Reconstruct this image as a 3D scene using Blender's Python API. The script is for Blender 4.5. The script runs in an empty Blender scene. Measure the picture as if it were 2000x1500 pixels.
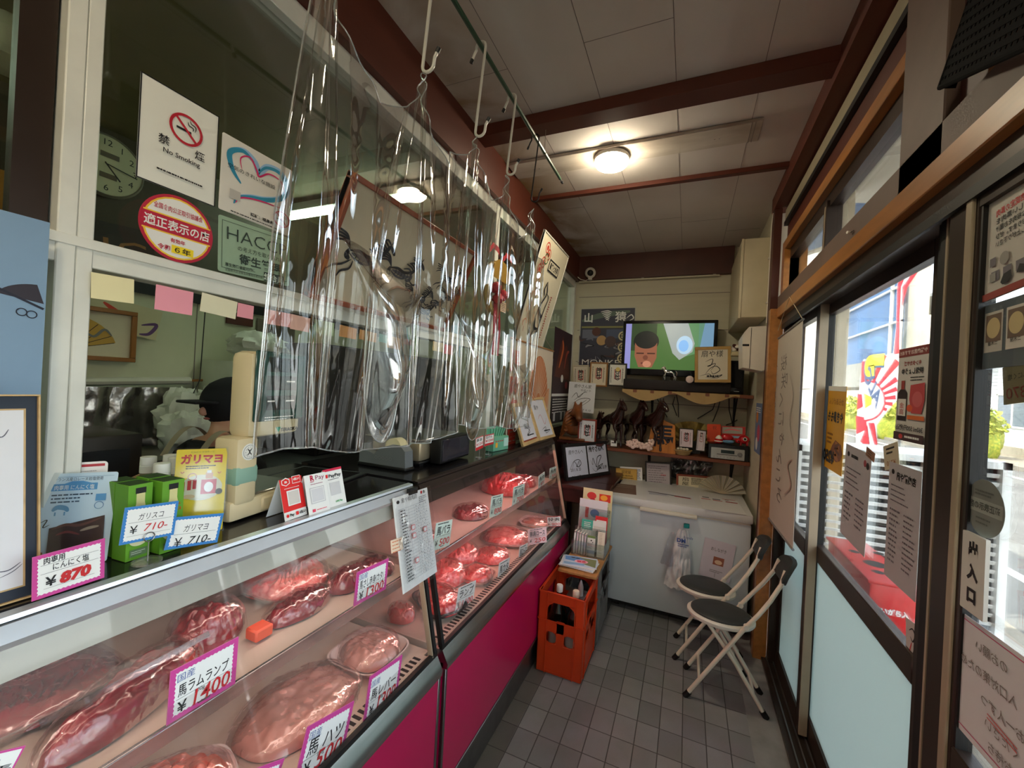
import bpy, bmesh, math, random
from mathutils import Vector, Matrix, noise
random.seed(7)
SC = bpy.context.scene
COL = SC.collection
PI = math.pi
V3 = Vector
# ------------------------------------------------------------------ camera
F = 800.0
_y, _p, _r = [math.radians(a) for a in (-23.224, 0.017, 3.06)]
CF = V3((math.sin(_y)*math.cos(_p), math.cos(_y)*math.cos(_p), math.sin(_p)))
_r0 = V3((math.cos(_y), -math.sin(_y), 0)); _u0 = _r0.cross(CF)
CR = _r0*math.cos(_r)+_u0*math.sin(_r)
CU = _u0*math.cos(_r)-_r0*math.sin(_r)
CAM = V3((0, 0, 1.55))
def ray(px, py): return CF*F + CR*(px-1000) - CU*(py-750)
def at(px, py, ax, val):
    """point of a real plane (axis ax = val) seen at a photograph pixel"""
    d = ray(px, py); t = (val-CAM[ax])/d[ax]
    return CAM + d*t
cd = bpy.data.cameras.new('camera'); cam = bpy.data.objects.new('camera', cd); COL.objects.link(cam)
cd.sensor_width = 36; cd.lens = F/2000*36; cd.clip_start = .02; cd.clip_end = 300
m = Matrix((CR, CU, -CF)).transposed().to_4x4(); m.translation = CAM
cam.matrix_world = m
SC.camera = cam
# ------------------------------------------------------------------ materials
def lin(c):
    out = []
    for v in c[:3]:
        v /= 255.0
        out.append(v/12.92 if v <= .04045 else ((v+.055)/1.055)**2.4)
    return (*out, 1.0)
_M = {}
def M(name, rgb=(200, 200, 200), rough=.5, metal=0.0, var=.06, scale=8.0, bump=0.0, bscale=60.0, spec=.5, emit=0.0, alpha=1.0, trans=0.0, coat=0.0, rgb2=None, stretch=None, ior=1.45):
    if name in _M: return _M[name]
    mt = bpy.data.materials.new(name); mt.use_nodes = True
    nt = mt.node_tree; N = nt.nodes; L = nt.links
    b = N['Principled BSDF']
    b.inputs['Roughness'].default_value = rough; b.inputs['Metallic'].default_value = metal
    b.inputs['Specular IOR Level'].default_value = spec; b.inputs['IOR'].default_value = ior
    b.inputs['Coat Weight'].default_value = coat
    b.inputs['Transmission Weight'].default_value = trans
    b.inputs['Alpha'].default_value = alpha
    c1 = lin(rgb); c2 = lin(rgb2) if rgb2 else tuple([x*(1-var*2) for x in c1[:3]]+[1])
    tc = N.new('ShaderNodeTexCoord'); mp = N.new('ShaderNodeMapping')
    if stretch: mp.inputs['Scale'].default_value = stretch
    L.new(tc.outputs['Object'], mp.inputs['Vector'])
    nz = N.new('ShaderNodeTexNoise'); nz.inputs['Scale'].default_value = scale; nz.inputs['Detail'].default_value = 4
    L.new(mp.outputs['Vector'], nz.inputs['Vector'])
    mx = N.new('ShaderNodeMix'); mx.data_type = 'RGBA'
    mx.inputs['A'].default_value = c1; mx.inputs['B'].default_value = c2
    rp = N.new('ShaderNodeMapRange'); rp.inputs['From Min'].default_value = .35; rp.inputs['From Max'].default_value = .7
    L.new(nz.outputs['Fac'], rp.inputs['Value']); L.new(rp.outputs['Result'], mx.inputs['Factor'])
    L.new(mx.outputs['Result'], b.inputs['Base Color'])
    if emit:
        L.new(mx.outputs['Result'], b.inputs['Emission Color']); b.inputs['Emission Strength'].default_value = emit
    if bump:
        n2 = N.new('ShaderNodeTexNoise'); n2.inputs['Scale'].default_value = bscale; n2.inputs['Detail'].default_value = 3
        L.new(mp.outputs['Vector'], n2.inputs['Vector'])
        bp = N.new('ShaderNodeBump'); bp.inputs['Strength'].default_value = bump; bp.inputs['Distance'].default_value = .004
        L.new(n2.outputs['Fac'], bp.inputs['Height']); L.new(bp.outputs['Normal'], b.inputs['Normal'])
    _M[name] = mt
    return mt
def paper(r, g, b, rough=.55):
    return M('print_%d_%d_%d_%d' % (r, g, b, int(rough*100)), (r, g, b), rough=rough, var=.01, scale=30)
def clear(name, rgb=(255, 255, 255), rough=.02, fac=.08, edge=.6, haze=0.0, bump=0.0, bscale=20, blend=.25, glint=(255, 255, 255)):
    """thin clear sheet: see-through with a mirror-like share that grows at grazing angles"""
    if name in _M: return _M[name]
    mt = bpy.data.materials.new(name); mt.use_nodes = True
    nt = mt.node_tree; N = nt.nodes; L = nt.links
    N.remove(N['Principled BSDF']); out = N['Material Output']
    tr = N.new('ShaderNodeBsdfTransparent'); tr.inputs['Color'].default_value = lin(rgb)
    gl = N.new('ShaderNodeBsdfGlossy'); gl.inputs['Roughness'].default_value = rough; gl.inputs['Color'].default_value = lin(glint)
    lw = N.new('ShaderNodeLayerWeight'); lw.inputs['Blend'].default_value = blend
    mr = N.new('ShaderNodeMapRange'); mr.inputs['To Min'].default_value = fac; mr.inputs['To Max'].default_value = edge
    L.new(lw.outputs['Fresnel'], mr.inputs['Value'])
    ms = N.new('ShaderNodeMixShader'); L.new(mr.outputs['Result'], ms.inputs['Fac']); L.new(tr.outputs[0], ms.inputs[1]); L.new(gl.outputs[0], ms.inputs[2])
    last = ms
    if haze:
        df = N.new('ShaderNodeBsdfDiffuse'); df.inputs['Color'].default_value = lin(rgb)
        tl = N.new('ShaderNodeBsdfTranslucent'); tl.inputs['Color'].default_value = lin(rgb)
        m3 = N.new('ShaderNodeMixShader'); L.new(df.outputs[0], m3.inputs[1]); L.new(tl.outputs[0], m3.inputs[2])
        m2 = N.new('ShaderNodeMixShader'); m2.inputs['Fac'].default_value = haze
        L.new(ms.outputs[0], m2.inputs[1]); L.new(m3.outputs[0], m2.inputs[2]); last = m2
    if bump:
        tc = N.new('ShaderNodeTexCoord'); nz = N.new('ShaderNodeTexNoise'); nz.inputs['Scale'].default_value = bscale
        L.new(tc.outputs['Object'], nz.inputs['Vector'])
        bp = N.new('ShaderNodeBump'); bp.inputs['Strength'].default_value = bump; bp.inputs['Distance'].default_value = .01
        L.new(nz.outputs['Fac'], bp.inputs['Height']); L.new(bp.outputs['Normal'], gl.inputs['Normal']); L.new(bp.outputs['Normal'], lw.inputs['Normal'])
    L.new(last.outputs[0], out.inputs['Surface'])
    _M[name] = mt
    return mt
# ------------------------------------------------------------------ text
_T = {}
def text_mesh(s, bold=0.0):
    k = (s, bold)
    if k in _T: return _T[k]
    c = bpy.data.curves.new('t', 'FONT'); c.body = s; c.resolution_u = 2; c.offset = bold; c.fill_mode = 'FRONT'
    o = bpy.data.objects.new('t', c); COL.objects.link(o)
    dg = bpy.context.evaluated_depsgraph_get()
    me = bpy.data.meshes.new_from_object(o.evaluated_get(dg))
    vs = [(v.co.x, v.co.y) for v in me.vertices]; fs = [tuple(p.vertices) for p in me.polygons]
    bpy.data.objects.remove(o); bpy.data.curves.remove(c); bpy.data.meshes.remove(me)
    x0 = min([v[0] for v in vs] or [0]); x1 = max([v[0] for v in vs] or [1])
    vs = [(v[0]-x0, v[1]) for v in vs]
    _T[k] = (vs, fs, x1-x0)
    return _T[k]
# ------------------------------------------------------------------ mesh builder
_LOC = {}
class MB:
    def __init__(s): s.v = []; s.f = []; s.fm = []; s.fs = []; s.mats = []
    def mi(s, mt):
        if mt not in s.mats: s.mats.append(mt)
        return s.mats.index(mt)
    def add(s, vs, fs, mt, smooth=False, T=None):
        o = len(s.v); i = s.mi(mt)
        for v in vs:
            v = V3(v)
            s.v.append(T @ v if T is not None else v)
        for f in fs:
            s.f.append(tuple(o+k for k in f)); s.fm.append(i); s.fs.append(smooth)
        return s
    def quad(s, pts, mt): return s.add(pts, [tuple(range(len(pts)))], mt)
    def box(s, x0, x1, y0, y1, z0, z1, mt, b=0.0, T=None):
        if b <= 0:
            vs = [(x, y, z) for z in (z0, z1) for y in (y0, y1) for x in (x0, x1)]
            fs = [(0, 2, 3, 1), (4, 5, 7, 6), (0, 1, 5, 4), (2, 6, 7, 3), (0, 4, 6, 2), (1, 3, 7, 5)]
            return s.add(vs, fs, mt, T=T)
        b = min(b, (x1-x0)*.45, (y1-y0)*.45, (z1-z0)*.45)
        bm = bmesh.new(); bmesh.ops.create_cube(bm, size=1)
        for v in bm.verts: v.co = V3(((x0+x1)/2+v.co.x*(x1-x0), (y0+y1)/2+v.co.y*(y1-y0), (z0+z1)/2+v.co.z*(z1-z0)))
        bmesh.ops.bevel(bm, geom=bm.edges[:], offset=b, segments=2 if b > .004 else 1, affect='EDGES', profile=.5)
        bm.verts.index_update()
        s.add([v.co.copy() for v in bm.verts], [[v.index for v in f.verts] for f in bm.faces], mt, smooth=True, T=T); bm.free()
        return s
    def beam(s, a, b, w, h, mt, up=(0, 0, 1), bev=0.0):
        """box from a to b, w wide across, h along up"""
        a = V3(a); b = V3(b); d = (b-a); L = d.length; d.normalize(); u = V3(up); sd = d.cross(u).normalized(); u = sd.cross(d)
        T = Matrix((d, sd, u)).transposed().to_4x4(); T.translation = a
        return s.box(0, L, -w/2, w/2, -h/2, h/2, mt, b=bev, T=T)
    def tube(s, pts, r, mt, n=8, closed=False, caps=True, radii=None, flat=1.0):
        pts = [V3(p) for p in pts]; k = len(pts)
        if k < 2: return s
        tans = []
        for i in range(k):
            if closed: t = pts[(i+1) % k]-pts[i-1]
            else: t = pts[min(i+1, k-1)]-pts[max(i-1, 0)]
            tans.append(t.normalized() if t.length > 1e-9 else V3((0, 0, 1)))
        ref = V3((0, 0, 1)) if abs(tans[0].z) < .9 else V3((1, 0, 0))
        nrm = (ref-tans[0]*ref.dot(tans[0])).normalized(); vs = []; fs = []
        for i in range(k):
            nrm = nrm-tans[i]*nrm.dot(tans[i])
            nrm = nrm.normalized() if nrm.length > 1e-6 else tans[i].orthogonal().normalized()
            bn = tans[i].cross(nrm); rr = radii[i] if radii else r
            for j in range(n):
                a = 2*PI*j/n
                vs.append(pts[i]+nrm*math.cos(a)*rr*flat+bn*math.sin(a)*rr)
        m = k if closed else k-1
        for i in range(m):
            i2 = (i+1) % k
            for j in range(n):
                j2 = (j+1) % n
                fs.append((i*n+j, i*n+j2, i2*n+j2, i2*n+j))
        if caps and not closed:
            fs.append(tuple(range(n))[::-1]); fs.append(tuple(range((k-1)*n, k*n)))
        return s.add(vs, fs, mt, smooth=True)
    def lathe(s, prof, mt, o=(0, 0, 0), n=20, T=None, sx=1.0, sy=1.0):
        vs = []; fs = []; k = len(prof); T0 = Matrix.Translation(V3(o)); T = T0 if T is None else T @ T0
        for r, z in prof:
            for j in range(n):
                a = 2*PI*j/n; vs.append((r*math.cos(a)*sx, r*math.sin(a)*sy, z))
        for i in range(k-1):
            for j in range(n):
                j2 = (j+1) % n; fs.append((i*n+j, i*n+j2, (i+1)*n+j2, (i+1)*n+j))
        if prof[0][0] > 1e-5: fs.append(tuple(range(n))[::-1])
        if prof[-1][0] > 1e-5: fs.append(tuple(range((k-1)*n, k*n)))
        return s.add(vs, fs, mt, smooth=True, T=T)
    def grid(s, fn, nu, nv, mt, smooth=True, T=None):
        vs = [fn(i/nu, j/nv) for j in range(nv+1) for i in range(nu+1)]
        fs = [(j*(nu+1)+i, j*(nu+1)+i+1, (j+1)*(nu+1)+i+1, (j+1)*(nu+1)+i) for j in range(nv) for i in range(nu)]
        return s.add(vs, fs, mt, smooth=smooth, T=T)
    def prism(s, prof, a, b, mt, smooth=False):
        """profile of (x,z) extruded along y from a to b"""
        n = len(prof)
        vs = [(x, a, z) for x, z in prof]+[(x, b, z) for x, z in prof]
        fs = [(i, (i+1) % n, n+(i+1) % n, n+i) for i in range(n)]+[tuple(range(n))[::-1], tuple(range(n, 2*n))]
        return s.add(vs, fs, mt, smooth=smooth)
    def blob(s, c, r, mt, seed=0, amp=.25, fr=2.5, n=16, T=None, ridge=0.0, rf=9.0):
        vs = []; fs = []; sd = V3((seed*3.7, seed*1.3, seed*7.1))
        for j in range(n+1):
            ph = PI*j/n
            for i in range(n*2):
                th = PI*i/n
                d = V3((math.sin(ph)*math.cos(th), math.sin(ph)*math.sin(th), math.cos(ph)))
                k = 1+amp*noise.noise(d*fr+sd)+amp*.4*noise.noise(d*fr*2.7+sd)
                if ridge: k += ridge*(1-abs(noise.noise(d*rf*.5+sd))*4)
                vs.append((c[0]+d.x*r[0]*k, c[1]+d.y*r[1]*k, c[2]+d.z*r[2]*k))
        w = n*2
        for j in range(n):
            for i in range(w): fs.append((j*w+i, (j+1)*w+i, (j+1)*w+(i+1) % w, j*w+(i+1) % w))
        return s.add(vs, fs, mt, smooth=True, T=T)
    def build(s, name, parent=None, label=None, cat=None, group=None, kind=None, origin=None, angle=40, recalc=True, copyloc=False):
        if parent is None:
            if origin is None:
                xs = [v.x for v in s.v]; ys = [v.y for v in s.v]; zs = [v.z for v in s.v]
                origin = V3(((min(xs)+max(xs))/2, (min(ys)+max(ys))/2, min(zs)))
            off = V3(origin)
        else: off = _LOC[parent.name]
        me = bpy.data.meshes.new(name)
        me.from_pydata([v-off for v in s.v], [], s.f)
        for mt in s.mats: me.materials.append(mt)
        me.polygons.foreach_set('material_index', s.fm); me.polygons.foreach_set('use_smooth', s.fs)
        if recalc and len(s.v) < 60000 and not getattr(s, 'noflip', False):
            bm = bmesh.new(); bm.from_mesh(me); bmesh.ops.recalc_face_normals(bm, faces=bm.faces[:]); bm.to_mesh(me); bm.free()
        me.update()
        try: me.set_sharp_from_angle(angle=math.radians(angle))
        except Exception: pass
        o = bpy.data.objects.new(name, me); COL.objects.link(o)
        if parent is None: o.location = off
        else: o.parent = parent
        _LOC[o.name] = off
        tag(o, label, cat, group, kind)
        return o
def tag(o, label=None, cat=None, group=None, kind=None):
    if label: o['label'] = label
    if cat: o['category'] = cat
    if group: o['group'] = group
    if kind: o['kind'] = kind
    return o
def thing(name, label, cat, loc=(0, 0, 0), group=None, kind=None):
    o = bpy.data.objects.new(name, None); COL.objects.link(o); o.location = loc; o.empty_display_size = .05
    _LOC[o.name] = V3(loc)
    return tag(o, label, cat, group, kind)
def struct(mb, name, parent=None):
    return mb.build(name, parent, kind=None if parent else 'structure')
def dup(root, loc, rotz=None, label=None, group=None):
    def cp(o, par):
        c = o.copy(); COL.objects.link(c)
        if par: c.parent = par
        for ch in list(o.children): cp(ch, c)
        return c
    r = cp(root, None); r.location = loc
    if rotz is not None: r.rotation_euler = (0, 0, rotz)
    if label: r['label'] = label
    if group: r['group'] = group
    _LOC[r.name] = V3(loc)
    return r
# ------------------------------------------------------------------ flat printed things
class Card:
    """sheet in its own plane; O lower-left corner, U across, V up. drawing coordinates: x 0..100 across, y down, same unit"""
    def __init__(s, O, U, V, w, h, th=.0012, back=None, face=None, r=0.0):
        s.O = V3(O); s.U = V3(U).normalized(); s.V = V3(V).normalized(); s.w = w; s.h = h
        s.N = s.U.cross(s.V).normalized(); s.k = w/100.0; s.H = h/s.k; s.mb = MB(); s.mb.noflip = True; s.z = .0003; s.th = th
        face = face or paper(238, 236, 230); back = back or face
        s.face = face
        T = Matrix((s.U, s.V, s.N)).transposed().to_4x4(); T.translation = s.O
        s.T = T
        if r > 0:
            pts = []
            for cx, cy, a0 in ((w-r, r, -PI/2), (w-r, h-r, 0), (r, h-r, PI/2), (r, r, PI)):
                nq = 12 if r > .03 else 5
                for q in range(nq):
                    a = a0+q*PI/2/(nq-1); pts.append((cx+math.cos(a)*r, cy+math.sin(a)*r))
        else: pts = [(0, 0), (w, 0), (w, h), (0, h)]
        n = len(pts)
        s.mb.add([(x, y, 0) for x, y in pts]+[(x, y, -th) for x, y in pts],
                 [tuple(range(n)), tuple(range(n, 2*n))[::-1]]+[((i+1) % n, i, n+i, n+(i+1) % n) for i in range(n)], back, T=T)
        s.mb.add([(x, y, .0001) for x, y in pts], [tuple(range(n))], face, T=T)
    ys = 1.0
    def P(s, x, y): return (x*s.k, s.h-y*s.k*s.ys, s.z)
    def design(s, H): s.ys = s.H/H; return H
    def up(s): s.z += .0002; return s
    def rect(s, x, y, w, h, mt):
        s.up(); s.mb.add([s.P(x, y+h), s.P(x+w, y+h), s.P(x+w, y), s.P(x, y)], [(0, 1, 2, 3)], mt, T=s.T); return s
    def poly(s, pts, mt):
        s.up(); s.mb.add([s.P(*p) for p in pts], [tuple(range(len(pts)))], mt, T=s.T); return s
    def disc(s, cx, cy, r, mt, ry=None, n=28):
        ry = ry or r
        return s.poly([(cx+r*math.cos(2*PI*i/n), cy-ry*math.sin(2*PI*i/n)) for i in range(n)], mt)
    def line(s, pts, w, mt, taper=False):
        s.up(); n = len(pts); L = []; R = []
        for i in range(n):
            a = pts[max(i-1, 0)]; b = pts[min(i+1, n-1)]; dx = b[0]-a[0]; dy = b[1]-a[1]; d = math.hypot(dx, dy) or 1
            ww = w/2*(math.sin(PI*(i+.6)/(n+.2))**.6 if taper else 1)
            L.append((pts[i][0]-dy/d*ww, pts[i][1]+dx/d*ww)); R.append((pts[i][0]+dy/d*ww, pts[i][1]-dx/d*ww))
        s.mb.add([s.P(*p) for p in L]+[s.P(*p) for p in R], [(i, i+1, n+i+1, n+i) for i in range(n-1)], mt, T=s.T); return s
    def ring(s, cx, cy, r, w, mt, ry=None, a0=0, a1=2*PI, n=32):
        ry = ry or r
        return s.line([(cx+r*math.cos(a0+(a1-a0)*i/n), cy-ry*math.sin(a0+(a1-a0)*i/n)) for i in range(n+1)], w, mt)
    def curve(s, pts, w, mt, n=6, taper=True):
        out = []
        P = [pts[0]]+list(pts)+[pts[-1]]
        for i in range(1, len(P)-2):
            for q in range(n):
                t = q/n
                out.append(tuple(.5*((2*P[i][a])+(-P[i-1][a]+P[i+1][a])*t+(2*P[i-1][a]-5*P[i][a]+4*P[i+1][a]-P[i+2][a])*t*t+(-P[i-1][a]+3*P[i][a]-3*P[i+1][a]+P[i+2][a])*t**3) for a in (0, 1)))
        out.append(tuple(pts[-1]))
        return s.line(out, w, mt, taper)
    def text(s, str_, x, y, size, mt, align='L', bold=0.0, rot=0.0, shear=0.0, fit=None, mirror=False, vert=False, sq=1.0):
        """x,y = left end of baseline (or centre); size = em height in card units; fit = total width"""
        if vert:
            for i, ch in enumerate(str_): s.text(ch, x, y+i*size*1.05, size, mt, 'C', bold)
            return s
        s.up(); vs, fs, w = text_mesh(str_, bold)
        if not vs: return s
        sx = size*sq
        if fit: sx = fit/max(w, .01)
        ox = {'L': 0, 'C': -w*sx/2, 'R': -w*sx}[align]
        c, sn = math.cos(math.radians(rot)), math.sin(math.radians(rot)); out = []
        for vx, vy in vs:
            a = ox+vx*sx; b = vy*size; a += b*shear
            if mirror: a = -a if align == 'C' else (w*sx-a)
            out.append(s.P(x+a*c-b*sn, y-(a*sn+b*c)))
        s.mb.add(out, fs, mt, T=s.T); return s
    def smalls(s, x, y, w, n, dy, mt, lh=1.0, seed=1, gap=.25, seg=3.0, indent=0):
        """rows of print too small to read: short dashes"""
        rnd = random.Random(seed); s.up(); vs = []; fs = []
        for i in range(n):
            cx = x+indent*rnd.random(); yy = y+i*dy; end = x+w*(.65+.35*rnd.random())
            while cx < end:
                l = seg*(.4+rnd.random())
                q = len(vs); l2 = min(l, max(.3, end-cx))
                vs += [s.P(cx, yy+lh), s.P(cx+l2, yy+lh), s.P(cx+l2, yy), s.P(cx, yy)]; fs.append((q, q+1, q+2, q+3))
                cx += l+seg*gap*(.5+rnd.random())
        s.mb.add(vs, fs, mt, T=s.T); return s
    def zig(s, m, mt, n=14):
        """white inner label with a pinked edge, margin m"""
        w, h = 100-2*m, s.H-2*m; ny = max(3, int(n*h/w)); pts = []; t = 1.6
        for i in range(n): pts += [(m+w*i/n, m), (m+w*(i+.5)/n, m+t)]
        for i in range(ny): pts += [(m+w, m+h*i/ny), (m+w-t, m+h*(i+.5)/ny)]
        for i in range(n): pts += [(m+w-w*i/n, m+h), (m+w-w*(i+.5)/n, m+h-t)]
        for i in range(ny): pts += [(m, m+h-h*i/ny), (m+t, m+h-h*(i+.5)/ny)]
        return s.poly(pts, mt)
    def frame(s, m, d, mt):
        """raised frame bars, m wide (card units), d deep (m)"""
        k = s.k; w, h = s.w, s.h; mm = m*k
        for x0, x1, y0, y1 in ((0, w, 0, mm), (0, w, h-mm, h), (0, mm, mm, h-mm), (w-mm, w, mm, h-mm)):
            s.mb.box(x0, x1, y0, y1, -s.th, d, mt, b=min(.002, mm*.2), T=s.T)
        return s
    def sleeve(s, mt, e=2.0, d=.0015):
        s.mb.add([(-e*s.k, -e*s.k, d+s.z), (s.w+e*s.k, -e*s.k, d+s.z), (s.w+e*s.k, s.h+e*s.k, d+s.z), (-e*s.k, s.h+e*s.k, d+s.z)], [(0, 1, 2, 3)], mt, T=s.T); return s
    def done(s, name, parent=None, label=None, cat=None, group=None, **k):
        return s.mb.build(name, parent, label, cat, group, recalc=False, **k)
def on_plane(TL, TR, BL, ax, val, inward=0, **k):
    """card flat on a wall plane from three photographed corners"""
    a = at(*TL, ax, val); b = at(*TR, ax, val); c = at(*BL, ax, val)
    U = b-a; w = U.length; U.normalize(); V = (a-c); V = V-U*V.dot(U); h = V.length
    V.normalize(); O = a-V*h
    return Card(O, U, V, w, h, **k)
def stand(BL, BR, TL, z, lean=12, **k):
    """card standing on level z, leaning back; bottom corners and top-left corner as photographed"""
    a = at(*BL, 2, z); b = at(*BR, 2, z); U = (b-a).normalized(); N = U.cross(V3((0, 0, 1))).normalized()
    l = math.radians(lean); V = V3((0, 0, 1))*math.cos(l)-N*math.sin(l); n = U.cross(V)
    d = ray(*TL); t = (a-CAM).dot(n)/d.dot(n); p = CAM+d*t
    return Card(a, U, V, (b-a).length, (p-a).dot(V), **k)
def upright(x, y, z, w, h, ang, lean=0, **k):
    """card standing at a centre point, facing direction `ang` (degrees, 0 = towards -Y), leaning back"""
    f = math.radians(ang); U = V3((math.cos(f), math.sin(f), 0)); N = V3((math.sin(f), -math.cos(f), 0)); l = math.radians(lean)
    V = V3((0, 0, 1))*math.cos(l)-N*math.sin(l)
    return Card(V3((x, y, z))-U*w/2, U, V, w, h, **k)
WHITE = paper(240, 239, 236); INK = paper(25, 24, 26); RED = paper(200, 40, 45); BLUE = paper(45, 80, 150); MAG = paper(205, 70, 150)
# ------------------------------------------------------------------ setting materials
def tiles(name):
    mt = M(name, (92, 92, 94), rough=.5, var=.12, scale=30, bump=.35, bscale=180)
    nt = mt.node_tree; N = nt.nodes; L = nt.links; b = N['Principled BSDF']
    tc = N.new('ShaderNodeTexCoord'); mp = N.new('ShaderNodeMapping'); mp.inputs['Location'].default_value = (.044, -.035, 0)
    L.new(tc.outputs['Object'], mp.inputs['Vector'])
    bk = N.new('ShaderNodeTexBrick'); bk.offset = 0; bk.inputs['Scale'].default_value = 1
    bk.inputs['Brick Width'].default_value = .098; bk.inputs['Row Height'].default_value = .143
    bk.inputs['Mortar Size'].default_value = .0025; bk.inputs['Mortar Smooth'].default_value = .3
    bk.inputs['Color1'].default_value = lin((122, 123, 130)); bk.inputs['Color2'].default_value = lin((102, 103, 110)); bk.inputs['Mortar'].default_value = lin((66, 65, 66))
    L.new(mp.outputs['Vector'], bk.inputs['Vector'])
    nz = N.new('ShaderNodeTexNoise'); nz.inputs['Scale'].default_value = 5; nz.inputs['Detail'].default_value = 6
    L.new(tc.outputs['Object'], nz.inputs['Vector'])
    mx = N.new('ShaderNodeMix'); mx.data_type = 'RGBA'; mx.blend_type = 'MULTIPLY'; mx.inputs['Factor'].default_value = .55
    L.new(bk.outputs['Color'], mx.inputs['A']); L.new(nz.outputs['Color'], mx.inputs['B'])
    # brownish tiles along the counter foot
    sx = N.new('ShaderNodeSeparateXYZ'); L.new(tc.outputs['Object'], sx.inputs[0])
    lt = N.new('ShaderNodeMath'); lt.operation = 'LESS_THAN'; lt.inputs[1].default_value = -.635; L.new(sx.outputs['X'], lt.inputs[0])
    m2 = N.new('ShaderNodeMix'); m2.data_type = 'RGBA'; m2.blend_type = 'MULTIPLY'; m2.inputs['B'].default_value = lin((205, 185, 160))
    L.new(lt.outputs[0], m2.inputs['Factor']); L.new(mx.outputs['Result'], m2.inputs['A'])
    hs = N.new('ShaderNodeHueSaturation'); hs.inputs['Saturation'].default_value = .35; hs.inputs['Value'].default_value = 1.45
    hs2 = N.new('ShaderNodeHueSaturation'); hs2.inputs['Saturation'].default_value = .35; hs2.inputs['Value'].default_value = 1.45
    L.new(m2.outputs['Result'], hs.inputs['Color']); L.new(hs.outputs['Color'], b.inputs['Base Color'])
    bp = N.new('ShaderNodeBump'); bp.inputs['Distance'].default_value = .004; bp.inputs['Strength'].default_value = .6; bp.invert = True
    L.new(bk.outputs['Fac'], bp.inputs['Height'])
    old = b.inputs['Normal'].links[0].from_node; L.new(old.outputs['Normal'], bp.inputs['Normal']); L.new(bp.outputs['Normal'], b.inputs['Normal'])
    return mt
mTile = tiles('floor_tiles')
mConc = M('grey_concrete', (140, 139, 138), rough=.6, var=.15, scale=9, bump=.2)
def ceiling_mat():
    mt = M('ceiling_board', (214, 205, 198), rough=.75, var=.04, scale=3, bump=.15, bscale=300)
    nt = mt.node_tree; N = nt.nodes; L = nt.links; b = N['Principled BSDF']
    tc = N.new('ShaderNodeTexCoord'); sp = N.new('ShaderNodeSeparateXYZ'); L.new(tc.outputs['Object'], sp.inputs[0])
    # water stains: towards the counter side
    mr = N.new('ShaderNodeMapRange'); mr.inputs['From Min'].default_value = -.62; mr.inputs['From Max'].default_value = -1.0
    L.new(sp.outputs['X'], mr.inputs['Value'])
    nz = N.new('ShaderNodeTexNoise'); nz.inputs['Scale'].default_value = 2.6; nz.inputs['Detail'].default_value = 7; nz.inputs['Distortion'].default_value = .6
    L.new(tc.outputs['Object'], nz.inputs['Vector'])
    r2 = N.new('ShaderNodeMapRange'); r2.inputs['From Min'].default_value = .36; r2.inputs['From Max'].default_value = .56; L.new(nz.outputs['Fac'], r2.inputs['Value'])
    mu = N.new('ShaderNodeMath'); mu.operation = 'MULTIPLY'; L.new(mr.outputs[0], mu.inputs[0]); L.new(r2.outputs[0], mu.inputs[1])
    mx = N.new('ShaderNodeMix'); mx.data_type = 'RGBA'; mx.inputs['B'].default_value = lin((142, 112, 70))
    old = b.inputs['Base Color'].links[0].from_socket
    L.new(old, mx.inputs['A']); L.new(mu.outputs[0], mx.inputs['Factor']); L.new(mx.outputs['Result'], b.inputs['Base Color'])
    return mt
mCeil = ceiling_mat()
mSeam = M('ceiling_seam', (128, 118, 112), rough=.9)
mBrown = M('brown_painted_wood', (92, 42, 28), rough=.5, var=.12, scale=6, stretch=(1, .2, 1), bump=.1)
mDark = M('dark_brown_board', (80, 38, 27), rough=.5, var=.15, scale=5)
mGreyBrown = M('grey_brown_post', (112, 92, 82), rough=.6, var=.1, scale=6)
mOrange = M('varnished_orange_wood', (178, 118, 60), rough=.35, var=.14, scale=10, stretch=(3, .4, 3), coat=.3)
mBeige = M('beige_wall_board', (205, 198, 174), rough=.6, var=.04, scale=4, stretch=(.3, 1, 6))
mStrip = M('beige_strip', (165, 155, 130), rough=.6)
mWhiteAl = M('white_aluminium', (226, 226, 218), rough=.35, var=.05, scale=14, spec=.6)
mBronze = M('bronze_aluminium', (58, 46, 40), rough=.35, metal=.35, var=.06)
mBlack = M('black_rubber', (14, 13, 14), rough=.5)
mTan = M('tan_aluminium_edge', (172, 156, 134), rough=.4, metal=.2)  # on door stiles this tan paints in the light on their edges
mSteel = M('stainless_steel', (205, 206, 206), rough=.22, metal=1.0, var=.05, scale=20, stretch=(8, .4, 8))
mSteelR = M('brushed_steel_dull', (150, 150, 150), rough=.4, metal=1.0, var=.1, scale=12)
mKWall = M('pale_green_kitchen_wall', (196, 198, 168), rough=.6, var=.08, scale=2.5)
mKDark = M('kitchen_dark_board', (66, 54, 36), rough=.6, var=.1, scale=2)
mGlass = clear('window_glass', (250, 252, 250), rough=.01, fac=.02, edge=.55, blend=.28)
mDoorG = clear('door_glass', (226, 229, 228), rough=.01, fac=.02, edge=.5, blend=.28)
mCase = clear('case_glass', (252, 250, 248), rough=.03, fac=.03, edge=.6, blend=.3, haze=.02)
mFrost = clear('frosted_glass', (184, 196, 192), rough=.25, fac=.05, edge=.4, haze=.93, bump=.5, bscale=260)
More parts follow.
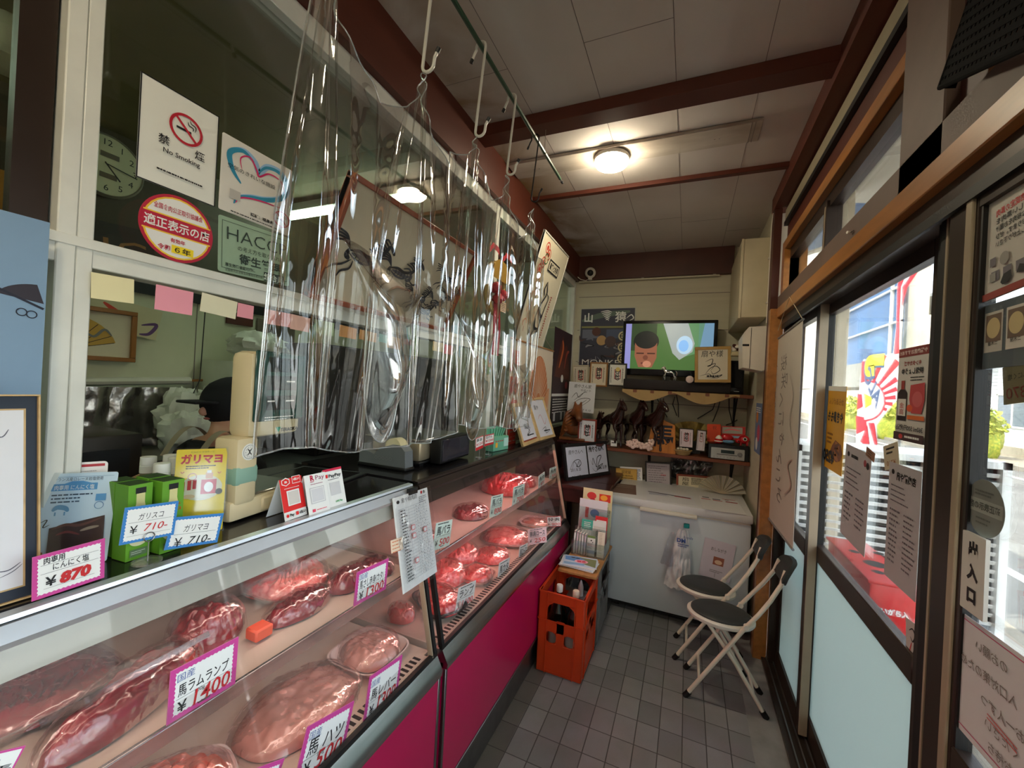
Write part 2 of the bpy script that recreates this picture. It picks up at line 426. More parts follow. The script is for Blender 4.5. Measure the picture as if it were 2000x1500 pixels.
# ------------------------------------------------------------------ floor, ceiling
b = MB(); b.box(-.80, .34, -.9, 3.85, -.1, 0, mTile); floor = b.build('floor', kind='structure', origin=(0, 0, 0))
b = MB(); b.box(.34, .62, -.9, 3.85, -.1, .001, mConc); b.box(.62, 1.02, -.9, 4.6, -.14, -.03, mConc); struct(b, 'trim_1')
b = MB(); b.box(-3.2, -.80, -1.2, 3.85, -.1, 0, mConc); struct(b, 'floor_kitchen')
b = MB(); b.box(-1.1, .6, -.9, 3.95, 2.79, 3.0, mCeil)
for x in (-.713, -.404, -.102, .205): b.box(x-.0011, x+.0011, -.9, 3.85, 2.7892, 2.7902, mSeam)
for x0, x1, y in ((-1.0, -.713, 1.45), (-.404, -.102, 1.43), (-.713, -.404, .55), (.205, .43, 1.1), (-.102, .205, 3.2), (-.404, -.102, 3.1), (.205, .43, 3.45), (-1, -.713, 2.75)): b.box(x0, x1, y-.0008, y+.0008, 2.7892, 2.7902, mSeam)
b.build('ceiling', kind='structure', origin=(0, 0, 2.79))
b = MB(); b.box(-1.02, .47, 1.73, 1.825, 2.735, 2.79, mBrown, b=.002); struct(b, 'trim_2')
b = MB(); b.box(-1.02, .47, 2.51, 2.545, 2.765, 2.79, mBrown, b=.001); struct(b, 'trim_3')
b = MB(); b.box(-1.09, -1.0, -.9, 3.85, 2.565, 2.79, mBrown); struct(b, 'trim_4')
b = MB(); b.box(-1.0, .30, 3.80, 3.85, 2.565, 2.79, mDark); struct(b, 'trim_5')
b = MB(); b.box(-1.0, .2, 3.815, 3.83, 2.548, 2.562, mBeige); [b.box(x-.012, x+.012, 3.81, 3.826, 2.562, 2.585, mWhiteAl, b=.002) for x in (-.42, .16)]; struct(b, 'trim_6')
# ------------------------------------------------------------------ walls
b = MB(); b.box(-3.2, .56, 3.85, 3.95, -.1, 3.0, mBeige)
for z in (2.415, 2.1, 1.8, 1.45, 1.1, .8, .45): b.box(-1.0, .5, 3.8485, 3.8515, z-.0025, z+.0025, mSeam)
b.build('wall_back', kind='structure')
b = MB(); b.box(.455, .60, 2.98, 3.85, -.1, 3.0, mBeige); struct(b, 'wall_right_end')
b = MB(); b.box(-3.2, .62, -1.2, -.9, -.1, 3.0, mBeige); struct(b, 'wall_front')
b = MB(); b.box(.435, .475, 2.90, 2.98, 0, 2.79, mDark); struct(b, 'trim_7')
b = MB(); b.box(.43, .50, 2.84, 2.90, 0, 2.08, mOrange, b=.002); struct(b, 'trim_8')
# right wall above the doors
b = MB(); b.box(.43, .60, -.9, 2.98, 2.70, 2.79, mBrown); struct(b, 'trim_9')
b = MB(); b.box(.505, .60, -.9, 2.90, 2.47, 2.70, mBrown); b.box(.49, .51, -.9, 2.90, 2.615, 2.685, mStrip); b.box(.485, .507, -.9, 2.90, 2.59, 2.614, mBlack); struct(b, 'wall_right_upper')
b = MB(); b.box(.485, .60, -.9, 2.90, 2.435, 2.485, mOrange, b=.002); b.box(.485, .60, 2.84, 2.90, 2.08, 2.435, mOrange); struct(b, 'trim_10')
b = MB(); b.box(.475, .62, -.9, 2.90, 2.085, 2.165, mGreyBrown, b=.002); struct(b, 'trim_11')
b = MB(); b.box(.465, .62, -.9, 2.90, 2.025, 2.085, mOrange, b=.003); struct(b, 'trim_12')
b = MB(); b.box(.475, .60, 1.16, 1.36, 2.085, 2.70, mGreyBrown, b=.003); b.box(.50, .6, 1.05, 1.16, 2.085, 2.7, mDark); b.box(.49, .6, .97, 1.05, 2.085, 2.7, mOrange); struct(b, 'trim_13')
b = MB(); b.box(.56, .62, -.9, .97, 2.16, 2.47, mBeige); struct(b, 'wall_right_panel')
# transom windows
def window(name, y0, y1, div):
    f = MB(); x0, x1 = .515, .56
    f.box(x0, x1, y0, y1, 2.165, 2.19, mBronze); f.box(x0, x1, y0, y1, 2.375, 2.435, mBronze)
    f.box(x0, x1, y0, y0+.02, 2.19, 2.375, mBronze); f.box(x0, x1, y1-.06, y1, 2.19, 2.375, mBronze)
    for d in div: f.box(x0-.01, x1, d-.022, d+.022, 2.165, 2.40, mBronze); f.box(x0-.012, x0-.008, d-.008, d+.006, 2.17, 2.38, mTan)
    o = f.build(name, kind='structure')
    g = MB(); g.box(.54, .543, y0+.01, y1-.03, 2.185, 2.38, mDoorG); g.build('pane', o)
window('window_1', 1.36, 2.90, (2.13,))
window('window_2', -.9, .97, (.3,))
# ------------------------------------------------------------------ sliding doors
b = MB(); b.box(.49, .62, -.9, 2.84, 1.985, 2.025, mBronze); b.box(.49, .50, -.9, 2.84, 1.96, 1.985, mBlack); struct(b, 'trim_14')
b = MB(); b.box(.475, .62, -.9, 2.84, 0, .02, mBronze)
for x in (.50, .53, .56, .59): b.box(x-.003, x+.003, -.9, 2.84, .02, .032, mSteelR)
b.box(.50, .60, 2.80, 2.84, 0, 2.0, mBronze)
struct(b, 'trim_15')
def door(name, x, y0, y1, sl=.055, sr=.055, edge=True):
    f = MB(); t = .03
    f.box(x, x+t, y0, y0+sl, .03, 1.985, mBronze, b=.003); f.box(x, x+t, y1-sr, y1, .03, 1.985, mBronze, b=.003)
    f.box(x, x+t, y0+sl, y1-sr, .03, .12, mBronze); f.box(x, x+t, y0+sl, y1-sr, 1.94, 1.985, mBronze); f.box(x-.001, x+t, y0+sl, y1-sr, .825, .90, mBronze, b=.003)
    if edge: f.box(x-.012, x+.002, y0+.006, y0+.034, .04, 1.985, mTan, b=.002)  # pale strip paints the lit edge of the stile
    o = f.build(name, kind='structure')
    g = MB(); g.box(x+.012, x+.016, y0+sl-.004, y1-sr+.004, .895, 1.945, mDoorG); g.build('pane', o)
    g = MB(); g.box(x+.010, x+.015, y0+sl-.004, y1-sr+.004, .115, .83, mFrost); g.build('frosted_pane', o)
    g = MB()
    for a, c in ((y0+sl-.002, y0+sl+.006), (y1-sr-.006, y1-sr+.002)): g.box(x+.003, x+.027, a, c, .9, 1.94, mBlack)
    g.build('gasket', o)
    return o
door('door_1', .535, 2.25, 2.80, edge=False)
door('door_2', .57, 1.347, 2.33, edge=False)
door('door_3', .50, .24, 1.175, sr=.10)
door('door_4', .535, -.62, .30)
b = MB(); b.box(.534, .566, 2.242, 2.2495, .04, 1.984, mTan); b.box(.536, .568, 1.176, 1.30, .03, 1.985, mBlack); b.box(.519, .523, 1.222, 1.23, .03, 1.98, mTan); b.box(.523, .536, 1.20, 1.26, .03, 1.985, mBlack); struct(b, 'trim_16')  # tan pieces paint the lit stile end and a thin highlight
b = MB(); b.box(.494, .501, 1.084, 1.106, .04, 1.975, mTan, b=.002); struct(b, 'trim_17')  # lit band on the stile, put in as colour
# ------------------------------------------------------------------ partition between shop and kitchen
PX = -1.03
b = MB()
b.box(PX-.05, PX+.0, -.9, 3.80, 1.724, 1.777, mWhiteAl, b=.002)
b.box(PX-.05, PX+.0, -.9, 3.80, 2.50, 2.565, mWhiteAl, b=.002)
b.box(PX-.002, PX+.006, -.9, 3.80, 1.757, 1.775, mWhiteAl, b=.001)
for y in (.339, 2.05, 3.78): b.box(PX-.06, PX+.004, y, y+.026, 1.19, 2.54, mWhiteAl, b=.002); b.box(PX-.06, PX+.0022, y+.0268, y+.05, 1.19, 2.54, mWhiteAl, b=.002)
b.box(PX-.05, PX-.02, 2.95, 2.985, 1.19, 2.54, mWhiteAl, b=.002)
b.build('wall_left_frame', kind='structure')
b = MB()
b.box(PX-.045, PX-.02, .29, .335, 1.777, 2.5, mBronze)
b.build('trim_18', kind='structure')
b = MB()
for y0, y1 in ((-.9, .339), (.389, 2.05), (2.10, 3.78)): b.box(PX-.032, PX-.028, y0, y1, 1.777, 2.50, mGlass)
b.box(PX-.032, PX-.028, -.9, .339, 1.19, 1.73, mGlass); b.box(PX-.032, PX-.028, 2.10, 3.78, 1.19, 1.73, mGlass)
b.build('window_3', kind='structure')
b = MB(); b.box(PX-.10, PX-.04, 2.78, 3.80, 0, 1.19, mDark); struct(b, 'wall_left_base')
# ------------------------------------------------------------------ kitchen shell
b = MB(); b.box(-3.2, -2.9, -1.2, 3.85, -.1, 1.96, mKWall); b.box(-3.2, -2.9, -1.2, 3.85, 1.96, 3.0, mKDark); b.box(-2.905, -2.88, -1.2, 3.85, 1.955, 2.03, mBlack)
b.box(-2.902, -2.897, 1.60, 1.604, 0, 1.96, mSeam)
struct(b, 'wall_left')
b = MB(); b.box(-3.2, -1.09, -1.2, 3.85, 2.79, 3.0, M('kitchen_ceiling', (120, 108, 70), rough=.7)); struct(b, 'ceiling_kitchen')
# unseen slab added over the shop so that only the doors let the sun in
b = MB(); b.box(-3.4, .66, -1.4, 4.2, 3.0, 3.2, mConc); struct(b, 'ceiling_roof_slab')
# ------------------------------------------------------------------ display cases
mMag = M('magenta_panel', (184, 14, 76), rough=.3, var=.03, coat=.3)
mTop = M('black_counter_top', (30, 28, 30), rough=.14, var=.1, scale=6, spec=.6)
mHouse = M('white_lamp_housing', (190, 190, 180), rough=.4)
mDeck = M('pale_deck', (206, 194, 180), rough=.35, var=.05)
mCBack = M('case_back_dark', (84, 48, 46), rough=.2, var=.15, scale=5)
mCFr = M('case_back_rail', (176, 130, 126), rough=.4)
mTubeP = M('pink_tube', (255, 176, 172), emit=7, var=0)
mTubeW = M('warm_white_tube', (255, 222, 208), emit=5, var=0)
def case(name, label, y0, y1, left, right_glass):
    t = thing(name, label, 'display case', (-1.0, (y0+y1)/2, 0))
    b = MB(); b.box(-1.36, -.715, y0, y1, .0, .16, mSteelR); b.box(-1.36, -.71, y0, y1, .16, .60, mMag)
    b.build('body', t)
    b = MB(); b.box(-.709, -.70, y0+.012, y1-.012, .165, .583, mMag, b=.001); b.build('front_panel', t)
    b = MB()
    for y in (y0, y1-.012): b.box(-.71, -.698, y, y+.012, .16, .583, mSteelR, b=.001)
    b.box(-.712, -.697, y0, y1, .150, .163, mSteelR, b=.001)
    b.prism([(-.72, .583), (-.694, .583), (-.692, .60), (-.715, .642), (-.75, .642)], y0, y1, mSteel)
    b.build('steel_trim', t)
    b = MB(); b.box(-1.34, -.75, y0, y1, .60, .648, mDeck)
    b.box(-.775, -.735, y0+.03, y1-.03, .648, .650, mDeck)
    n = int((y1-y0-.06)/.02)
    for i in range(n): b.box(-.772, -.745, y0+.035+i*.02, y0+.045+i*.02, .650, .6508, mBlack)
    b.build('deck', t)
    b = MB(); b.box(-1.36, -1.34, y0, y1, .6, 1.15, mCBack)
    k = 4
    for i in range(k+1):
        y = y0+(y1-y0)*i/k; b.box(-1.34, -1.325, max(y0, y-.012), min(y1, y+.012), .65, 1.15, mCFr)
    b.box(-1.34, -1.325, y0, y1, 1.08, 1.10, mCFr); b.build('back_doors', t)
    b = MB(); b.box(-1.28, -.805, y0+.01, y1-.01, .900, .908, mDeck); b.box(-.808, -.798, y0+.01, y1-.01, .893, .925, mSteel, b=.002); b.build('shelf', t)
    b = MB(); tz = 1.19
    b.box(-1.42, -.869, y0, y1, 1.15, tz, mTop)
    b.build('counter_top', t)
    mt = M('satin_steel_edge', (222, 226, 230), rough=.38, metal=.75) if left else mBronze
    b = MB(); b.prism([(-.869, tz+.0012), (-.851, tz+.0002), (-.849, 1.184), (-.869, 1.184)], y0, y1, mt)
    b.prism([(-.885, 1.181), (-.847, 1.181), (-.834, 1.160), (-.838, 1.150), (-.885, 1.150)], y0, y1, mt)
    b.box(-.885, -.853, y0, y1, 1.179, 1.186, mBlack)
    b.build('top_edge', t)
    b = MB(); b.prism([(-.93, 1.15), (-.848, 1.15), (-.838, 1.105), (-.92, 1.105)], y0, y1, mHouse if left else mBronze)
    b.build('lamp_housing', t)
    b = MB(); b.tube([(-.90, y0+.05, 1.098), (-.90, y1-.05, 1.098)], .009, mTubeW if left else mTubeP, n=8); b.build('lamp_tube', t)
    b = MB(); b.tube([(-.835, y0+.05, .886), (-.835, y1-.05, .886)], .006, mTubeW if left else mTubeP, n=8); b.build('shelf_lamp_tube', t)
    # glass
    b = MB(); b.noflip = True
    b.quad([(-.722, y0+.01, .645), (-.722, y1-.01, .645), (-.838, y1-.01, 1.152), (-.838, y0+.01, 1.152)], mCase); b.build('front_glass', t)
    b = MB()
    b.beam((-.722, y0, .649), (-.722, y1, .649), .012, .014, mBlack)
    for y in (y0+.008, y1-.008): b.beam((-.724, y, .648), (-.838, y, 1.15), .014, .016, mBlack, up=(1, 0, .3))
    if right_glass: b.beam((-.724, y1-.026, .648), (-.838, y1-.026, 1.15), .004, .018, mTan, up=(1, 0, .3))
    b.build('glass_seal', t)
    for nm, y in (('end_glass', y1-.004), ('end_glass', y0+.004)):
        b = MB(); b.noflip = True; b.quad([(-.728, y, .65), (-.840, y, 1.15), (-1.34, y, 1.15), (-1.34, y, .65)], mCase); b.build(nm, t)
    return t
case('display_case', 'glass-fronted meat display case with bright steel top edge in front', -.65, 1.165, True, True)
case('display_case', 'glass-fronted meat display case with dark top edge, farther along aisle', 1.195, 2.755, False, True)
# ------------------------------------------------------------------ meat
def meat_mat(name, c, f, sc=45, w=.5):
    mt = M(name, c, rough=.32, coat=.6, rgb2=f, scale=sc, spec=.5, bump=.25, bscale=60)
    return mt
mRed = meat_mat('red_meat', (196, 26, 40), (214, 70, 70), 30)
mPink = meat_mat('marbled_pink_meat', (222, 60, 66), (244, 160, 155), 55)
mDarkM = meat_mat('dark_red_meat', (120, 4, 26), (140, 12, 34), 10)
mBrownM = meat_mat('coral_meat', (204, 84, 66), (226, 140, 118), 40)
mPale = meat_mat('pale_wrapped_meat', (204, 150, 138), (212, 168, 156), 9)
mTray = M('black_foam_tray', (30, 28, 30), rough=.4); mTrayW = M('white_foam_tray', (232, 222, 218), rough=.5); mTrayG = clear('clear_plastic_tray', (240, 236, 236), rough=.08, fac=.08, edge=.7, haze=.08)
mFilm = clear('crinkled_film', (255, 248, 248), rough=.12, fac=.05, edge=.45, bump=.8, bscale=22, blend=.3, haze=.03)
def meat(style, c, sx, sy, h, mt, label, seed=1, tray=None, film=True, rot=0, name='meat_pack'):
    t = thing(name, label, 'meat pack', c); T = Matrix.Translation(V3(c)) @ Matrix.Rotation(math.radians(rot), 4, 'Z')
    rnd = random.Random(seed); z0 = 0
    if tray:
        b = MB(); n = 28
        def ol(k, z): return [(math.copysign(abs(math.cos(2*PI*i/n))**.5, math.cos(2*PI*i/n))*sx*k, math.copysign(abs(math.sin(2*PI*i/n))**.5, math.sin(2*PI*i/n))*sy*k, z) for i in range(n)]
        rings = [ol(.86, 0), ol(1.0, .022), ol(1.05, .022), ol(1.05, .019), ol(.9, 0.001)]
        rings2 = [ol(.82, .004), ol(.97, .024), ol(1.05, .0235)]
        vs = rings[0]+rings[1]+rings[2]; fs = [tuple(range(n))[::-1]]
        for q in (0, 1): fs += [(q*n+i, q*n+(i+1) % n, (q+1)*n+(i+1) % n, (q+1)*n+i) for i in range(n)]
        b.add(vs, fs, tray, True, T)
        vs = rings2[0]+rings2[1]; b.add(vs, [tuple(range(n))]+[(i, (i+1) % n, n+(i+1) % n, n+i) for i in range(n)], tray, True, T)
        b.build('tray', t); z0 = .006
    sd = V3((seed*2.3, seed*5.1, seed))
    def dome(x, y):
        r = math.hypot(x, y); return max(0.0, 1-r**2.6)
    def H(x, y):
        d = dome(x, y); w = noise.noise(V3((x*1.6, y*1.6, 0))+sd); w2 = noise.noise(V3((x*5, y*5, 1))+sd)
        if style == 'slices':
            a = y*1.0+w*.55+x*.25; q = (a*5.5) % 1.0; k = .62+.38*q**.7
        elif style == 'coil':
            r = math.hypot(x, y); th = math.atan2(y, x); q = (r*4.2+th/(2*PI)+w*.4) % 1.0; k = .60+.4*q
        elif style == 'lump': k = .78+.25*w+.1*w2; q = 0
        else:
            q = abs(noise.noise(V3((x*3.2, y*3.2, 2))+sd))*2.6; k = .62+.4*min(1, q)
        return h*(d**.5)*(k+.12*w2)+z0
    b = MB(); N_ = 44
    def pt(u, v, ex=0, sc=1.0):
        th = 2*PI*u; r = v*sc; k = 1+.10*noise.noise(V3((math.cos(th)*1.4, math.sin(th)*1.4, 0))+sd)
        x, y = r*math.cos(th), r*math.sin(th)
        return (x*sx*.93*k, y*sy*.93*k, H(min(1, r)*math.cos(th), min(1, r)*math.sin(th)) if not ex else ex)
    b.grid(lambda u, v: pt(u, v), N_*2, int(N_*.7), mt, T=T); b.noflip = True
    o = b.build('meat', t, angle=80)
    if film:
        b = MB(); b.noflip = True; ks = 1.14
        def fp(u, v):
            x, y, z = pt(u, v*1.0, 0, 1.0); th = 2*PI*u; r = v
            hh = h*(max(0, 1-r**3))**.5*.95+z0+.006+.004*noise.noise(V3((x*30, y*30, seed)))+.005*abs(noise.noise(V3((x*18, y*50, seed))))
            return (x*(1+.12*v), y*(1+.12*v), max(hh, H(r*math.cos(th), r*math.sin(th))+.003) if v < .97 else (z0+.012 if tray else .004))
        b.grid(fp, 60, 20, mFilm, T=T); b.build('film', t, angle=50)
    return t
D = .652; S = .912
meat('coil', (-.98, 1.60, D), .11, .105, .085, mPink, 'big swirled pink meat pack on case floor, left of the coils', 2, rot=20)
meat('slices', (-.87, 1.41, D), .085, .11, .06, mRed, 'ridged red sliced meat on black tray near dividing posts', 3, tray=mTray, rot=60)
meat('ridged', (-.95, 1.27, D), .06, .05, .05, mRed, 'small red meat parcel right behind the case dividing post', 4)
meat('coil', (-.845, 1.68, D), .075, .075, .05, mPink, 'coiled pale pink meat roll on clear dish near front glass', 5, tray=mTrayG)
meat('ridged', (-1.03, 1.84, D), .10, .10, .075, mPink, 'crumpled marbled meat pack behind the coiled roll', 6)
meat('slices', (-.885, 1.92, D), .095, .10, .045, mPink, 'fanned marbled meat slices in crinkled film, floor of case', 7, rot=-30)
meat('slices', (-.92, 2.18, D), .14, .13, .055, mPink, 'largest flat stack of bright pink slices beside roast card', 8, rot=15, tray=mTrayG)
meat('lump', (-.86, 2.52, D), .10, .09, .03, mPale, 'pale wrapped tray at the far end of case floor', 9, tray=mTrayW)
meat('ridged', (-.93, 1.75, S), .09, .10, .045, mDarkM, 'small dark red parcel alone on the upper shelf', 10)
meat('ridged', (-.98, 2.25, S), .15, .14, .10, mRed, 'tall bright red meat mound on far upper shelf', 11)
meat('slices', (-.93, 2.46, S), .08, .09, .06, mRed, 'smaller red meat parcel touching the tall upper-shelf mound', 12)
meat('lump', (-.96, 1.36, S), .08, .07, .045, mRed, 'red meat parcel on upper shelf behind the hanging menu', 13)
# left case
meat('lump', (-.91, .80, D), .13, .17, .05, mPale, 'very large pale bagged joint behind the heart price card', 14)
meat('lump', (-.90, 1.05, D), .10, .10, .055, mPale, 'pale wrapped block on floor beside the liver price card', 15, tray=mTrayW)
meat('ridged', (-.93, .50, D), .12, .09, .07, mBrownM, 'coral coloured crumpled meat on white tray, low left', 16, tray=mTrayW, rot=70)
meat('lump', (-.98, .22, D), .15, .14, .06, mPale, 'pale joint in clear bag at lower left corner', 17)
meat('lump', (-.93, .44, S), .055, .15, .075, mDarkM, 'long dark crimson joint in clear bag, left upper shelf', 18, rot=20)
meat('lump', (-1.02, .62, S), .07, .08, .085, mDarkM, 'rounded crimson joint poking up behind the rump card', 19)
meat('ridged', (-.93, .80, S), .05, .10, .045, mDarkM, 'crimson crumpled joint in middle of left upper shelf', 20)
meat('ridged', (-.92, .97, S), .05, .075, .055, mDarkM, 'crimson crumpled parcel left of the shoulder price card', 21)
meat('lump', (-.92, 1.08, S), .07, .05, .04, mDarkM, 'small crimson parcel at right end of left shelf', 22)
meat('slices', (-1.10, .36, S), .11, .12, .04, mDarkM, 'wide flat tray of pinkish slices at back left', 23, tray=mTrayG)
meat('slices', (-1.08, .88, S), .12, .12, .06, mPink, 'pink slices in clear box behind the middle joints', 24, tray=mTrayG)
meat('slices', (-.95, .12, S), .10, .12, .05, mDarkM, 'dark slices on tray at far left of upper shelf', 25, tray=mTrayG)
# clear lidded boxes, leaning
for c, sz, rz, tl, lab in (((-1.00, .44, S+.004), (.14, .20, .012), 5, 32, 'clear acrylic lid propped up behind left dark joint'), ((-1.12, .78, S+.004), (.14, .24, .02), -6, 45, 'clear plastic box propped up on left upper shelf')):
    b = MB(); T = Matrix.Translation(V3(c)) @ Matrix.Rotation(math.radians(rz), 4, 'Z') @ Matrix.Rotation(math.radians(-tl), 4, 'Y')
    b.box(-sz[0]/2*0, sz[0], -sz[1]/2, sz[1]/2, 0, .002, mTrayG, T=T)
    for x0, x1, y0, y1 in ((0, .006, -sz[1]/2, sz[1]/2), (sz[0]-.006, sz[0], -sz[1]/2, sz[1]/2), (0, sz[0], -sz[1]/2, -sz[1]/2+.006), (0, sz[0], sz[1]/2-.006, sz[1]/2)): b.box(x0, x1, y0, y1, .002, sz[2], mTrayG, T=T)
    b.build('acrylic_box', None, lab, 'plastic box')
# ------------------------------------------------------------------ price cards
mClip = M('clip_steel', (150, 150, 150), rough=.3, metal=1)
def price(c, draw, label, foot=True, group=None, sub=True):
    t = thing('price_card', label, 'price card', c.O+c.U*c.w/2, group)
    draw(c); c.mb.build('card', t, recalc=False)
    if foot:
        b = MB(); p = c.O+c.U*c.w*.5; b.tube([p-c.N*.006+c.V*.012, p-c.N*.006-V3((0, 0, .012))], .0015, mClip, n=6)
        b.tube([p-c.U*.01+c.V*.008+c.N*.002, p+c.U*.01+c.V*.008+c.N*.002], .0015, mClip, n=6)
        b.build('clip', t)
    return t
def tagdraw(top, name, unit, amt, border=MAG, sub=None, col=RED, boldn=.01, asz=34, nsz=20):
    def d(c):
        c.rect(0, 0, 100, c.H, border); c.zig(7, WHITE)
        k = c.H/75
        if top: c.text(top, 10, 21*k, 13, BLUE if border == MAG else INK)
        c.text(name, 12, 42*k, nsz, INK, bold=boldn, fit=74)
        c.rect(10, 46*k, 80, .5, INK)
        if unit: c.text(unit, 36, 51*k, 8, INK)
        c.text('¥', 12, 66*k, 22, INK, bold=.01); c.text(amt, 34, 68*k, asz*k, col, bold=.008, fit=54, shear=.12)
    return d
def gtag(TL, TR, BL, X, top, name, amt, label, border=MAG, unit='100g', **k):
    c = on_plane(TL, TR, BL, 0, X, back=border); return price(c, tagdraw(top, name, unit, amt, border, **k), label)
gtag((697, 1118), (759, 1090), (703, 1178), -.795, '国産', '馬さし赤身(カタ)', '1300', 'pink-edged card for red horse sashimi shoulder, 1300 yen', asz=30)
gtag((333, 1312), (466, 1243), (347, 1404), -.795, '国産', '馬ラムランプ', '1400', 'pink-edged rump price card reading 1400 in red', asz=32)
gtag((600, 1420), (692, 1368), (629, 1500), -.735, '国産', '馬 ハツ', '500', 'pink-edged horse heart card reading 500, nearest lower glass', nsz=26)
gtag((722, 1322), (786, 1278), (738, 1392), -.735, '国産', '馬レバー', '1300', 'pink-edged horse liver card beside black glass corner', nsz=22)
gtag((-10, 1470), (50, 1456), (-4, 1540), -.745, '国産', '馬', '400', 'pink-edged card cut by lower left picture corner', nsz=30)
gtag((470, 1512), (556, 1480), (478, 1590), -.742, '国産', '馬タン', '800', 'pink-edged card rising at the bottom picture edge', nsz=30)
GR = paper(214, 226, 214)
def g2(TL, TR, BL, X, name, amt, label, face=GR, border=None, **k):
    c = TL if isinstance(TL, Card) else on_plane(TL, TR, BL, 0, X, face=face)
    def d(c):
        z_ = min(34, c.H*.36)
        if border: c.rect(0, 0, 100, c.H, border); c.rect(4, 4, 92, c.H-8, face)
        c.smalls(12, c.H*.05, 70, 1, 4, INK, lh=min(3, c.H*.04), seg=8); c.text(name, 10, c.H*.46, z_, INK, bold=.015, fit=80)
        c.rect(8, c.H*.52, 84, .8, INK); c.text('¥', 8, c.H*.86, z_*.8, INK, bold=.01); c.text(amt, 32, c.H*.88, z_, paper(226, 80, 80), bold=.01, fit=60, shear=.1)
    return price(c, d, label)
g2((852, 1022), (884, 1014), (858, 1072), -.80, '馬バラ', '500', 'pale green flank price card with circled mark, shelf edge')
g2((960, 970), (983, 964), (961, 1010), -.80, '馬バラ', '800', 'pale green card just right of small dark parcel')
g2((1003, 952), (1025, 944), (1009, 985), -.80, '馬バラ', '700', 'pale green card leaning on bright upper-shelf mound')
g2((1052, 930), (1064, 921), (1054, 952), -.80, '馬肉', '600', 'narrow pale card at right side of upper mound')
g2((1074, 915), (1087, 910), (1076, 935), -.80, '馬肉', '900', 'smallest pale card near far end of upper shelf')
g2((896, 1148), (930, 1133), (897, 1192), -.775, 'ランプ', '1100', 'white rump card reading 1100 beside black tray', face=WHITE)
_f = paper(246, 206, 210); q_ = at(1050, 1062, 2, .655); g2(upright(q_.x, q_.y, .655, .125, .085, 52, 8, face=_f), None, None, 0, '豚肩ロース', '250', 'pinkish pork shoulder loin card with red digits', face=_f)
g2((1015, 1068), (1031, 1060), (1018, 1103), -.765, '馬ロース', '600', 'upright white card between two front grille cards', face=WHITE)
g2((975, 1100), (996, 1088), (985, 1137), -.765, '馬カタ', '500', 'tilted white card over the front grille slots', face=WHITE)
q_ = at(1088, 1030, 2, .655); g2(upright(q_.x-.02, q_.y, .655, .10, .065, 40, 12, face=WHITE), None, None, 0, '特選', '900', 'red-edged card at far end of case floor', face=WHITE, border=RED)
# orange plastic corner block on the shelf
b = MB(); b.box(-.935, -.895, .655, .70, S, S+.028, M('orange_plastic', (240, 100, 70), rough=.4, var=.03), b=.004, T=None); b.build('plastic_block', None, 'small orange plastic block behind rump price card', 'block')
# menu sheet hung over the glass
T0 = at(766, 960, 0, -.845); 
def glass_card(TL, TR, BL, off=.006, **k):
    """card lying on the sloping case glass"""
    A = V3((-.722, 0, .645)); B = V3((-.838, 0, 1.152)); V = (B-A).normalized(); U = V3((0, 1, 0)); n = U.cross(V).normalized(); o = A+n*off
    def hit(p): d = ray(*p); return CAM+d*((o-CAM).dot(n)/d.dot(n))
    a, c, e = hit(TL), hit(TR), hit(BL); u = c-a; w = u.length; u.normalize(); v = a-e; v = v-u*v.dot(u); h = v.length; v.normalize()
    return Card(a-v*h, u, v, w, h, **k)
c = glass_card((766, 974), (834, 952), (795, 1156), off=.012, th=.0008)
c.disc(13, 9, 4, INK, 3); c.text('扇や精肉店', 22, 12, 9, INK); c.disc(80, 5, 3, RED); c.disc(88, 5, 3, INK)
c.smalls(70, 12, 24, 4, 3, INK, lh=1)
G = paper(150, 150, 156)
for i in range(25): c.rect(10, 22+i*(c.H-36)/24, 82, .35, G)
for x in (10, 34, 50, 64, 78, 92): c.rect(x, 22, .35, c.H-36, G)
c.smalls(12, 24, 18, 24, (c.H-36)/24, INK, lh=1.6, seed=4, seg=5); c.smalls(54, 24, 36, 24, (c.H-36)/24, INK, lh=1, seed=5, seg=2, gap=3)
for x, y in ((36, 54), (36, 68), (36, 110), (68, 66)): c.rect(x, y, 10, 9, paper(236, 140, 140)); c.rect(x+1.5, y+1.5, 7, 6, WHITE)
c.sleeve(clear('plastic_sleeve', (250, 250, 252), rough=.1, fac=.10, edge=.5, bump=.8, bscale=18), e=3)
t = thing('menu_sheet', 'gridded white price list in plastic sleeve clipped over the case', 'menu', c.O); c.mb.build('sheet', t, recalc=False)
b = MB(); p = c.O+c.V*(c.h+.004)+c.U*c.w*.55; b.beam(p-c.U*.022, p+c.U*.022, .012, .02, mBlack, up=(0, 0, 1)); b.build('binder_clip', t)
c = glass_card((763, 1056), (786, 1048), (768, 1080), off=.016, face=paper(240, 214, 186)); c.smalls(10, 10, 80, 4, 18, paper(220, 120, 70), lh=5, seg=14)
c.done('paper_tag', None, 'small apricot paper tag stuck at left edge of price list', 'tag')
# ------------------------------------------------------------------ notices on the partition
PG = PX+.008
CY = paper(40, 140, 175); LB = paper(150, 190, 225)
def smoke_mark(c, x, y, r, rot=0):
    c.rect(x-r*.62, y-r*.02, r*.95, r*.16, INK); c.rect(x+r*.38, y-r*.02, r*.08, r*.16, WHITE)
    c.curve([(x+r*.42, y-r*.12), (x+r*.45, y-r*.35), (x+r*.15, y-r*.42), (x+r*.1, y-r*.65)], r*.07, INK); c.curve([(x+r*.56, y-r*.12), (x+r*.6, y-r*.5), (x+r*.3, y-r*.6), (x+r*.22, y-r*.8)], r*.07, INK)
    c.ring(x, y, r, r*.18, paper(190, 30, 50)); c.line([(x-r*.68, y-r*.68), (x+r*.68, y+r*.68)], r*.16, paper(190, 30, 50))
c = on_plane((275, 138), (428, 228), (266, 345), 0, PG, back=INK, face=paper(236, 236, 228))
k = c.H
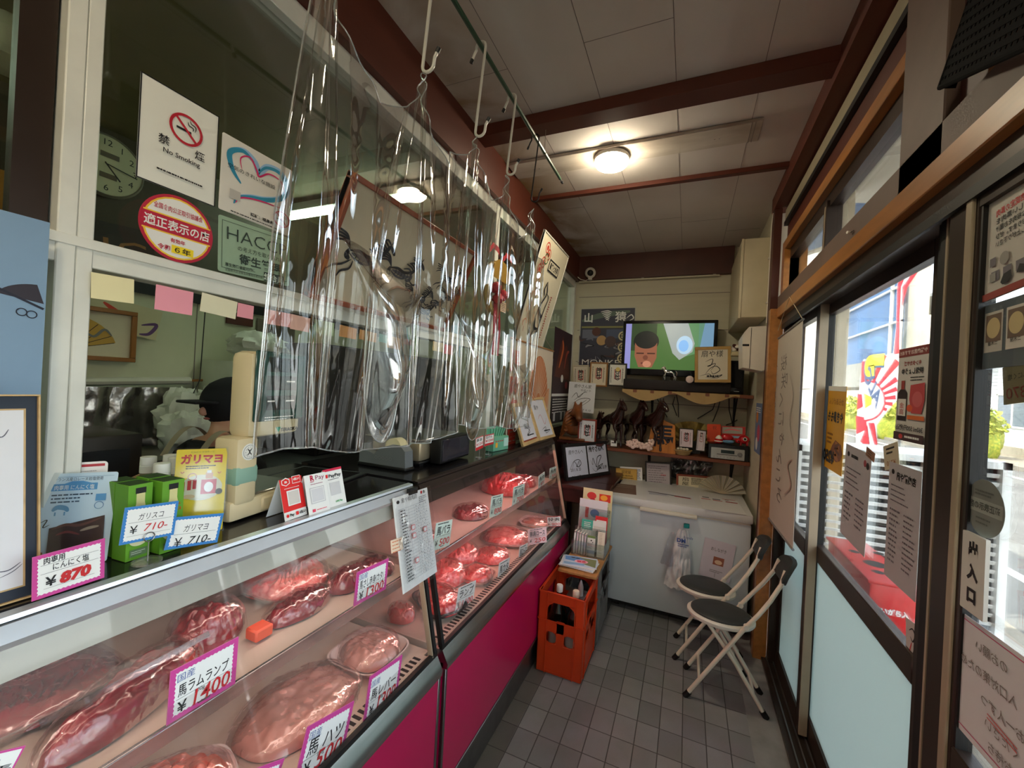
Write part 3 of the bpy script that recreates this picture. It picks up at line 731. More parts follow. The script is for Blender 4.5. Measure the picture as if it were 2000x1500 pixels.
for r_ in ((0, 0, 100, 1.6), (0, k-1.6, 100, 1.6), (0, 0, 1.6, k), (98.4, 0, 1.6, k)): c.rect(*r_, INK)
smoke_mark(c, 56, 47, 20); c.text('禁', 29, 81, 14, INK, 'C', bold=.012); c.text('煙', 75, 81, 14, INK, 'C', bold=.012); c.text('No Smoking', 52, 93, 9.5, INK, 'C', bold=.01)
c.smalls(22, 118, 62, 1, 3, INK, lh=2.2, seg=3)
c.done('no_smoking_sign', None, 'white black-edged 禁煙 No Smoking sign on upper glass', 'sign')
c = on_plane((435, 257), (571, 334), (430, 408), 0, PG, face=paper(226, 222, 214), r=.004)
c.design(112)
HX = [(38, 62), (14, 46), (10, 24), (26, 12), (42, 20), (48, 34), (60, 18), (80, 16), (92, 34), (84, 56), (60, 70), (40, 76), (24, 84), (18, 96)]
c.curve([(x+1.5, y-2) for x, y in HX[1:]], 9, LB); c.curve([(x, y) for x, y in [(26, 62)]+HX[1:5]], 7, CY); c.curve(HX[5:], 7, CY)
c.curve([(26, 40), (24, 24), (36, 16), (46, 30), (50, 38), (64, 26), (82, 28), (90, 46)], 2.8, paper(205, 30, 100)); c.curve([(84, 72), (60, 74), (40, 78), (26, 84), (20, 94)], 2.6, paper(205, 30, 100))
c.text('空気のきれいな施設', 8, 46, 7.5, INK, fit=66)
c.rect(12, 76, 14, 14, paper(190, 186, 180)); smoke_mark(c, 86, 90, 12)
c.text('認証：福島県', 40, 104, 5.5, INK, bold=.03, fit=34); c.smalls(14, 108, 70, 1, 3, INK, lh=1.6)
c.done('clean_air_sign', None, 'cream sign with blue and magenta ribbon heart on glass', 'sign')
a = at(274, 430, 0, PG); e = at(419, 465, 0, PG); ce = at(348, 448, 0, PG); dy = (e.y-a.y)
c = Card((PG, ce.y-dy/2, ce.z-dy/2), (0, 1, 0), (0, 0, 1), dy, dy, r=dy/2, face=paper(190, 28, 60))
YL = paper(245, 200, 60)
c.disc(50, 50, 46, YL); c.disc(50, 50, 43.5, WHITE)
c.poly([(5, 34), (95, 34), (96, 62), (4, 62)], YL); c.poly([(4.5, 36), (95.5, 36), (96.5, 60), (3.5, 60)], paper(190, 28, 60))
c.text('全国食肉公正取引協議会', 50, 27, 9, paper(190, 28, 60), 'C', bold=.01, fit=66)
c.text('適正表示の店', 50, 54.5, 17, WHITE, 'C', bold=.018, fit=88)
c.text('有効年', 50, 72, 7, paper(190, 28, 60), 'C', bold=.02, fit=20); c.rect(42, 76, 30, 12, paper(250, 220, 30)); c.text('令和', 24, 86, 8.5, paper(190, 28, 60), bold=.02, fit=16); c.text('６年', 46, 86, 9.5, INK, bold=.02, fit=22)
c.done('round_shop_sticker', None, 'round red and white 適正表示の店 sticker on glass', 'sticker')
c = on_plane((427, 418), (566, 466), (424, 528), 0, PG, face=paper(150, 176, 150), back=paper(170, 190, 170), r=.005)
TG = paper(40, 56, 48)
for r_ in ((4, 5, 92, .6), (4, c.H-6, 92, .6), (4, 5, .6, c.H-11), (95.4, 5, .6, c.H-11)): c.rect(*r_, TG)
c.text('HACCP', 10, 28, 24, TG, fit=84, bold=-.01); c.text('の考え方を取り入れた', 24, 38, 7, TG, fit=66); c.text('衛生管理', 26, 54, 14, TG, fit=60, bold=.02)
c.text('厚生労働省認可団体', 8, 62, 5, TG, fit=40, bold=.02); c.text('全国食肉生活衛生同業組合連合会', 8, 68, 4, TG, fit=50); c.rect(60, 58, 30, 12, TG); c.text('組合員', 75, 68, 10, paper(210, 225, 210), 'C', bold=.02)
c.done('hygiene_plaque', None, 'green plaque reading HACCP 衛生管理 behind plastic curtain edge', 'plaque')
# sticky notes along the transom bar
NOTE = [((178, 531), (262, 546), (178, 582), (238, 228, 180), 'widest pale yellow note, nearest the white post'),
 ((305, 555), (378, 571), (298, 603), (244, 160, 178), 'big pink note hanging right of the yellow one'),
 ((395, 571), (464, 590), (394, 608), (232, 226, 196), 'cream note taped between two pink notes'),
 ((465, 591), (496, 598), (463, 618), (240, 158, 172), 'small pink note overlapping the cream note edge'),
 ((517, 603), (568, 613), (513, 631), (238, 168, 164), 'salmon pink note just inside the curtain edge'),
 ((569, 613), (606, 622), (567, 642), (240, 190, 176), 'peach note right of the salmon note'),
 ((615, 623), (653, 631), (610, 650), (186, 204, 160), 'pale green note behind the curtain'),
 ((664, 634), (697, 642), (660, 656), (226, 160, 96), 'orange note left of the second orange note'),
 ((703, 643), (736, 651), (701, 662), (220, 158, 90), 'second orange note, beside the teal one'),
 ((741, 651), (756, 655), (740, 667), (130, 190, 180), 'tiny teal note in the note row'),
 ((758, 655), (784, 662), (755, 678), (224, 160, 96), 'longer orange note right of the teal note'),
 ((790, 661), (808, 665), (788, 672), (236, 160, 150), 'tiny salmon note past the orange notes'),
 ((846, 666), (867, 671), (844, 684), (228, 204, 150), 'straw coloured note near far end of row'),
 ((868, 672), (885, 676), (866, 690), (226, 120, 136), 'deep pink note at far end of row')]
for TL, TR, BL, col, lab in NOTE:
    c = on_plane(TL, TR, BL, 0, PX+.009, face=paper(*col), th=.0006); c.O.z -= 0
    c.done('sticky_note', None, lab, 'note', 'notes under the transom bar')
# ------------------------------------------------------------------ brush-drawn horses
GI = paper(34, 34, 42); GI2 = paper(92, 92, 100)
def horse(c, x, y, s, fl=1, seed=0, mt=GI):
    rnd = random.Random(seed)
    def q(p): return (x+fl*p[0]*s, y+p[1]*s)
    C = lambda pts, w, m=mt: c.curve([q(p) for p in pts], w*s, m)
    C([(-1.0, .1), (-.5, .0), (0, .08), (.45, -.05), (.7, -.25)], .16); C([(-.95, .2), (-.5, .38), (0, .40), (.4, .25)], .10, GI2)
    C([(-1.0, .05), (-1.05, .3), (-.85, .42)], .22); C([(.4, .0), (.62, .15), (.5, .36), (.25, .4)], .2, GI2)
    C([(.5, .05), (.72, -.3), (.9, -.62), (1.0, -.72)], .2); C([(.96, -.72), (1.18, -.56), (1.34, -.42)], .17); C([(.98, -.8), (1.02, -.95)], .06)
    for i in range(7): t = i/6; bx, by = .55+.42*t, -.02-.72*t; C([(bx, by), (bx-.22-.1*rnd.random(), by-.16), (bx-.5-.2*rnd.random(), by-.05-.25*rnd.random())], .09)
    for i in range(4): C([(-1.0, .05), (-1.35, -.18-.08*i), (-1.75-.1*i, -.1-.14*i), (-2.0, .05-.2*i)], .08)
    C([(.45, .3), (.85, .5), (1.15, .42), (1.3, .62)], .10); C([(.3, .38), (.5, .72), (.85, .78), (.92, .98)], .10)
    C([(-.8, .4), (-1.15, .68), (-1.5, .82), (-1.75, 1.05)], .10); C([(-.7, .42), (-.75, .75), (-1.1, .95), (-1.2, 1.2)], .10)
    C([(-.6, .1), (-.3, .22), (.1, .2)], .05, GI2); C([(-.9, .16), (-.4, .2), (.1, .24), (.5, .16)], .18, GI2)
    for i in range(6): C([(-.7+.22*i, .04), (-.62+.22*i, .2), (-.7+.22*i, .36)], .05)
BR = M('reddish_wood_frame', (150, 70, 36), rough=.4, var=.1, stretch=(1, 1, 4), coat=.2)
c = Card((-.97, .806, 1.759), (0, 1, 0), (.143, 0, .322), .677, .352, th=.02, back=BR, face=paper(208, 194, 168))
for x, y, s, sd in ((22, 27, 11, 1), (46, 27, 10, 2), (64, 36, 7, 3), (72, 42, 6, 4), (80, 20, 7.5, 5), (86, 30, 6, 6), (76, 35, 6, 7)): horse(c, x, y, s, 1, sd)
c.mb.build('print', t_ := thing('horse_painting', 'brown-framed ink painting of galloping horses leaning above the bar', 'picture', c.O), recalc=False)
f = Card(c.O, c.U, c.V, c.w, c.h, th=.02, back=BR, face=BR); f.mb = MB(); f.frame(2.2, .012, BR); f.mb.build('frame', t_)
AL = M('thin_pale_frame', (205, 200, 190), rough=.4)
c = Card((-.97, 2.249, 1.80), (0, 1, 0), (.165, 0, .66), .51, .68, th=.012, back=AL, face=paper(214, 204, 178))
R2 = paper(196, 60, 40)
for i, (x, y) in enumerate(((22, 14), (30, 20), (20, 32), (14, 42), (26, 26))): c.ring(x, y, 6, 1.5, R2 if i != 4 else paper(60, 90, 50)); c.disc(x, y, 3, R2 if i != 4 else paper(200, 190, 150))
c.rect(38, 22, 40, 15, INK); c.rect(40, 24, 36, 11, paper(214, 204, 178)); c.text('桑鶴と絵馬', 42, 33, 9, INK, bold=.03, fit=32)
for i in range(4): c.ring(18-i*1.5, 56+i*17, 5, 1.2, paper(210, 130, 100), a1=4); c.line([(18-i*1.5, 60+i*17), (20-i*1.5, 66+i*17)], 1.2, paper(170, 110, 100))
for (pts, w_) in ((((50, 48), (54, 54), (58, 62), (50, 74), (44, 84), (42, 96)), 3), (((58, 62), (68, 66), (64, 80), (62, 94), (60, 108), (50, 122)), 2.5), (((44, 84), (54, 90), (62, 92)), 5), (((42, 96), (48, 108), (58, 108)), 4), (((50, 48), (46, 58), (52, 66)), 3), (((48, 110), (40, 124), (36, 136)), 2), (((60, 108), (56, 122), (58, 132)), 2)): c.curve(list(pts), w_, GI)
c.smalls(74, 62, 5, 18, 3.2, paper(170, 70, 60), lh=1.6, seg=4)
t_ = thing('horse_drawing_board', 'tall pale-framed board with brush-drawn horse, hanging tilted past curtain', 'picture', c.O); c.mb.build('print', t_, recalc=False)
f = Card(c.O, c.U, c.V, c.w, c.h, th=.012, back=AL, face=AL); f.mb = MB(); f.frame(2.0, .004, AL); f.mb.build('frame', t_)
# fan banner
c = Card((-.965, 2.20, 1.20), (0, 1, 0), (0, 0, 1), .82, .62, th=.002, face=paper(216, 200, 178))
for cx, cy, r, a0, a1, m in ((64, 50, 34, 15, 165, paper(196, 120, 76)), (92, 60, 20, 90, 235, paper(220, 140, 80))):
    c.poly([(cx, cy)]+[(cx+r*math.cos(math.radians(a0+(a1-a0)*i/16))*.75, cy-r*math.sin(math.radians(a0+(a1-a0)*i/16))*1.25) for i in range(17)], m)
    for i in range(15): a = math.radians(a0+(a1-a0)*(i+.5)/15); c.line([(cx+r*.25*math.cos(a)*.75, cy-r*.25*math.sin(a)*1.25), (cx+r*math.cos(a)*.74, cy-r*math.sin(a)*1.22)], .7, paper(230, 200, 170))
c.text('馬肉名産', 8, 22, 17, R2, bold=.04, vert=True, align='C'); c.text('名所', 28, 44, 15, R2, bold=.03, vert=True, align='C'); c.text('おかげさん', 22, 74, 9, INK, bold=.02)
t_ = thing('fan_banner', 'cream cloth banner with orange fans and red characters', 'banner', c.O); c.mb.build('cloth', t_, recalc=False)
b = MB(); p = c.O+c.V*c.h; b.tube([p-c.U*.01, p+c.U*(c.w+.01)], .006, mOrange); b.tube([p, p+c.U*c.w/2+V3((0, 0, .14)), p+c.U*c.w], .002, mTan); b.build('hanging_rod', t_)
# volcano-like dark poster at the far end
c = Card((PX+.012, 3.20, 1.24), (0, 1, 0), (0, 0, 1), .55, .80, face=paper(58, 36, 44), back=INK)
c.poly([(8, 74), (30, 30), (46, 8), (56, 26), (70, 20), (90, 60), (96, 78)], paper(96, 46, 40)); c.curve([(30, 60), (48, 30), (44, 16)], 8, paper(214, 110, 60)); c.curve([(60, 60), (70, 36), (84, 30)], 6, paper(170, 70, 50))
c.disc(50, 76, 7, WHITE, 6); c.disc(76, 86, 8, paper(150, 60, 70), 6); c.rect(0, 100, 100, 4, WHITE); c.rect(0, 106, 100, c.H-106, paper(46, 44, 48))
c.smalls(6, 108, 86, 6, 4, WHITE, lh=1.4); c.rect(14, 132, 12, 16, WHITE) if c.H > 148 else None
for x in (12, 50, 70): c.rect(x, 128, 10, 14, paper(190, 190, 194))
c.done('event_poster', None, 'dark reddish event poster on glass by the far post', 'poster')
# new-year ornament
t_ = thing('new_year_ornament', 'red and gold hanging new-year ornament with ribbons behind curtain', 'ornament', (-.98, 1.98, 2.02))
mG = M('gold_paper', (214, 168, 80), rough=.35, metal=.5); mRd = M('red_paper', (176, 30, 44), rough=.5); mStraw = M('rice_straw', (186, 160, 96), rough=.8)
b = MB(); b.tube([(-.98, 1.98+.10*math.sin(a), 2.06+.13*math.cos(a)) for a in [2*PI*i/24 for i in range(24)]], .018, mStraw, closed=True); b.build('straw_ring', t_)
for nm, col, pts in (('ribbon', mRd, [(0, .06, .36), (.0, .10, .42), (.01, .16, .40), (.0, .1, .33)]), ('fan', mG, None), ('tassel', mRd, None)):
    b = MB()
    if nm == 'ribbon':
        for sg in (1, -1): b.grid(lambda u, v: (-.955+.01*math.sin(u*9), 1.98+sg*(.02+.12*u), 2.20+.05*math.sin(u*3)+v*.03), 12, 2, col)
    elif nm == 'fan':
        b.add([(-.95, 1.98, 2.10)]+[(-.948+.006*(i % 2), 1.98+.11*math.cos(PI*i/14), 2.10+.11*math.sin(PI*i/14)) for i in range(15)], [(0, i, i+1) for i in range(1, 15)], col)
    else:
        for i in range(9): b.tube([(-.965, 1.95+.008*i, 1.98), (-.955, 1.94+.010*i, 1.84), (-.96, 1.94+.010*i, 1.70)], .003, col, n=5)
    b.build(nm, t_)
b = MB(); [b.blob((-.95, 1.96+dy, 2.0+dz), (.03, .035, .03), mRd, seed=i, n=7) for i, (dy, dz) in enumerate(((0, 0), (.06, .03), (-.03, .05)))]; b.build('flower', t_)
c = Card((-.945, 1.99, 1.94), (0, 1, 0), (0, 0, 1), .07, .055, face=paper(220, 190, 160)); c.smalls(10, 14, 80, 5, 13, INK, lh=5); c.mb.build('paper_tag', t_, recalc=False)
# blue poster, far left
c = Card((-1.0, .10, 1.36), (0, 1, 0), (0, 0, 1), .222, .42, face=paper(128, 158, 188), r=0)
O_ = c.O
cx, cy, r = 97, 62, 22
c.poly([(cx+2, cy)]+[(cx+r*math.cos(math.radians(95+70*i/10)), cy-r*.62*math.sin(math.radians(95+70*i/10))) for i in range(11)], paper(46, 40, 52)); c.line([(74, 54), (99, 66)], 1.6, paper(20, 24, 44))
c.ring(88, 70, 2.6, .7, paper(20, 24, 44)); c.ring(93, 71, 2.6, .7, paper(20, 24, 44)); c.text('OUGIYA', 100, 172, 22, paper(30, 30, 50), 'R', bold=.0)
c.done('blue_shop_poster', None, 'pale blue poster with dark fan emblem at left edge', 'poster')
# ------------------------------------------------------------------ kitchen behind the partition
mPur = paper(92, 60, 110)
c = on_plane((150, 560), (318, 610), (150, 628), 0, -2.87, face=paper(196, 188, 150)); c.curve([(30, 10), (55, 24), (70, 40), (50, 46)], 9, R2); c.curve([(78, 28), (96, 22), (90, 38), (78, 42)], 5, mPur); c.curve([(8, 14), (20, 30), (34, 40)], 7, R2)
c.done('brush_painted_paper', None, 'cream paper with red and purple brush strokes above framed fan', 'paper sign')
gold = M('gilt_frame', (140, 92, 40), rough=.3, metal=.3)
p0 = at(262, 708, 0, -2.86); c = Card((-2.86, p0.y-.52, p0.z), (0, 1, 0), (0, 0, 1), .52, .28, th=.03, back=gold, face=paper(206, 196, 168))
cx, cy = 47, 44; c.poly([(cx, cy)]+[(cx+38*math.cos(math.radians(16+150*i/18)), cy-34*math.sin(math.radians(16+150*i/18))) for i in range(19)], paper(190, 150, 62))
for i in range(13): a = math.radians(16+150*i/12); c.line([(cx, cy), (cx+37*math.cos(a), cy-33*math.sin(a))], .6, INK)
c.poly([(cx, cy)]+[(cx+11*math.cos(math.radians(16+150*i/18)), cy-10*math.sin(math.radians(16+150*i/18))) for i in range(19)], paper(180, 174, 150)); c.curve([(58, 24), (66, 30), (74, 22), (80, 28)], 2.5, paper(110, 112, 110)); c.curve([(46, 48), (60, 50), (68, 52)], 1.5, paper(190, 90, 50))
t_ = thing('framed_fan', 'gilt-framed golden folding fan on the kitchen wall', 'picture', c.O); c.mb.build('picture', t_, recalc=False); f = Card(c.O, c.U, c.V, c.w, c.h, th=.03, back=gold, face=gold); f.mb = MB(); f.frame(4.5, .015, gold); f.mb.build('frame', t_)
# clock
t_ = thing('wall_clock', 'round cream wall clock half hidden by white post', 'clock', (-2.88, 1.115, 2.585))
Rm = Matrix.Translation((-2.885, 1.115, 2.585)) @ Matrix.Rotation(PI/2, 4, 'Y')
b = MB(); b.lathe([(.16, 0), (.165, .02), (.155, .035), (.15, .028)], M('clock_rim', (120, 112, 96), rough=.4), n=36, T=Rm); b.build('rim', t_)
c = Card((-2.856, 1.115-.15, 2.585-.15), (0, 1, 0), (0, 0, 1), .3, .3, r=.15, face=paper(190, 184, 154))
for i in range(1, 13): a = math.radians(90-30*i); c.text(str(i), 50+39*math.cos(a), 50-39*math.sin(a)+5, 15, INK, 'C')
c.rect(40, 28, 26, 9, paper(90, 84, 70)); c.rect(40, 64, 24, 9, paper(90, 84, 70)); c.mb.build('dial', t_, recalc=False)
c2 = Card((-2.852, 1.115-.15, 2.585-.15), (0, 1, 0), (0, 0, 1), .3, .3); c2.mb = MB(); c2.mb.noflip = True; c2.z = .004
c2.line([(46, 48), (92, 56)], 1.8, INK); c2.line([(46, 46), (68, 72)], 2.4, INK); c2.mb.build('hands', t_, recalc=False)
# dark sign board with gold letters
c = on_plane((150, 420), (300, 455), (150, 505), 0, -2.78, face=paper(40, 32, 26)); c.text('IC', 30, c.H*.9, 52, paper(150, 100, 50), fit=58, bold=.0)
c.done('letter_board', None, 'dark board with large brown letters IC below the clock', 'sign board')
# lantern and orange fan seen through the left pane
t_ = thing('white_lantern', 'small pale paper lantern with loop hanging at top left corner', 'lantern', (-2.0, .53, 2.50)); mLan = M('lantern_paper', (196, 190, 160), rough=.7)
b = MB(); b.lathe([(.03, 0), (.085, .02), (.075, .06), (.09, .10), (.075, .14), (.03, .17)], mLan, (-2.0, .53, 2.44), n=18); b.build('shade', t_)
b = MB(); b.tube([(-2.0, .53-.08, 2.58), (-2.0, .53-.06, 2.68), (-2.0, .53, 2.71), (-2.0, .53+.06, 2.68), (-2.0, .53+.08, 2.58)], .006, mLan); b.build('handle', t_)
b = MB(); b.add([(-2.5, .70, 2.06)]+[(-2.5+.01*(i % 2), .66+.20*math.cos(PI*i/16), 2.12+.16*math.sin(PI*i/16)) for i in range(17)], [(0, i, i+1) for i in range(1, 17)], M('orange_fan_paper', (170, 116, 40), rough=.6)); b.box(-2.53, -2.51, .4, .9, 1.9, 2.12, mDark); b.build('orange_fan', None, 'large orange paper fan in dim upper left pane', 'fan')
# rod with foil sheets
t_ = thing('hanging_rod', 'pale rod wrapped in film along the kitchen wall', 'rod', (-2.84, 1.3, 1.46)); b = MB(); b.tube([(-2.84, .9, 1.44), (-2.84, 1.55, 1.465)], .022, M('film_roll', (186, 184, 168), rough=.4)); b.build('film_roll', t_)
b = MB(); b.tube([(-2.84, 1.5, 1.463), (-2.84, 1.74, 1.475)], .008, mOrange); b.build('rod', t_)
mFoil = M('crumpled_foil', (190, 182, 176), rough=.22, metal=.9, bump=1.0, bscale=14, var=.2)
b = MB(); b.grid(lambda u, v: (-2.86+.02*noise.noise(V3((u*9, v*4, 0)))+.012*abs(math.sin(u*14)), .9+.62*u, 1.08+.34*v), 40, 12, mFoil); b.build('foil_curtain', None, 'crumpled silver foil sheets hanging on kitchen wall', 'foil')
# bags
mBagW = M('white_plastic_bag', (196, 198, 184), rough=.4, bump=.5, bscale=30)
b = MB(); b.blob((-2.6, 1.40, 1.27), (.09, .13, .16), mBagW, seed=3, amp=.35, fr=2.2, n=18, ridge=.05); b.blob((-2.52, 1.36, 1.18), (.08, .12, .13), mBagW, seed=5, amp=.4, n=14); b.blob((-2.55, 1.50, 1.30), (.07, .07, .15), mBagW, seed=9, amp=.4, n=12); b.tube([(-2.6, 1.44, 1.40), (-2.6, 1.47, 1.48), (-2.6, 1.48, 1.95)], .003, mBlack, n=5); b.build('hanging_bags', None, 'bundle of crumpled white plastic bags hanging from dark wire', 'plastic bags')
b = MB(); b.box(-2.88, -2.5, 1.62, 2.1, 1.40, 1.60, M('white_foam_box', (200, 204, 186), rough=.6), b=.012); b.build('foam_box', None, 'big pale foam box high on the kitchen shelf', 'box')
b = MB(); b.blob((-2.66, 1.85, 1.71), (.14, .18, .10), mBagW, seed=12, amp=.25, n=16, ridge=.04); b.build('bulk_bag', None, 'puffy translucent bag lying on the foam box', 'bag')
b = MB(); b.box(-2.9, -2.45, 1.55, 3.0, 1.37, 1.395, mSteelR); struct(b, 'trim_19')
b = MB(); b.box(-2.86, -2.2, .4, 3.6, 0, .95, mSteelR, b=.005); b.box(-2.86, -2.15, .4, 3.6, .95, .985, mSteelR, b=.003); b.build('kitchen_counter', None, 'long dull steel kitchen counter along back wall', 'counter')
b = MB(); b.box(-2.55, -2.18, .60, 1.02, .986, 1.25, M('dark_machine', (58, 52, 46), rough=.4, metal=.4), b=.01); b.box(-2.18, -2.17, .66, .97, 1.0, 1.19, mBlack); b.build('kitchen_machine', None, 'dark grey steel kitchen appliance behind the white post', 'appliance')
b = MB(); b.box(-3, -2.885, 1.78, 1.96, 1.86, 1.94, mDark); b.box(-2.89, -2.88, 1.99, 2.3, 1.72, 1.93, M('dim_photo', (96, 86, 70)), b=.002); b.build('dim_picture', None, 'small dim picture high on kitchen wall', 'picture')
# fluorescent tubes
for i, (y, x0, x1, lab) in enumerate(((2.15, -2.8, -1.7, 'glowing strip lamp on kitchen ceiling behind the curtain'),)):
    t_ = thing('strip_lamp', lab, 'lamp', (x0, y, 2.72)); b = MB(); b.box(x0-.05, x1+.05, y-.05, y+.05, 2.735, 2.79, mWhiteAl, b=.005); b.build('housing', t_)
    b = MB(); b.tube([(x0, y, 2.71), (x1, y, 2.71)], .016, M('cool_tube', (226, 255, 226), emit=13 if i == 0 else 13, var=0), n=10); b.build('tube', t_)
mFri = M('dark_fridge_steel', (44, 42, 40), rough=.3, metal=.4, var=.1)
t_ = thing('dark_refrigerator', 'dark upright kitchen refrigerator seen dimly through the curtain', 'refrigerator', (-2.5, 2.9, .986)); b = MB(); b.box(-2.86, -2.32, 2.05, 3.72, .987, 1.76, mFri, b=.006); b.build('body', t_)
for y0, y1 in ((2.07, 2.60), (2.62, 3.15), (3.17, 3.70)): b = MB(); b.box(-2.32, -2.30, y0, y1, 1.0, 1.75, mFri, b=.006); d_ = b.build('door', t_); b = MB(); b.box(-2.30, -2.275, y1-.06, y1-.04, 1.2, 1.5, mSteelR, b=.004); b.build('handle', d_)
t_ = thing('strip_lamp', 'added unseen strip lamp on kitchen ceiling, left of the white post', 'lamp', (-2.8, -.5, 2.72)); b = MB(); b.box(-2.85, -1.65, -.55, -.45, 2.735, 2.79, mWhiteAl, b=.005); b.build('housing', t_); b = MB(); b.tube([(-2.8, -.5, 2.71), (-1.7, -.5, 2.71)], .016, M('cool_tube'), n=10); b.build('tube', t_)  # extra lamp out of view, added to brighten the kitchen
# person at work
def skin_body(name, J, E, mt, parent, root=0, sub=2, off=0.0):
    me = bpy.data.meshes.new(name); me.from_pydata([V3(p)-_LOC[parent.name] for p, r in J], E, []); o = bpy.data.objects.new(name, me); COL.objects.link(o)
    md = o.modifiers.new('s', 'SKIN'); sv = me.skin_vertices[0].data
    for i, (p, r) in enumerate(J): sv[i].radius = (r[0]+off, r[1]+off) if isinstance(r, tuple) else (r+off, r+off); sv[i].use_root = (i == root)
    o.modifiers.new('d', 'SUBSURF').levels = sub
    dg = bpy.context.evaluated_depsgraph_get(); m2 = bpy.data.meshes.new_from_object(o.evaluated_get(dg)); bpy.data.objects.remove(o); m2.name = name
    m2.materials.clear(); m2.materials.append(mt); m2.polygons.foreach_set('use_smooth', [True]*len(m2.polygons))
    o = bpy.data.objects.new(name, m2); COL.objects.link(o); o.parent = parent; _LOC[o.name] = _LOC[parent.name]; return o
mSkin = M('skin', (206, 150, 122), rough=.5, var=.04); mBlk = M('black_cotton', (20, 19, 22), rough=.85, bump=.2); mApr = M('beige_apron', (178, 160, 136), rough=.8)

pr = thing('person', 'person in black cap and black T-shirt with beige apron straps, bending over work', 'person', (-1.95, 1.22, 0))
hx, hy, hz = -1.98, 1.285, 1.375
J = [((-1.93, 1.36, .92), (.15, .12)), ((-1.93, 1.29, 1.05), (.15, .12)), ((-1.93, 1.21, 1.145), (.165, .12)), ((-1.95, 1.235, 1.235), .055), ((-1.965, 1.27, 1.29), .06), ((hx, hy, 1.34), (.078, .088)), ((hx, hy-.005, 1.40), (.085, .095)), ((hx, hy, 1.45), (.06, .065)),
     ((-1.78, 1.14, 1.15), .070), ((-1.76, .97, 1.06), .052), ((-1.80, .82, 1.03), .036), ((-1.81, .76, 1.03), .030),
     ((-2.10, 1.22, 1.15), .065), ((-2.14, 1.10, 1.06), .045), ((-2.08, .92, 1.03), .034), ((-2.06, .86, 1.03), .03),
     ((-1.85, 1.38, .85), .09), ((-1.85, 1.36, .46), .062), ((-1.85, 1.39, .08), .045), ((-1.85, 1.30, .04), .04),
     ((-2.01, 1.38, .85), .09), ((-2.01, 1.36, .46), .062), ((-2.01, 1.39, .08), .045), ((-2.01, 1.30, .04), .04)]
E_ = [(0, 1), (1, 2), (2, 3), (3, 4), (4, 5), (5, 6), (6, 7), (2, 8), (8, 9), (9, 10), (10, 11), (2, 12), (12, 13), (13, 14), (14, 15), (0, 16), (16, 17), (17, 18), (18, 19), (0, 20), (20, 21), (21, 22), (22, 23)]
# five fingers and a thumb on each hand
for base, sx in ((11, 1), (15, -1)):
    p = V3(J[base][0])
    for k_ in range(4):
        o1 = p+V3((sx*(-.024+.016*k_), -.045, .004)); o2 = o1+V3((0, -.032-.006*(k_ in (1, 2)), -.014)); n0 = len(J)
        J.append((tuple(o1), .010)); J.append((tuple(o2), .008)); E_ += [(base, n0), (n0, n0+1)]
    n0 = len(J); J.append((tuple(p+V3((-sx*.034, -.018, -.004))), .011)); J.append((tuple(p+V3((-sx*.045, -.048, -.012))), .009)); E_ += [(base, n0), (n0, n0+1)]
skin_body('body', J, E_, mSkin, pr)
skin_body('t_shirt', [(p, r) for p, r in J[:3]]+[((-1.95, 1.225, 1.205), .075), J[8], ((-1.765, 1.01, 1.08), .060), J[12], ((-2.13, 1.15, 1.09), .058)], [(0, 1), (1, 2), (2, 3), (2, 4), (4, 5), (2, 6), (6, 7)], mBlk, pr, off=.012)
skin_body('trousers', [(J[0][0], (.15, .12))]+[J[i] for i in (16, 17, 18, 20, 21, 22)], [(0, 1), (1, 2), (2, 3), (0, 4), (4, 5), (5, 6)], M('dark_trousers', (36, 38, 48), rough=.9), pr, off=.012)
b = MB(); b.blob((hx+.0, hy+.01, 1.395), (.112, .125, .118), mBlk, seed=1, amp=.03, n=16); b.build('cap', pr)
b = MB(); b.box(hx-.07, hx+.07, hy-.185, hy-.08, 1.392, 1.404, mBlk, b=.006); b.build('cap_brim', pr)
b = MB(); b.blob((hx, hy+.05, 1.335), (.088, .075, .06), M('black_hair', (18, 15, 14), rough=.6), seed=4, amp=.08, n=12); b.build('hair', pr)
b = MB(); b.blob((hx, hy-.108, 1.355), (.014, .02, .02), mSkin, seed=1, amp=.02, n=8)
b.build('nose', pr)
for sx in (-1, 1): b = MB(); b.blob((hx+sx*.034, hy-.094, 1.372), (.012, .006, .006), INK, n=6, amp=0); b.build('eye', pr)
b = MB(); b.blob((hx, hy-.094, 1.322), (.022, .006, .006), M('lips', (170, 90, 84)), n=6, amp=0); b.build('mouth', pr)
for sx in (-1, 1): b = MB(); b.blob((hx+sx*.09, hy+.005, 1.36), (.012, .022, .03), mSkin, n=8, amp=.05, seed=2); b.build('ear', pr)
for x in (-1.83, -2.06):
    b = MB(); b.grid(lambda u, v: (x-.022+.044*u, 1.07+.20*v, 1.10+.165*math.sin(PI*(.12+.76*v))+.03*v), 2, 12, mApr); b.build('apron_strap', pr)

pr.location = (pr.location[0], pr.location[1]-.035, pr.location[2]+.0)
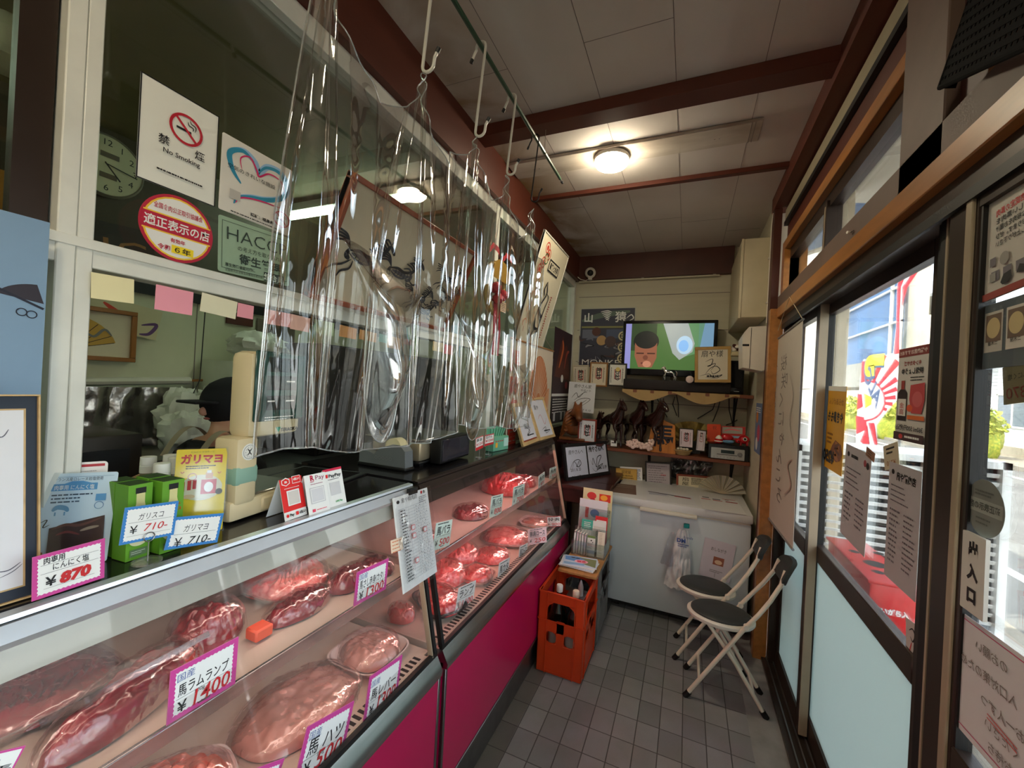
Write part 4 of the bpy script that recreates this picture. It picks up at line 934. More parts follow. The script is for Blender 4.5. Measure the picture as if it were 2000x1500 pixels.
# ------------------------------------------------------------------ pole, hooks and clear curtain
PLX, PLZ = -.662, 2.628
mGreenP = M('green_pole', (46, 74, 52), rough=.35, var=.08)
t_ = thing('hanging_pole', 'long thin green pole hung under the ceiling, carrying the hooks', 'pole', (PLX, 1.0, PLZ))
b = MB(); b.tube([(PLX, -.3, PLZ), (PLX, 2.03, PLZ)], .0075, mGreenP); b.build('pole', t_)
b = MB(); b.tube([(PLX, 2.03, PLZ), (PLX, 2.055, PLZ)], .006, mSteel); b.tube([(PLX, 2.055, PLZ), (PLX, 2.075, PLZ)], .007, mBlack); b.build('end_cap', t_)
b = MB()
for y in (0.1, 1.78): b.tube([(PLX+.009*math.cos(a), y, PLZ+.009*math.sin(a)) for a in [2*PI*i/12 for i in range(12)]], .0012, mTan, closed=True, n=5); b.tube([(PLX, y, PLZ+.009), (PLX, y, 2.79)], .0012, mTan, n=5)
b.build('suspension_cord', t_)
HW = M('white_hook_wire', (222, 218, 208), rough=.35); HB = M('black_hook_wire', (26, 22, 26), rough=.35)
HK = [.86, 1.145, 1.395, 1.655]
def hook(name, y, mt, zt, zb, label, group=None, r=.0042):
    t = thing(name, label, 'hook', (PLX, y, zb), group); R = .017; x = PLX
    top = [(x+R*math.cos(a)-.0, y, zt-R+.006+R*math.sin(a)) for a in [math.radians(d) for d in range(-60+240, -60, -20)]][::-1]
    top = [(x+R*math.cos(math.radians(d)), y, PLZ-.004+R*math.sin(math.radians(d))) for d in range(0, 200, 18)]
    top += [(x-R-.006, y, PLZ-.022), (x-R-.012, y, PLZ-.036)]
    bot = [(x+.002-R+R*math.cos(math.radians(d))*1.0+R, y, zb+R+R*math.sin(math.radians(d))) for d in range(180, 360, 18)]
    bot = [(x-.004+R+R*math.cos(math.radians(d)), y, zb+R+R*math.sin(math.radians(d))) for d in range(180, 370, 18)]
    bot += [(x-.004+2*R+.002, y, zb+R+.016), (x-.004+2*R+.008, y, zb+R+.026)]
    path = top[::-1]+[(x+R*.9, y, PLZ-.03)]+[(x-.002, y, zb+R+.03)]+bot
    b = MB(); b.tube(path, r, mt, n=8); o_ = b.build('wire', t)
    wr = o_
    for a_, c_ in ((path[0], path[1]), (path[-1], path[-2])): b = MB(); b.tube([a_, tuple(V3(a_)+(V3(a_)-V3(c_)).normalized()*.012)], r*1.4, mBlack); b.build('tip', wr)
for i, (y, lab) in enumerate(zip(HK[:3], ('white S-hook nearest camera, its top beyond the picture edge', 'white S-hook in the middle of the green pole', 'white S-hook third along, next to the black one'))): hook('s_hook', y, HW, 2.65, 2.335, lab, 'white S-hooks on the green pole')
hook('s_hook', .56, HW, 2.65, 2.335, 'white S-hook holding the curtain beyond the top picture edge', 'white S-hooks on the green pole')
hook('s_hook', HK[3], HB, 2.65, 2.345, 'thin black S-hook at far end of green pole', r=.003)
mCurt = clear('clear_vinyl', (243, 244, 242), rough=.04, fac=.03, edge=.5, blend=.30, bump=.06, bscale=9, haze=.015)
mHem = clear('vinyl_hem', (236, 238, 238), rough=.15, fac=.25, edge=.9, haze=.25)  # hazy rim standing in for the highlight on the sheet edges
HZ = [.56]+HK
PH = [.3, 1.9, 4.1, 2.6, .9]
def curt(u, v):
    yc = .485+1.37*u
    d = [abs(yc-h) for h in HZ]; i = d.index(min(d)); h = HZ[i]; dd = yc-h
    lim = (abs(HZ[min(i+1, 4)]-h) if dd > 0 else abs(h-HZ[max(i-1, 0)]))/2 or .12
    k = min(1, abs(dd)/max(lim, .08))
    q = min(1, v/.5); pin = .16+.84*q**.9
    if i == 4 and dd > 0: pin = .6+.4*q
    y = h+dd*(pin*(1-k**3)+k**3)
    ztop = 2.338-(.15+.03*math.sin(i*2.1))*k**1.15-(.02 if i == 4 else 0)
    zb = 1.385+.014*math.sin(u*13+1)+.010*math.sin(u*29)
    z = ztop+(zb-ztop)*v
    near = (1-k)**.5
    f1 = math.sin(2*PI*dd/.15+PH[i]); f2 = math.sin(2*PI*dd/.052+PH[i]*2)
    A1 = .024*min(1, .25+v*1.6); A2 = .009*near*(1-q*.8)+.002
    x = -.664-.015*v+A1*f1*(.55+.45*noise.noise(V3((u*7, 1, v*.8))))+A2*f2
    x += .030*min(1, v*1.4)*noise.noise(V3((u*4.2, v*.9, 9)))
    # creases left by folding, short and slanting
    x += .003*abs(noise.noise(V3((u*22+v*5, v*11, 2))))*(1-q*.5)
    lo = max(0, (v-.72)/.28)
    x += lo*.020*math.sin(u*31); y += .012*noise.noise(V3((u*9, v*1.4, 7)))*q
    return (x, y, z)
t_ = thing('plastic_curtain', 'clear creased plastic curtain hanging in folds from S-hooks above counter', 'plastic curtain', (-.67, 1.15, 1.38))
b = MB(); b.noflip = True; b.grid(curt, 420, 130, mCurt); b.build('sheet', t_, angle=80, recalc=False)
b = MB()
for pts in ([curt(i/200, 0) for i in range(201)], [curt(i/200, 1) for i in range(201)], [curt(0, i/60) for i in range(61)], [curt(1, i/60) for i in range(61)]): b.tube(pts, .0016, mHem, n=5)
b.build('hem', t_)  # thin whitish rim drawn as the highlight of the sheet edges
# looped-up lower part of the sheet: nested U-shaped swags
for n_, (yk, wk, zt_, zd, xo) in enumerate(((.76, .14, 1.80, .40, .04), (1.20, .15, 1.74, .36, .035), (1.62, .12, 1.66, .28, .03))):
    def loop(u, v):
        s_ = 2*u-1; U_ = (1-abs(s_)**2.2)
        return (-.655+xo*math.sin(PI*min(1, v*1.1))*U_+.006*math.sin(v*11+s_*1.5)*U_, yk+wk*s_*(1-.45*v*(1-U_))*(1-.25*v)+.02*v*math.sin(n_*2.1), zt_-zd*(v*(.25+.75*U_**.8))-.03*math.sin(n_+s_*2))
    b = MB(); b.noflip = True; b.grid(loop, 48, 60, mCurt); b.build('swag', t_, angle=80, recalc=False)
    b = MB(); b.tube([loop(i/40, 1) for i in range(41)], .0014, mHem, n=5); b.build('swag_hem', t_)  # rim under each swag likewise stands for an edge highlight
# ------------------------------------------------------------------ things on the counter
CT = 1.191
LW = M('light_wood_frame', (206, 172, 120), rough=.45, var=.12, stretch=(1, 1, 5))
NV = paper(28, 38, 54)
# navy framed picture at left
c = stand((-90, 1210), (76, 1160), (-92, 771), CT, lean=7, th=.012, back=NV, face=NV)
fr = Card(c.O, c.U, c.V, c.w, c.h, th=.012, back=LW, face=LW); fr.mb = MB(); fr.frame(3.2, .006, LW)
h = c.H
c.rect(22, 27, 60, h-50, LW); c.rect(25, 30, 54, h-56, paper(222, 222, 228)); GP = paper(96, 96, 110)
c.curve([(40, h-64), (60, h-60), (76, h-70)], 2, GP); c.curve([(50, h-50), (66, h-56), (78, h-66)], 1.5, GP); c.curve([(30, 60), (50, 80), (60, 66)], 2, GP)
t_ = thing('framed_picture', 'navy-matted picture in pale wood frame at lower left edge', 'picture', c.O); c.mb.build('picture', t_, recalc=False); fr.mb.build('frame', t_)
SL = clear('laminate', (246, 250, 252), rough=.10, fac=.05, edge=.4, blend=.25)
# red-edged card behind
c = stand((92, 1098), (200, 1080), (78, 908), CT, lean=10, r=.006, face=paper(236, 230, 226)); c.rect(6, 6, 88, 7, paper(176, 40, 50)); c.smalls(12, 24, 70, 18, 6, INK)
c.done('laminated_card', None, 'red-topped laminated card mostly hidden behind pale blue one', 'card')
c = stand((52, 1113), (208, 1096), (38, 928), CT, lean=12, r=.004, face=paper(214, 232, 244)); h = c.H
c.rect(5, 6, 90, .6, paper(120, 160, 190)); c.text('フランス産ロレーヌ岩塩使用', 16, 13, 7, paper(60, 80, 100), fit=64)
c.rect(14, 18, 60, 12, paper(96, 160, 210)); c.poly([(30, 18), (40, 14), (54, 14), (66, 18)], paper(96, 160, 210)); c.text('肉専用 にんにく塩', 18, 28, 9, WHITE, fit=52, bold=.01)
c.smalls(16, 36, 56, 3, 6, paper(70, 90, 110), lh=2.4, seg=6); c.curve([(20, 64), (26, 58), (36, 60), (40, 66)], 8, paper(110, 160, 195)); c.line([(24, 66), (24, 72)], 2, paper(110, 160, 195)); c.line([(36, 66), (36, 72)], 2, paper(110, 160, 195)); c.rect(74, 38, 14, 12, paper(96, 160, 210)); c.ring(80, 58, 6, 1, paper(96, 140, 180))
c.curve([(8, 82), (16, 78), (12, 90), (20, 86)], 1.5, INK)
c.poly([(20, 92), (90, 76), (94, h-8), (22, h-2)], paper(70, 46, 42)); c.curve([(24, 94), (40, 88), (60, 90), (86, 80)], 5, paper(110, 70, 60)); c.curve([(60, 100), (72, 96), (84, 94)], 5, paper(170, 150, 130)); c.curve([(30, 104), (44, 100), (60, 106)], 4, paper(130, 60, 56)); c.rect(10, h-26, 7, 24, paper(176, 120, 80)); c.rect(88, h-28, 5, 24, paper(176, 120, 80))
c.sleeve(SL, 2)
c.done('laminated_menu', None, 'pale blue laminated garlic salt leaflet standing on counter', 'card')
def d870(c):
    c.rect(0, 0, 100, c.H, MAG); c.zig(6, WHITE); c.text('肉専用', 14, 18, 13, INK, bold=.02, fit=28); c.text('にんにく塩', 26, 33, 14, INK, bold=.01, fit=50); c.rect(10, 20, 80, .5, INK); c.rect(10, 36, 80, .5, INK)
    c.text('¥', 16, 61, 24, INK, bold=.02); c.text('870', 34, 62, 27, RED, bold=.06, fit=44, shear=.15); c.rect(14, 64, 70, .4, INK)
c = on_plane((63, 1089), (205, 1051), (80, 1169), 0, -.862, back=MAG); price(c, d870, 'magenta-edged garlic salt card reading ¥870 on counter edge', foot=False)
BLU = paper(60, 130, 200)
def d710(nm, red):
    def d(c):
        c.rect(0, 0, 100, c.H, BLU); c.zig(5, WHITE); c.text(nm, 26, 30, 16, INK, bold=.0, fit=46, shear=.1); c.rect(10, 34, 80, .5, INK); c.text('¥', 14, 58, 24, INK); c.text('710-', 38, 56, 22, RED if red else INK, fit=44, shear=.25); c.rect(10, 62, 80, .4, INK)
    return d
c = on_plane((244, 992), (349, 978), (240, 1064), 0, -.872, back=BLU); pg_ = price(c, d710('ガリスコ', True), 'blue-edged ガリスコ card with red ¥710- held by ring clip', foot=False)
b = MB(); p = c.O+c.U*c.w*.5+c.V*.006+c.N*.004; b.tube([p+c.U*.008*math.cos(a)+c.V*.008*math.sin(a) for a in [2*PI*i/16 for i in range(16)]], .0009, mClip, closed=True, n=6); b.tube([p-c.V*.008, p-c.V*.008-V3((0, 0, .035))], .0009, mClip, n=6); b.lathe([(.022, 0), (.022, .003)], mTrayG, o=tuple(p-c.V*.008-V3((.002, 0, .037)))); b.build('ring_clip', pg_)
c = on_plane((336, 1011), (437, 1002), (332, 1073), 0, -.876, back=BLU); price(c, d710('ガリマヨ', False), 'blue-edged ガリマヨ card with black ¥710- right of ring clip', foot=False)
# green boxes
mGB = M('green_carton', (104, 164, 44), rough=.5, var=.02); GD = paper(40, 70, 24)
def gbox(x, y, rz, label):
    t = thing('sauce_box', label, 'carton', (x, y, CT), 'green garlic sauce cartons'); w, hh = .038, .138
    T = Matrix.Translation((x, y, CT)) @ Matrix.Rotation(math.radians(rz), 4, 'Z')
    b = MB(); b.box(-w, 0, 0, w, 0, hh, mGB, b=.0008, T=T); b.box(-w+.0005, -.0005, .002, w-.002, hh, hh+.0006, GD, T=T); b.build('carton', t)
    R = T.to_3x3(); c = Card(T @ V3((.0004, 0, 0)), R @ V3((0, 1, 0)), (0, 0, 1), w, hh, face=mGB, th=.0002); H = c.H
    c.rect(28, 16, 44, 28, INK); c.rect(32, 44, 36, 50, paper(222, 214, 150)); c.poly([(32, 90), (68, 90), (72, 110), (28, 110)], paper(222, 214, 150)); c.text('にんにくの', 50, H*.36, 15, paper(190, 80, 20), 'C', bold=.03, fit=70); c.text('ガリスコ', 50, H*.43, 18, paper(190, 80, 20), 'C', bold=.05, fit=76)
    c.disc(50, H*.74, 40, paper(226, 224, 180), 30); c.smalls(26, H*.70, 44, 3, 7, INK, lh=3); c.rect(14, H*.86, 72, 34, paper(92, 120, 80)); c.smalls(20, H*.89, 60, 2, 9, WHITE, lh=2)
    c.mb.build('front_print', t, recalc=False)
for x, y, rz, lab in ((-.917, .411, 5, 'front left green sauce carton behind the blue price card'), (-.905, .457, 4, 'front right green sauce carton beside yellow leaflet'), (-.962, .410, 3, 'green sauce carton at back left, its side showing'), (-.952, .456, 3, 'green sauce carton at back, under white bottle caps')): gbox(x, y, rz, lab)
# bottles with white caps
mCapW = M('white_cap', (226, 226, 218), rough=.4); mBott = clear('clear_bottle', (214, 206, 186), rough=.05, fac=.1, edge=.6, haze=.25)
first = None
for x, y, lab in ((-1.14, .545, 'rearmost left white-capped bottle behind green cartons'), (-1.13, .585, 'second white-capped bottle in the little cluster'), (-1.09, .575, 'white-capped bottle in the middle of the cluster'), (-1.045, .525, 'frontmost white-capped bottle behind the cartons'), (-1.06, .585, 'rightmost white-capped bottle near yellow leaflet')):
    if first is None:
        t = thing('capped_bottle', lab, 'bottle', (x, y, CT), 'white-capped bottles behind the cartons')
        b = MB(); b.lathe([(.017, 0), (.019, .004), (.019, .09), (.013, .108), (.013, .116)], mBott, (x, y, CT), n=18); b.build('bottle', t)
        b = MB(); b.lathe([(.0155, .110), (.0155, .126), (.0145, .127), (.0155, .128), (.0150, .146), (0, .147)], mCapW, (x, y, CT), n=18); b.build('cap', t); first = t
    else: dup(first, (x, y, CT), label=lab)
# yellow leaflet
YW = paper(238, 208, 40)
c = stand((330, 1046), (434, 1034), (358, 878), CT, lean=14, r=.003, face=YW); h = c.H
c.text('にんにくマヨネーズ', 28, 9, 5, INK, fit=46); c.text('ガリマヨ', 50, 33, 24, RED, 'C', bold=.05, fit=82); c.smalls(20, 40, 62, 2, 5, INK, lh=2.4)
for x, y in ((14, 56), (86, 60)): c.line([(x-3, y-3), (x, y+1), (x+4, y-3)], 1.6, RED)
c.disc(52, 92, 42, paper(222, 216, 190), 30); c.ring(34, 66, 8, 1.5, paper(200, 120, 90)); c.rect(52, 74, 30, 34, paper(200, 40, 50)); c.disc(67, 92, 9, WHITE, 12); c.rect(60, 58, 14, 14, paper(214, 160, 120)); c.rect(62, 52, 9, 7, WHITE)
for x in (14, 26, 36): c.rect(x, 80-x*.2, 7, 22, paper(190, 40, 50))
c.disc(30, 112, 12, paper(220, 190, 150), 5); c.disc(88, 104, 7, paper(70, 60, 50)); c.sleeve(SL, 3)
c.done('yellow_leaflet', None, 'yellow laminated ガリマヨ leaflet standing beside beige scale', 'card')
# beige weighing scale with tall display
mBei = M('beige_plastic', (214, 196, 158), rough=.45, var=.03); mSG = M('sage_band', (140, 176, 158), rough=.5); mGrn = M('dark_green_panel', (34, 72, 66), rough=.25); mLCD = M('lcd_glass', (22, 40, 40), rough=.15)
t_ = thing('tower_scale', 'beige weighing scale with tall green customer display', 'weighing scale', (-1.02, .68, CT))
T = Matrix.Translation((-.95, .632, CT)) @ Matrix.Rotation(math.radians(8), 4, 'Z')
b = MB(); b.box(-.26, 0, -.02, .125, .004, .052, mBei, b=.010, T=T); b.box(-.03, .004, .065, .12, .01, .045, mBei, b=.004, T=T); b.build('base', t_)
b = MB(); b.box(-.07, .004, -.012, .048, .04, .20, mBei, b=.012, T=T); b.build('column', t_)
b = MB(); b.box(-.072, .006, -.014, .050, .085, .135, mSG, b=.012, T=T); b.build('sage_band', t_)
b = MB(); b.box(-.062, .006, .012, .175, .195, .405, mBei, b=.018, T=T); b.build('display_head', t_)
b = MB(); b.box(.002, .010, .022, .178, .235, .408, mGrn, b=.006, T=T); b.build('green_panel', t_)
b = MB(); [b.box(.009, .0115, .055, .145, z, z+.036, mLCD, T=T) for z in (.262, .312, .358)]; b.build('display_window', t_)
R = T.to_3x3(); c = Card(T @ V3((.0105, .022, .20)), R @ V3((0, 1, 0)), (0, 0, 1), .156, .208); c.mb = MB(); c.mb.noflip = True
for y in (14, 46, 78): c.rect(22, y, 14, 2.2, WHITE); c.rect(58, y, 18, 2.2, WHITE)
c.smalls(18, 104, 60, 2, 4, WHITE, lh=1.6); c.z = -.0035; c.text('TERAOKA', 90, 130, 8, INK, 'R', bold=.03); c.poly([(44, 122), (54, 122), (49, 131)], paper(40, 150, 120)); c.mb.build('panel_print', t_, recalc=False)
c = Card(T @ V3((.0045, .0, .145)), R @ V3((0, 1, 0)), (0, 0, 1), .04, .04, r=.02, th=.0005); c.ring(50, 50, 40, 2, INK); c.curve([(34, 30), (50, 50), (34, 70)], 7, INK); c.curve([(66, 30), (50, 50), (66, 70)], 7, INK)
for i in range(12): a = i*PI/6; c.disc(50+30*math.cos(a), 50+30*math.sin(a), 2, INK)
c.mb.build('round_sticker', t_, recalc=False)
b = MB(); b.box(-.25, -.01, .01, .20, .052, .058, mSteel, b=.003, T=T); b.build('weighing_plate', t_)
# black tray
b = MB(); T = Matrix.Translation((-1.16, 1.0, CT)) @ Matrix.Rotation(math.radians(12), 4, 'Z'); b.box(-.14, .13, -.16, .16, 0, .006, mBlack, b=.002, T=T); b.box(-.12, .11, -.14, .14, .006, .008, mTop, T=T); b.build('black_tray', None, 'flat black tray lying between scale and tape dispenser', 'tray')
# payment stands
def pay(BL, BR, TL, draw, label, lean=16, face=WHITE):
    c = stand(BL, BR, TL, CT, lean=lean, face=face, th=.001); t = thing('payment_sign', label, 'payment sign', c.O, None); draw(c); c.mb.build('front', t, recalc=False)
    Vb = V3((0, 0, 1))*math.cos(math.radians(22))+c.U.cross(V3((0, 0, 1)))*-math.sin(math.radians(22))*-1
    top = c.O+c.V*c.h; f = top-c.U.cross(V3((0, 0, 1))).normalized()*.035; f.z = CT+.001
    b = MB(); b.noflip = True; b.quad([top-c.N*.002, top+c.U*c.w-c.N*.002, f+c.U*c.w, f], WHITE); b.build('back_leg', t)
RQ = paper(226, 36, 34)
def p1(c):
    c.rect(0, 0, 100, c.H*.80, RQ); c.poly([(8, 4), (28, -4), (44, 4), (44, 20), (26, 28), (8, 20)], WHITE); c.poly([(11, 6), (27, 0), (41, 6), (41, 18), (26, 25), (11, 18)], RQ); c.text('m', 26, 16, 14, WHITE, 'C', bold=.05)
    c.rect(54, -4, 38, 28, WHITE); c.rect(56, -2, 34, 24, RQ); c.text('d払い', 73, 12, 11, WHITE, 'C', bold=.04); c.rect(22, 46, 56, 56, WHITE); c.rect(26, 50, 48, 48, paper(214, 206, 200)); c.smalls(14, 36, 70, 1, 2, WHITE, lh=2)
    k = c.H*.92; c.disc(12, k-4, 6, RQ); c.text('Pay', 22, k, 13, INK, bold=.04); c.rect(48, k-11, 12, 13, RQ); c.text('d払い', 63, k, 12, INK, bold=.04, fit=30)
pay((557, 1019), (600, 1004), (533, 941), p1, 'red payment stand with blank code square, leftmost of three')
def p2(c):
    c.text('R', 26, 24, 28, paper(190, 20, 60), bold=.05); c.rect(24, 28, 18, 2.5, paper(190, 20, 60)); c.text('Pay', 50, 24, 25, paper(150, 40, 90), fit=42); c.smalls(24, 38, 60, 1, 3, paper(150, 40, 90), lh=2.4)
    c.rect(16, 52, 68, 62, paper(200, 198, 204)); c.rect(19, 55, 62, 56, WHITE); c.rect(22, 58, 56, 50, paper(216, 214, 218)); c.rect(16, c.H-18, 14, 11, paper(226, 70, 100)); c.smalls(36, c.H-14, 50, 1, 3, paper(226, 70, 100), lh=3)
pay((604, 1007), (645, 994), (588, 931), p2, 'white R Pay stand in the middle of the payment stands')
def p3(c):
    c.rect(0, -2, 100, 10, paper(210, 30, 70)); c.rect(8, 20, 14, 14, RQ); c.text('PayPay', 26, 34, 18, INK, bold=.03, fit=66); c.smalls(20, 42, 60, 1, 3, INK, lh=2); c.rect(24, 56, 54, 52, paper(210, 208, 210)); c.text('LINE Pay', 42, c.H-14, 10, paper(30, 160, 80), bold=.03)
pay((641, 993), (677, 981), (623, 921), p3, 'white PayPay stand, rightmost of the payment stands')
# tape dispenser
mTD = M('grey_dispenser', (106, 110, 112), rough=.5, var=.05); t_ = thing('tape_dispenser', 'grey desktop tape dispenser with clear tape hanging up', 'tape dispenser', (-1.10, 1.32, CT))
prof = [(-1.215, 0.012), (-1.215, .085), (-1.195, .088), (-1.19, .06), (-1.165, .058), (-1.14, .05), (-1.115, .075), (-1.05, .098), (-1.015, .098), (-.99, .075), (-.985, .012)]
b = MB(); b.prism([(x, z+CT) for x, z in prof], 1.295, 1.345, mTD); b.build('body', t_)
b = MB(); b.box(-1.22, -.98, 1.29, 1.35, CT, CT+.012, mBlack, b=.003); b.build('foot', t_)
b = MB(); Tm = Matrix.Translation((-1.05, 1.298, CT+.082)) @ Matrix.Rotation(-PI/2, 4, 'X'); b.lathe([(.018, 0), (.040, 0), (.040, .044), (.018, .044)], M('tape_roll', (214, 200, 150), rough=.3), n=26, T=Tm); b.build('tape_roll', t_)
b = MB(); b.tube([(-1.20, 1.32, CT+.088), (-1.16, 1.32, CT+.10), (-1.14, 1.32, CT+.096)], .003, mBlack); b.build('cutter', t_)
c = Card((-1.14, 1.294, CT+.03), (1, 0, 0), (0, 0, 1), .10, .02, th=.0002, face=mTD); [c.ring(12+i*18, 10, 6, 1, mSteelR) for i in range(5)]; c.mb.build('embossed_marks', t_, recalc=False)
# digital scale
mDisp = M('smoky_screen', (52, 50, 58), rough=.12); mChamp = M('champagne_metal', (196, 180, 150), rough=.3, metal=.7)
t_ = thing('digital_scale', 'low champagne-coloured digital scale with dark screen and glass pan', 'weighing scale', (-1.05, 1.6, CT))
T = Matrix.Translation((-.93, 1.45, CT)) @ Matrix.Rotation(math.radians(3), 4, 'Z')
b = MB(); b.box(-.30, -.06, -.06, .26, .02, .105, mChamp, b=.015, T=T); b.build('body', t_)
b = MB(); b.box(-.30, -.06, -.055, .255, .008, .02, mBlack, b=.004, T=T); [b.box(x, x+.03, y, y+.03, 0, .01, mBlack, T=T) for x in (-.28, -.1) for y in (-.04, .2)]; b.build('foot', t_)
b = MB(); b.box(-.055, .0, .01, .275, .008, .115, mBlack, b=.006, T=T); b.box(.0, .003, .018, .268, .018, .108, mDisp, b=.001, T=T); b.build('screen', t_)
b = MB(); b.box(-.32, -.04, -.08, .28, .107, .116, mSteel, b=.004, T=T); b.build('pan', t_)
# two little price cards on a stand
for TL, TR, BL, nm, am, lab in (((929, 856), (944, 850), (931, 880), '馬油', '1250', 'small red-bordered card, left of the pair by the scale'), ((947, 850), (965, 846), (949, 871), '石けん', '1200', 'small red-bordered card, right of the pair by the scale')):
    c = on_plane(TL, TR, BL, 0, -.90, face=WHITE); t = thing('price_card', lab, 'price card', c.O); H = c.H
    c.rect(0, 0, 100, H, RED); c.rect(5, 5, 90, H*.7, WHITE); c.text(nm, 10, H*.34, H*.28, INK, fit=70, bold=.02); c.text('¥'+am, 8, H*.66, H*.28, RED, fit=84, bold=.02); c.mb.build('card', t, recalc=False)
    b = MB(); p = c.O+c.U*c.w/2; b.tube([p, (p.x, p.y, CT+.002)], .001, mClip, n=6); b.lathe([(.016, 0), (.016, .003)], mTrayG, o=(p.x, p.y, CT)); b.build('stand', t)
# teal box
mTeal = M('teal_carton', (112, 180, 150), rough=.5)
b = MB(); T = Matrix.Translation((-.915, 1.93, CT)) @ Matrix.Rotation(math.radians(-8), 4, 'Z'); b.box(-.05, 0, 0, .15, 0, .075, mTeal, b=.002, T=T)
b.box(-.048, -.046, 0, .15, .075, .125, mTeal, T=T); b.box(.0002, .0012, .1, .145, .02, .065, paper(190, 224, 214), T=T); b.box(.0002, .001, .02, .04, .02, .045, paper(240, 180, 60), T=T)
for i in range(6): b.box(.0002, .001, .02+.02*i, .032+.02*i, .05, .056, paper(190, 90, 80), T=T); b.tube([T @ V3((-.03, .02+.02*i, .07)), T @ V3((-.03+.003*i, .018+.022*i, .12))], .006, mTeal, n=6)
b.build('teal_packet_box', None, 'open teal box of packets beside small price cards', 'box')
# signed boards in wooden frames
SGN = paper(206, 206, 216); mRW = M('red_brown_frame', (150, 74, 52), rough=.4)
def scrib(c, pts, w, mt=INK): c.curve(pts, w, mt)
c = stand((1022, 873), (1053, 861), (1004, 788), CT, lean=20, th=.01, back=LW, face=SGN); fr = Card(c.O, c.U, c.V, c.w, c.h, th=.01, back=LW, face=LW); fr.mb = MB(); fr.frame(7, .006, LW)
h = c.design(116); c.rect(8, h-14, 84, 7, mRW); c.rect(8, 8, 3, h-16, mRW); scrib(c, [(30, 60), (60, 80), (40, 90), (70, 70)], 2); c.text('扇屋', 34, h*.62, 16, INK); c.smalls(40, h-26, 40, 1, 4, INK, lh=3)
t_ = thing('framed_autograph', 'signed board in wood frame with red-brown inner edge, on counter end', 'framed autograph', c.O); c.mb.build('board', t_, recalc=False); fr.mb.build('frame', t_)
c = stand((1054, 861), (1084, 853), (1031, 776), CT, lean=22, th=.01, back=LW, face=SGN); fr = Card(c.O, c.U, c.V, c.w, c.h, th=.01, back=LW, face=LW); fr.mb = MB(); fr.frame(7, .006, LW)
h = c.design(116); c.text('扇や', 24, 34, 14, INK); scrib(c, [(30, 60), (50, 50), (60, 76), (80, 60)], 1.5, paper(190, 90, 90)); scrib(c, [(34, 90), (60, 84), (50, 100), (76, 96)], 1.5); c.smalls(44, h-24, 40, 1, 4, INK, lh=3)
t_ = thing('framed_autograph', 'signed board in plain pale wood frame, last on the counter', 'framed autograph', c.O); c.mb.build('board', t_, recalc=False); fr.mb.build('frame', t_)
# ------------------------------------------------------------------ far end: shelves, television, figures
mShelf = M('brown_shelf_board', (120, 66, 42), rough=.45, var=.15, stretch=(.4, 3, 3))
mBlkP = M('black_plastic', (16, 15, 18), rough=.25); mIron = M('dark_bracket', (40, 38, 40), rough=.4, metal=.6)
Z1 = 1.562; Z2 = 1.062
for z, x0, lab in ((Z1, -.50, 'upper brown wall shelf carrying the television'), (Z2, -.62, 'lower brown wall shelf carrying horse figures and stereo')):
    t_ = thing('wall_shelf', lab, 'shelf', (0, 3.68, z-.03)); b = MB(); b.box(x0, .452, 3.50, 3.848, z-.028, z, mShelf, b=.003); b.build('board', t_)
    for x in (-.28, .36):
        b = MB(); b.box(x-.008, x+.008, 3.835, 3.848, z-.30, z-.028, mIron); b.beam((x, 3.84, z-.22), (x, 3.66, z-.03), .01, .01, mIron); b.build('bracket', t_)
mCloth = M('tan_cloth', (176, 146, 100), rough=.9, bump=.2)
b = MB(); b.grid(lambda u, v: (-.50+.86*u, 3.497-.004*math.sin(u*40), Z1-.002-v*(.012+.075*abs(math.sin(PI*u*2.0+.2))**1.3)), 60, 6, mCloth); b.grid(lambda u, v: (-.50+.86*u, 3.497+.33*v, Z1+.0015), 20, 2, mCloth); b.build('shelf_cloth', None, 'tan cloth draped in swags along front of television shelf', 'cloth')
# band poster
c = on_plane((1134, 602), (1243, 599), (1128, 718), 1, 3.842, face=paper(70, 68, 84), back=paper(200, 196, 180)); h = c.H
DV = paper(110, 112, 130); c.rect(0, 0, 100, h, paper(196, 192, 176)); c.rect(2, 2, 96, h-4, paper(60, 60, 76)); c.curve([(4, 24), (40, 14), (90, 8)], 10, paper(96, 110, 100))
c.text('山', 16, 25, 18, WHITE, 'C', bold=.03); c.text('猿', 74, 25, 20, WHITE, 'C', bold=.02); c.curve([(84, 20), (92, 14), (96, 20), (90, 24)], 2, WHITE)
for i in range(6): c.curve([(38+i*2, 8+i*3), (50, 6+i*3), (58-i, 9+i*3)], 1.8, WHITE)
c.rect(4, 34, 92, 3, paper(150, 146, 90)); c.rect(6, 40, 30, 16, DV); c.rect(50, 40, 34, 16, paper(80, 90, 120)); rnd = random.Random(4)
for i in range(26): x, y = rnd.uniform(6, 90), rnd.uniform(56, h-14); c.curve([(x, y), (x+rnd.uniform(-12, 12), y+rnd.uniform(-6, 6)), (x+rnd.uniform(-14, 14), y+rnd.uniform(-8, 8))], rnd.uniform(1, 4), [DV, paper(30, 30, 40), paper(150, 150, 160), paper(90, 60, 60)][i % 4])
c.disc(32, 44, 8, paper(90, 50, 44)); c.disc(42, 60, 9, paper(190, 150, 100)); c.disc(58, 62, 10, paper(80, 60, 60)); c.text('MONKEY', 8, h-6, 14, WHITE, fit=80)
for y in (52, 72, 92): c.disc(80, y, 8.5, paper(220, 208, 170)); c.ring(80, y, 5, 1.5, INK); c.smalls(74, y-1, 12, 1, 2, INK, lh=2)
c.done('band_poster', None, 'dark crowded poster headed 山猿 with three round badges', 'poster')
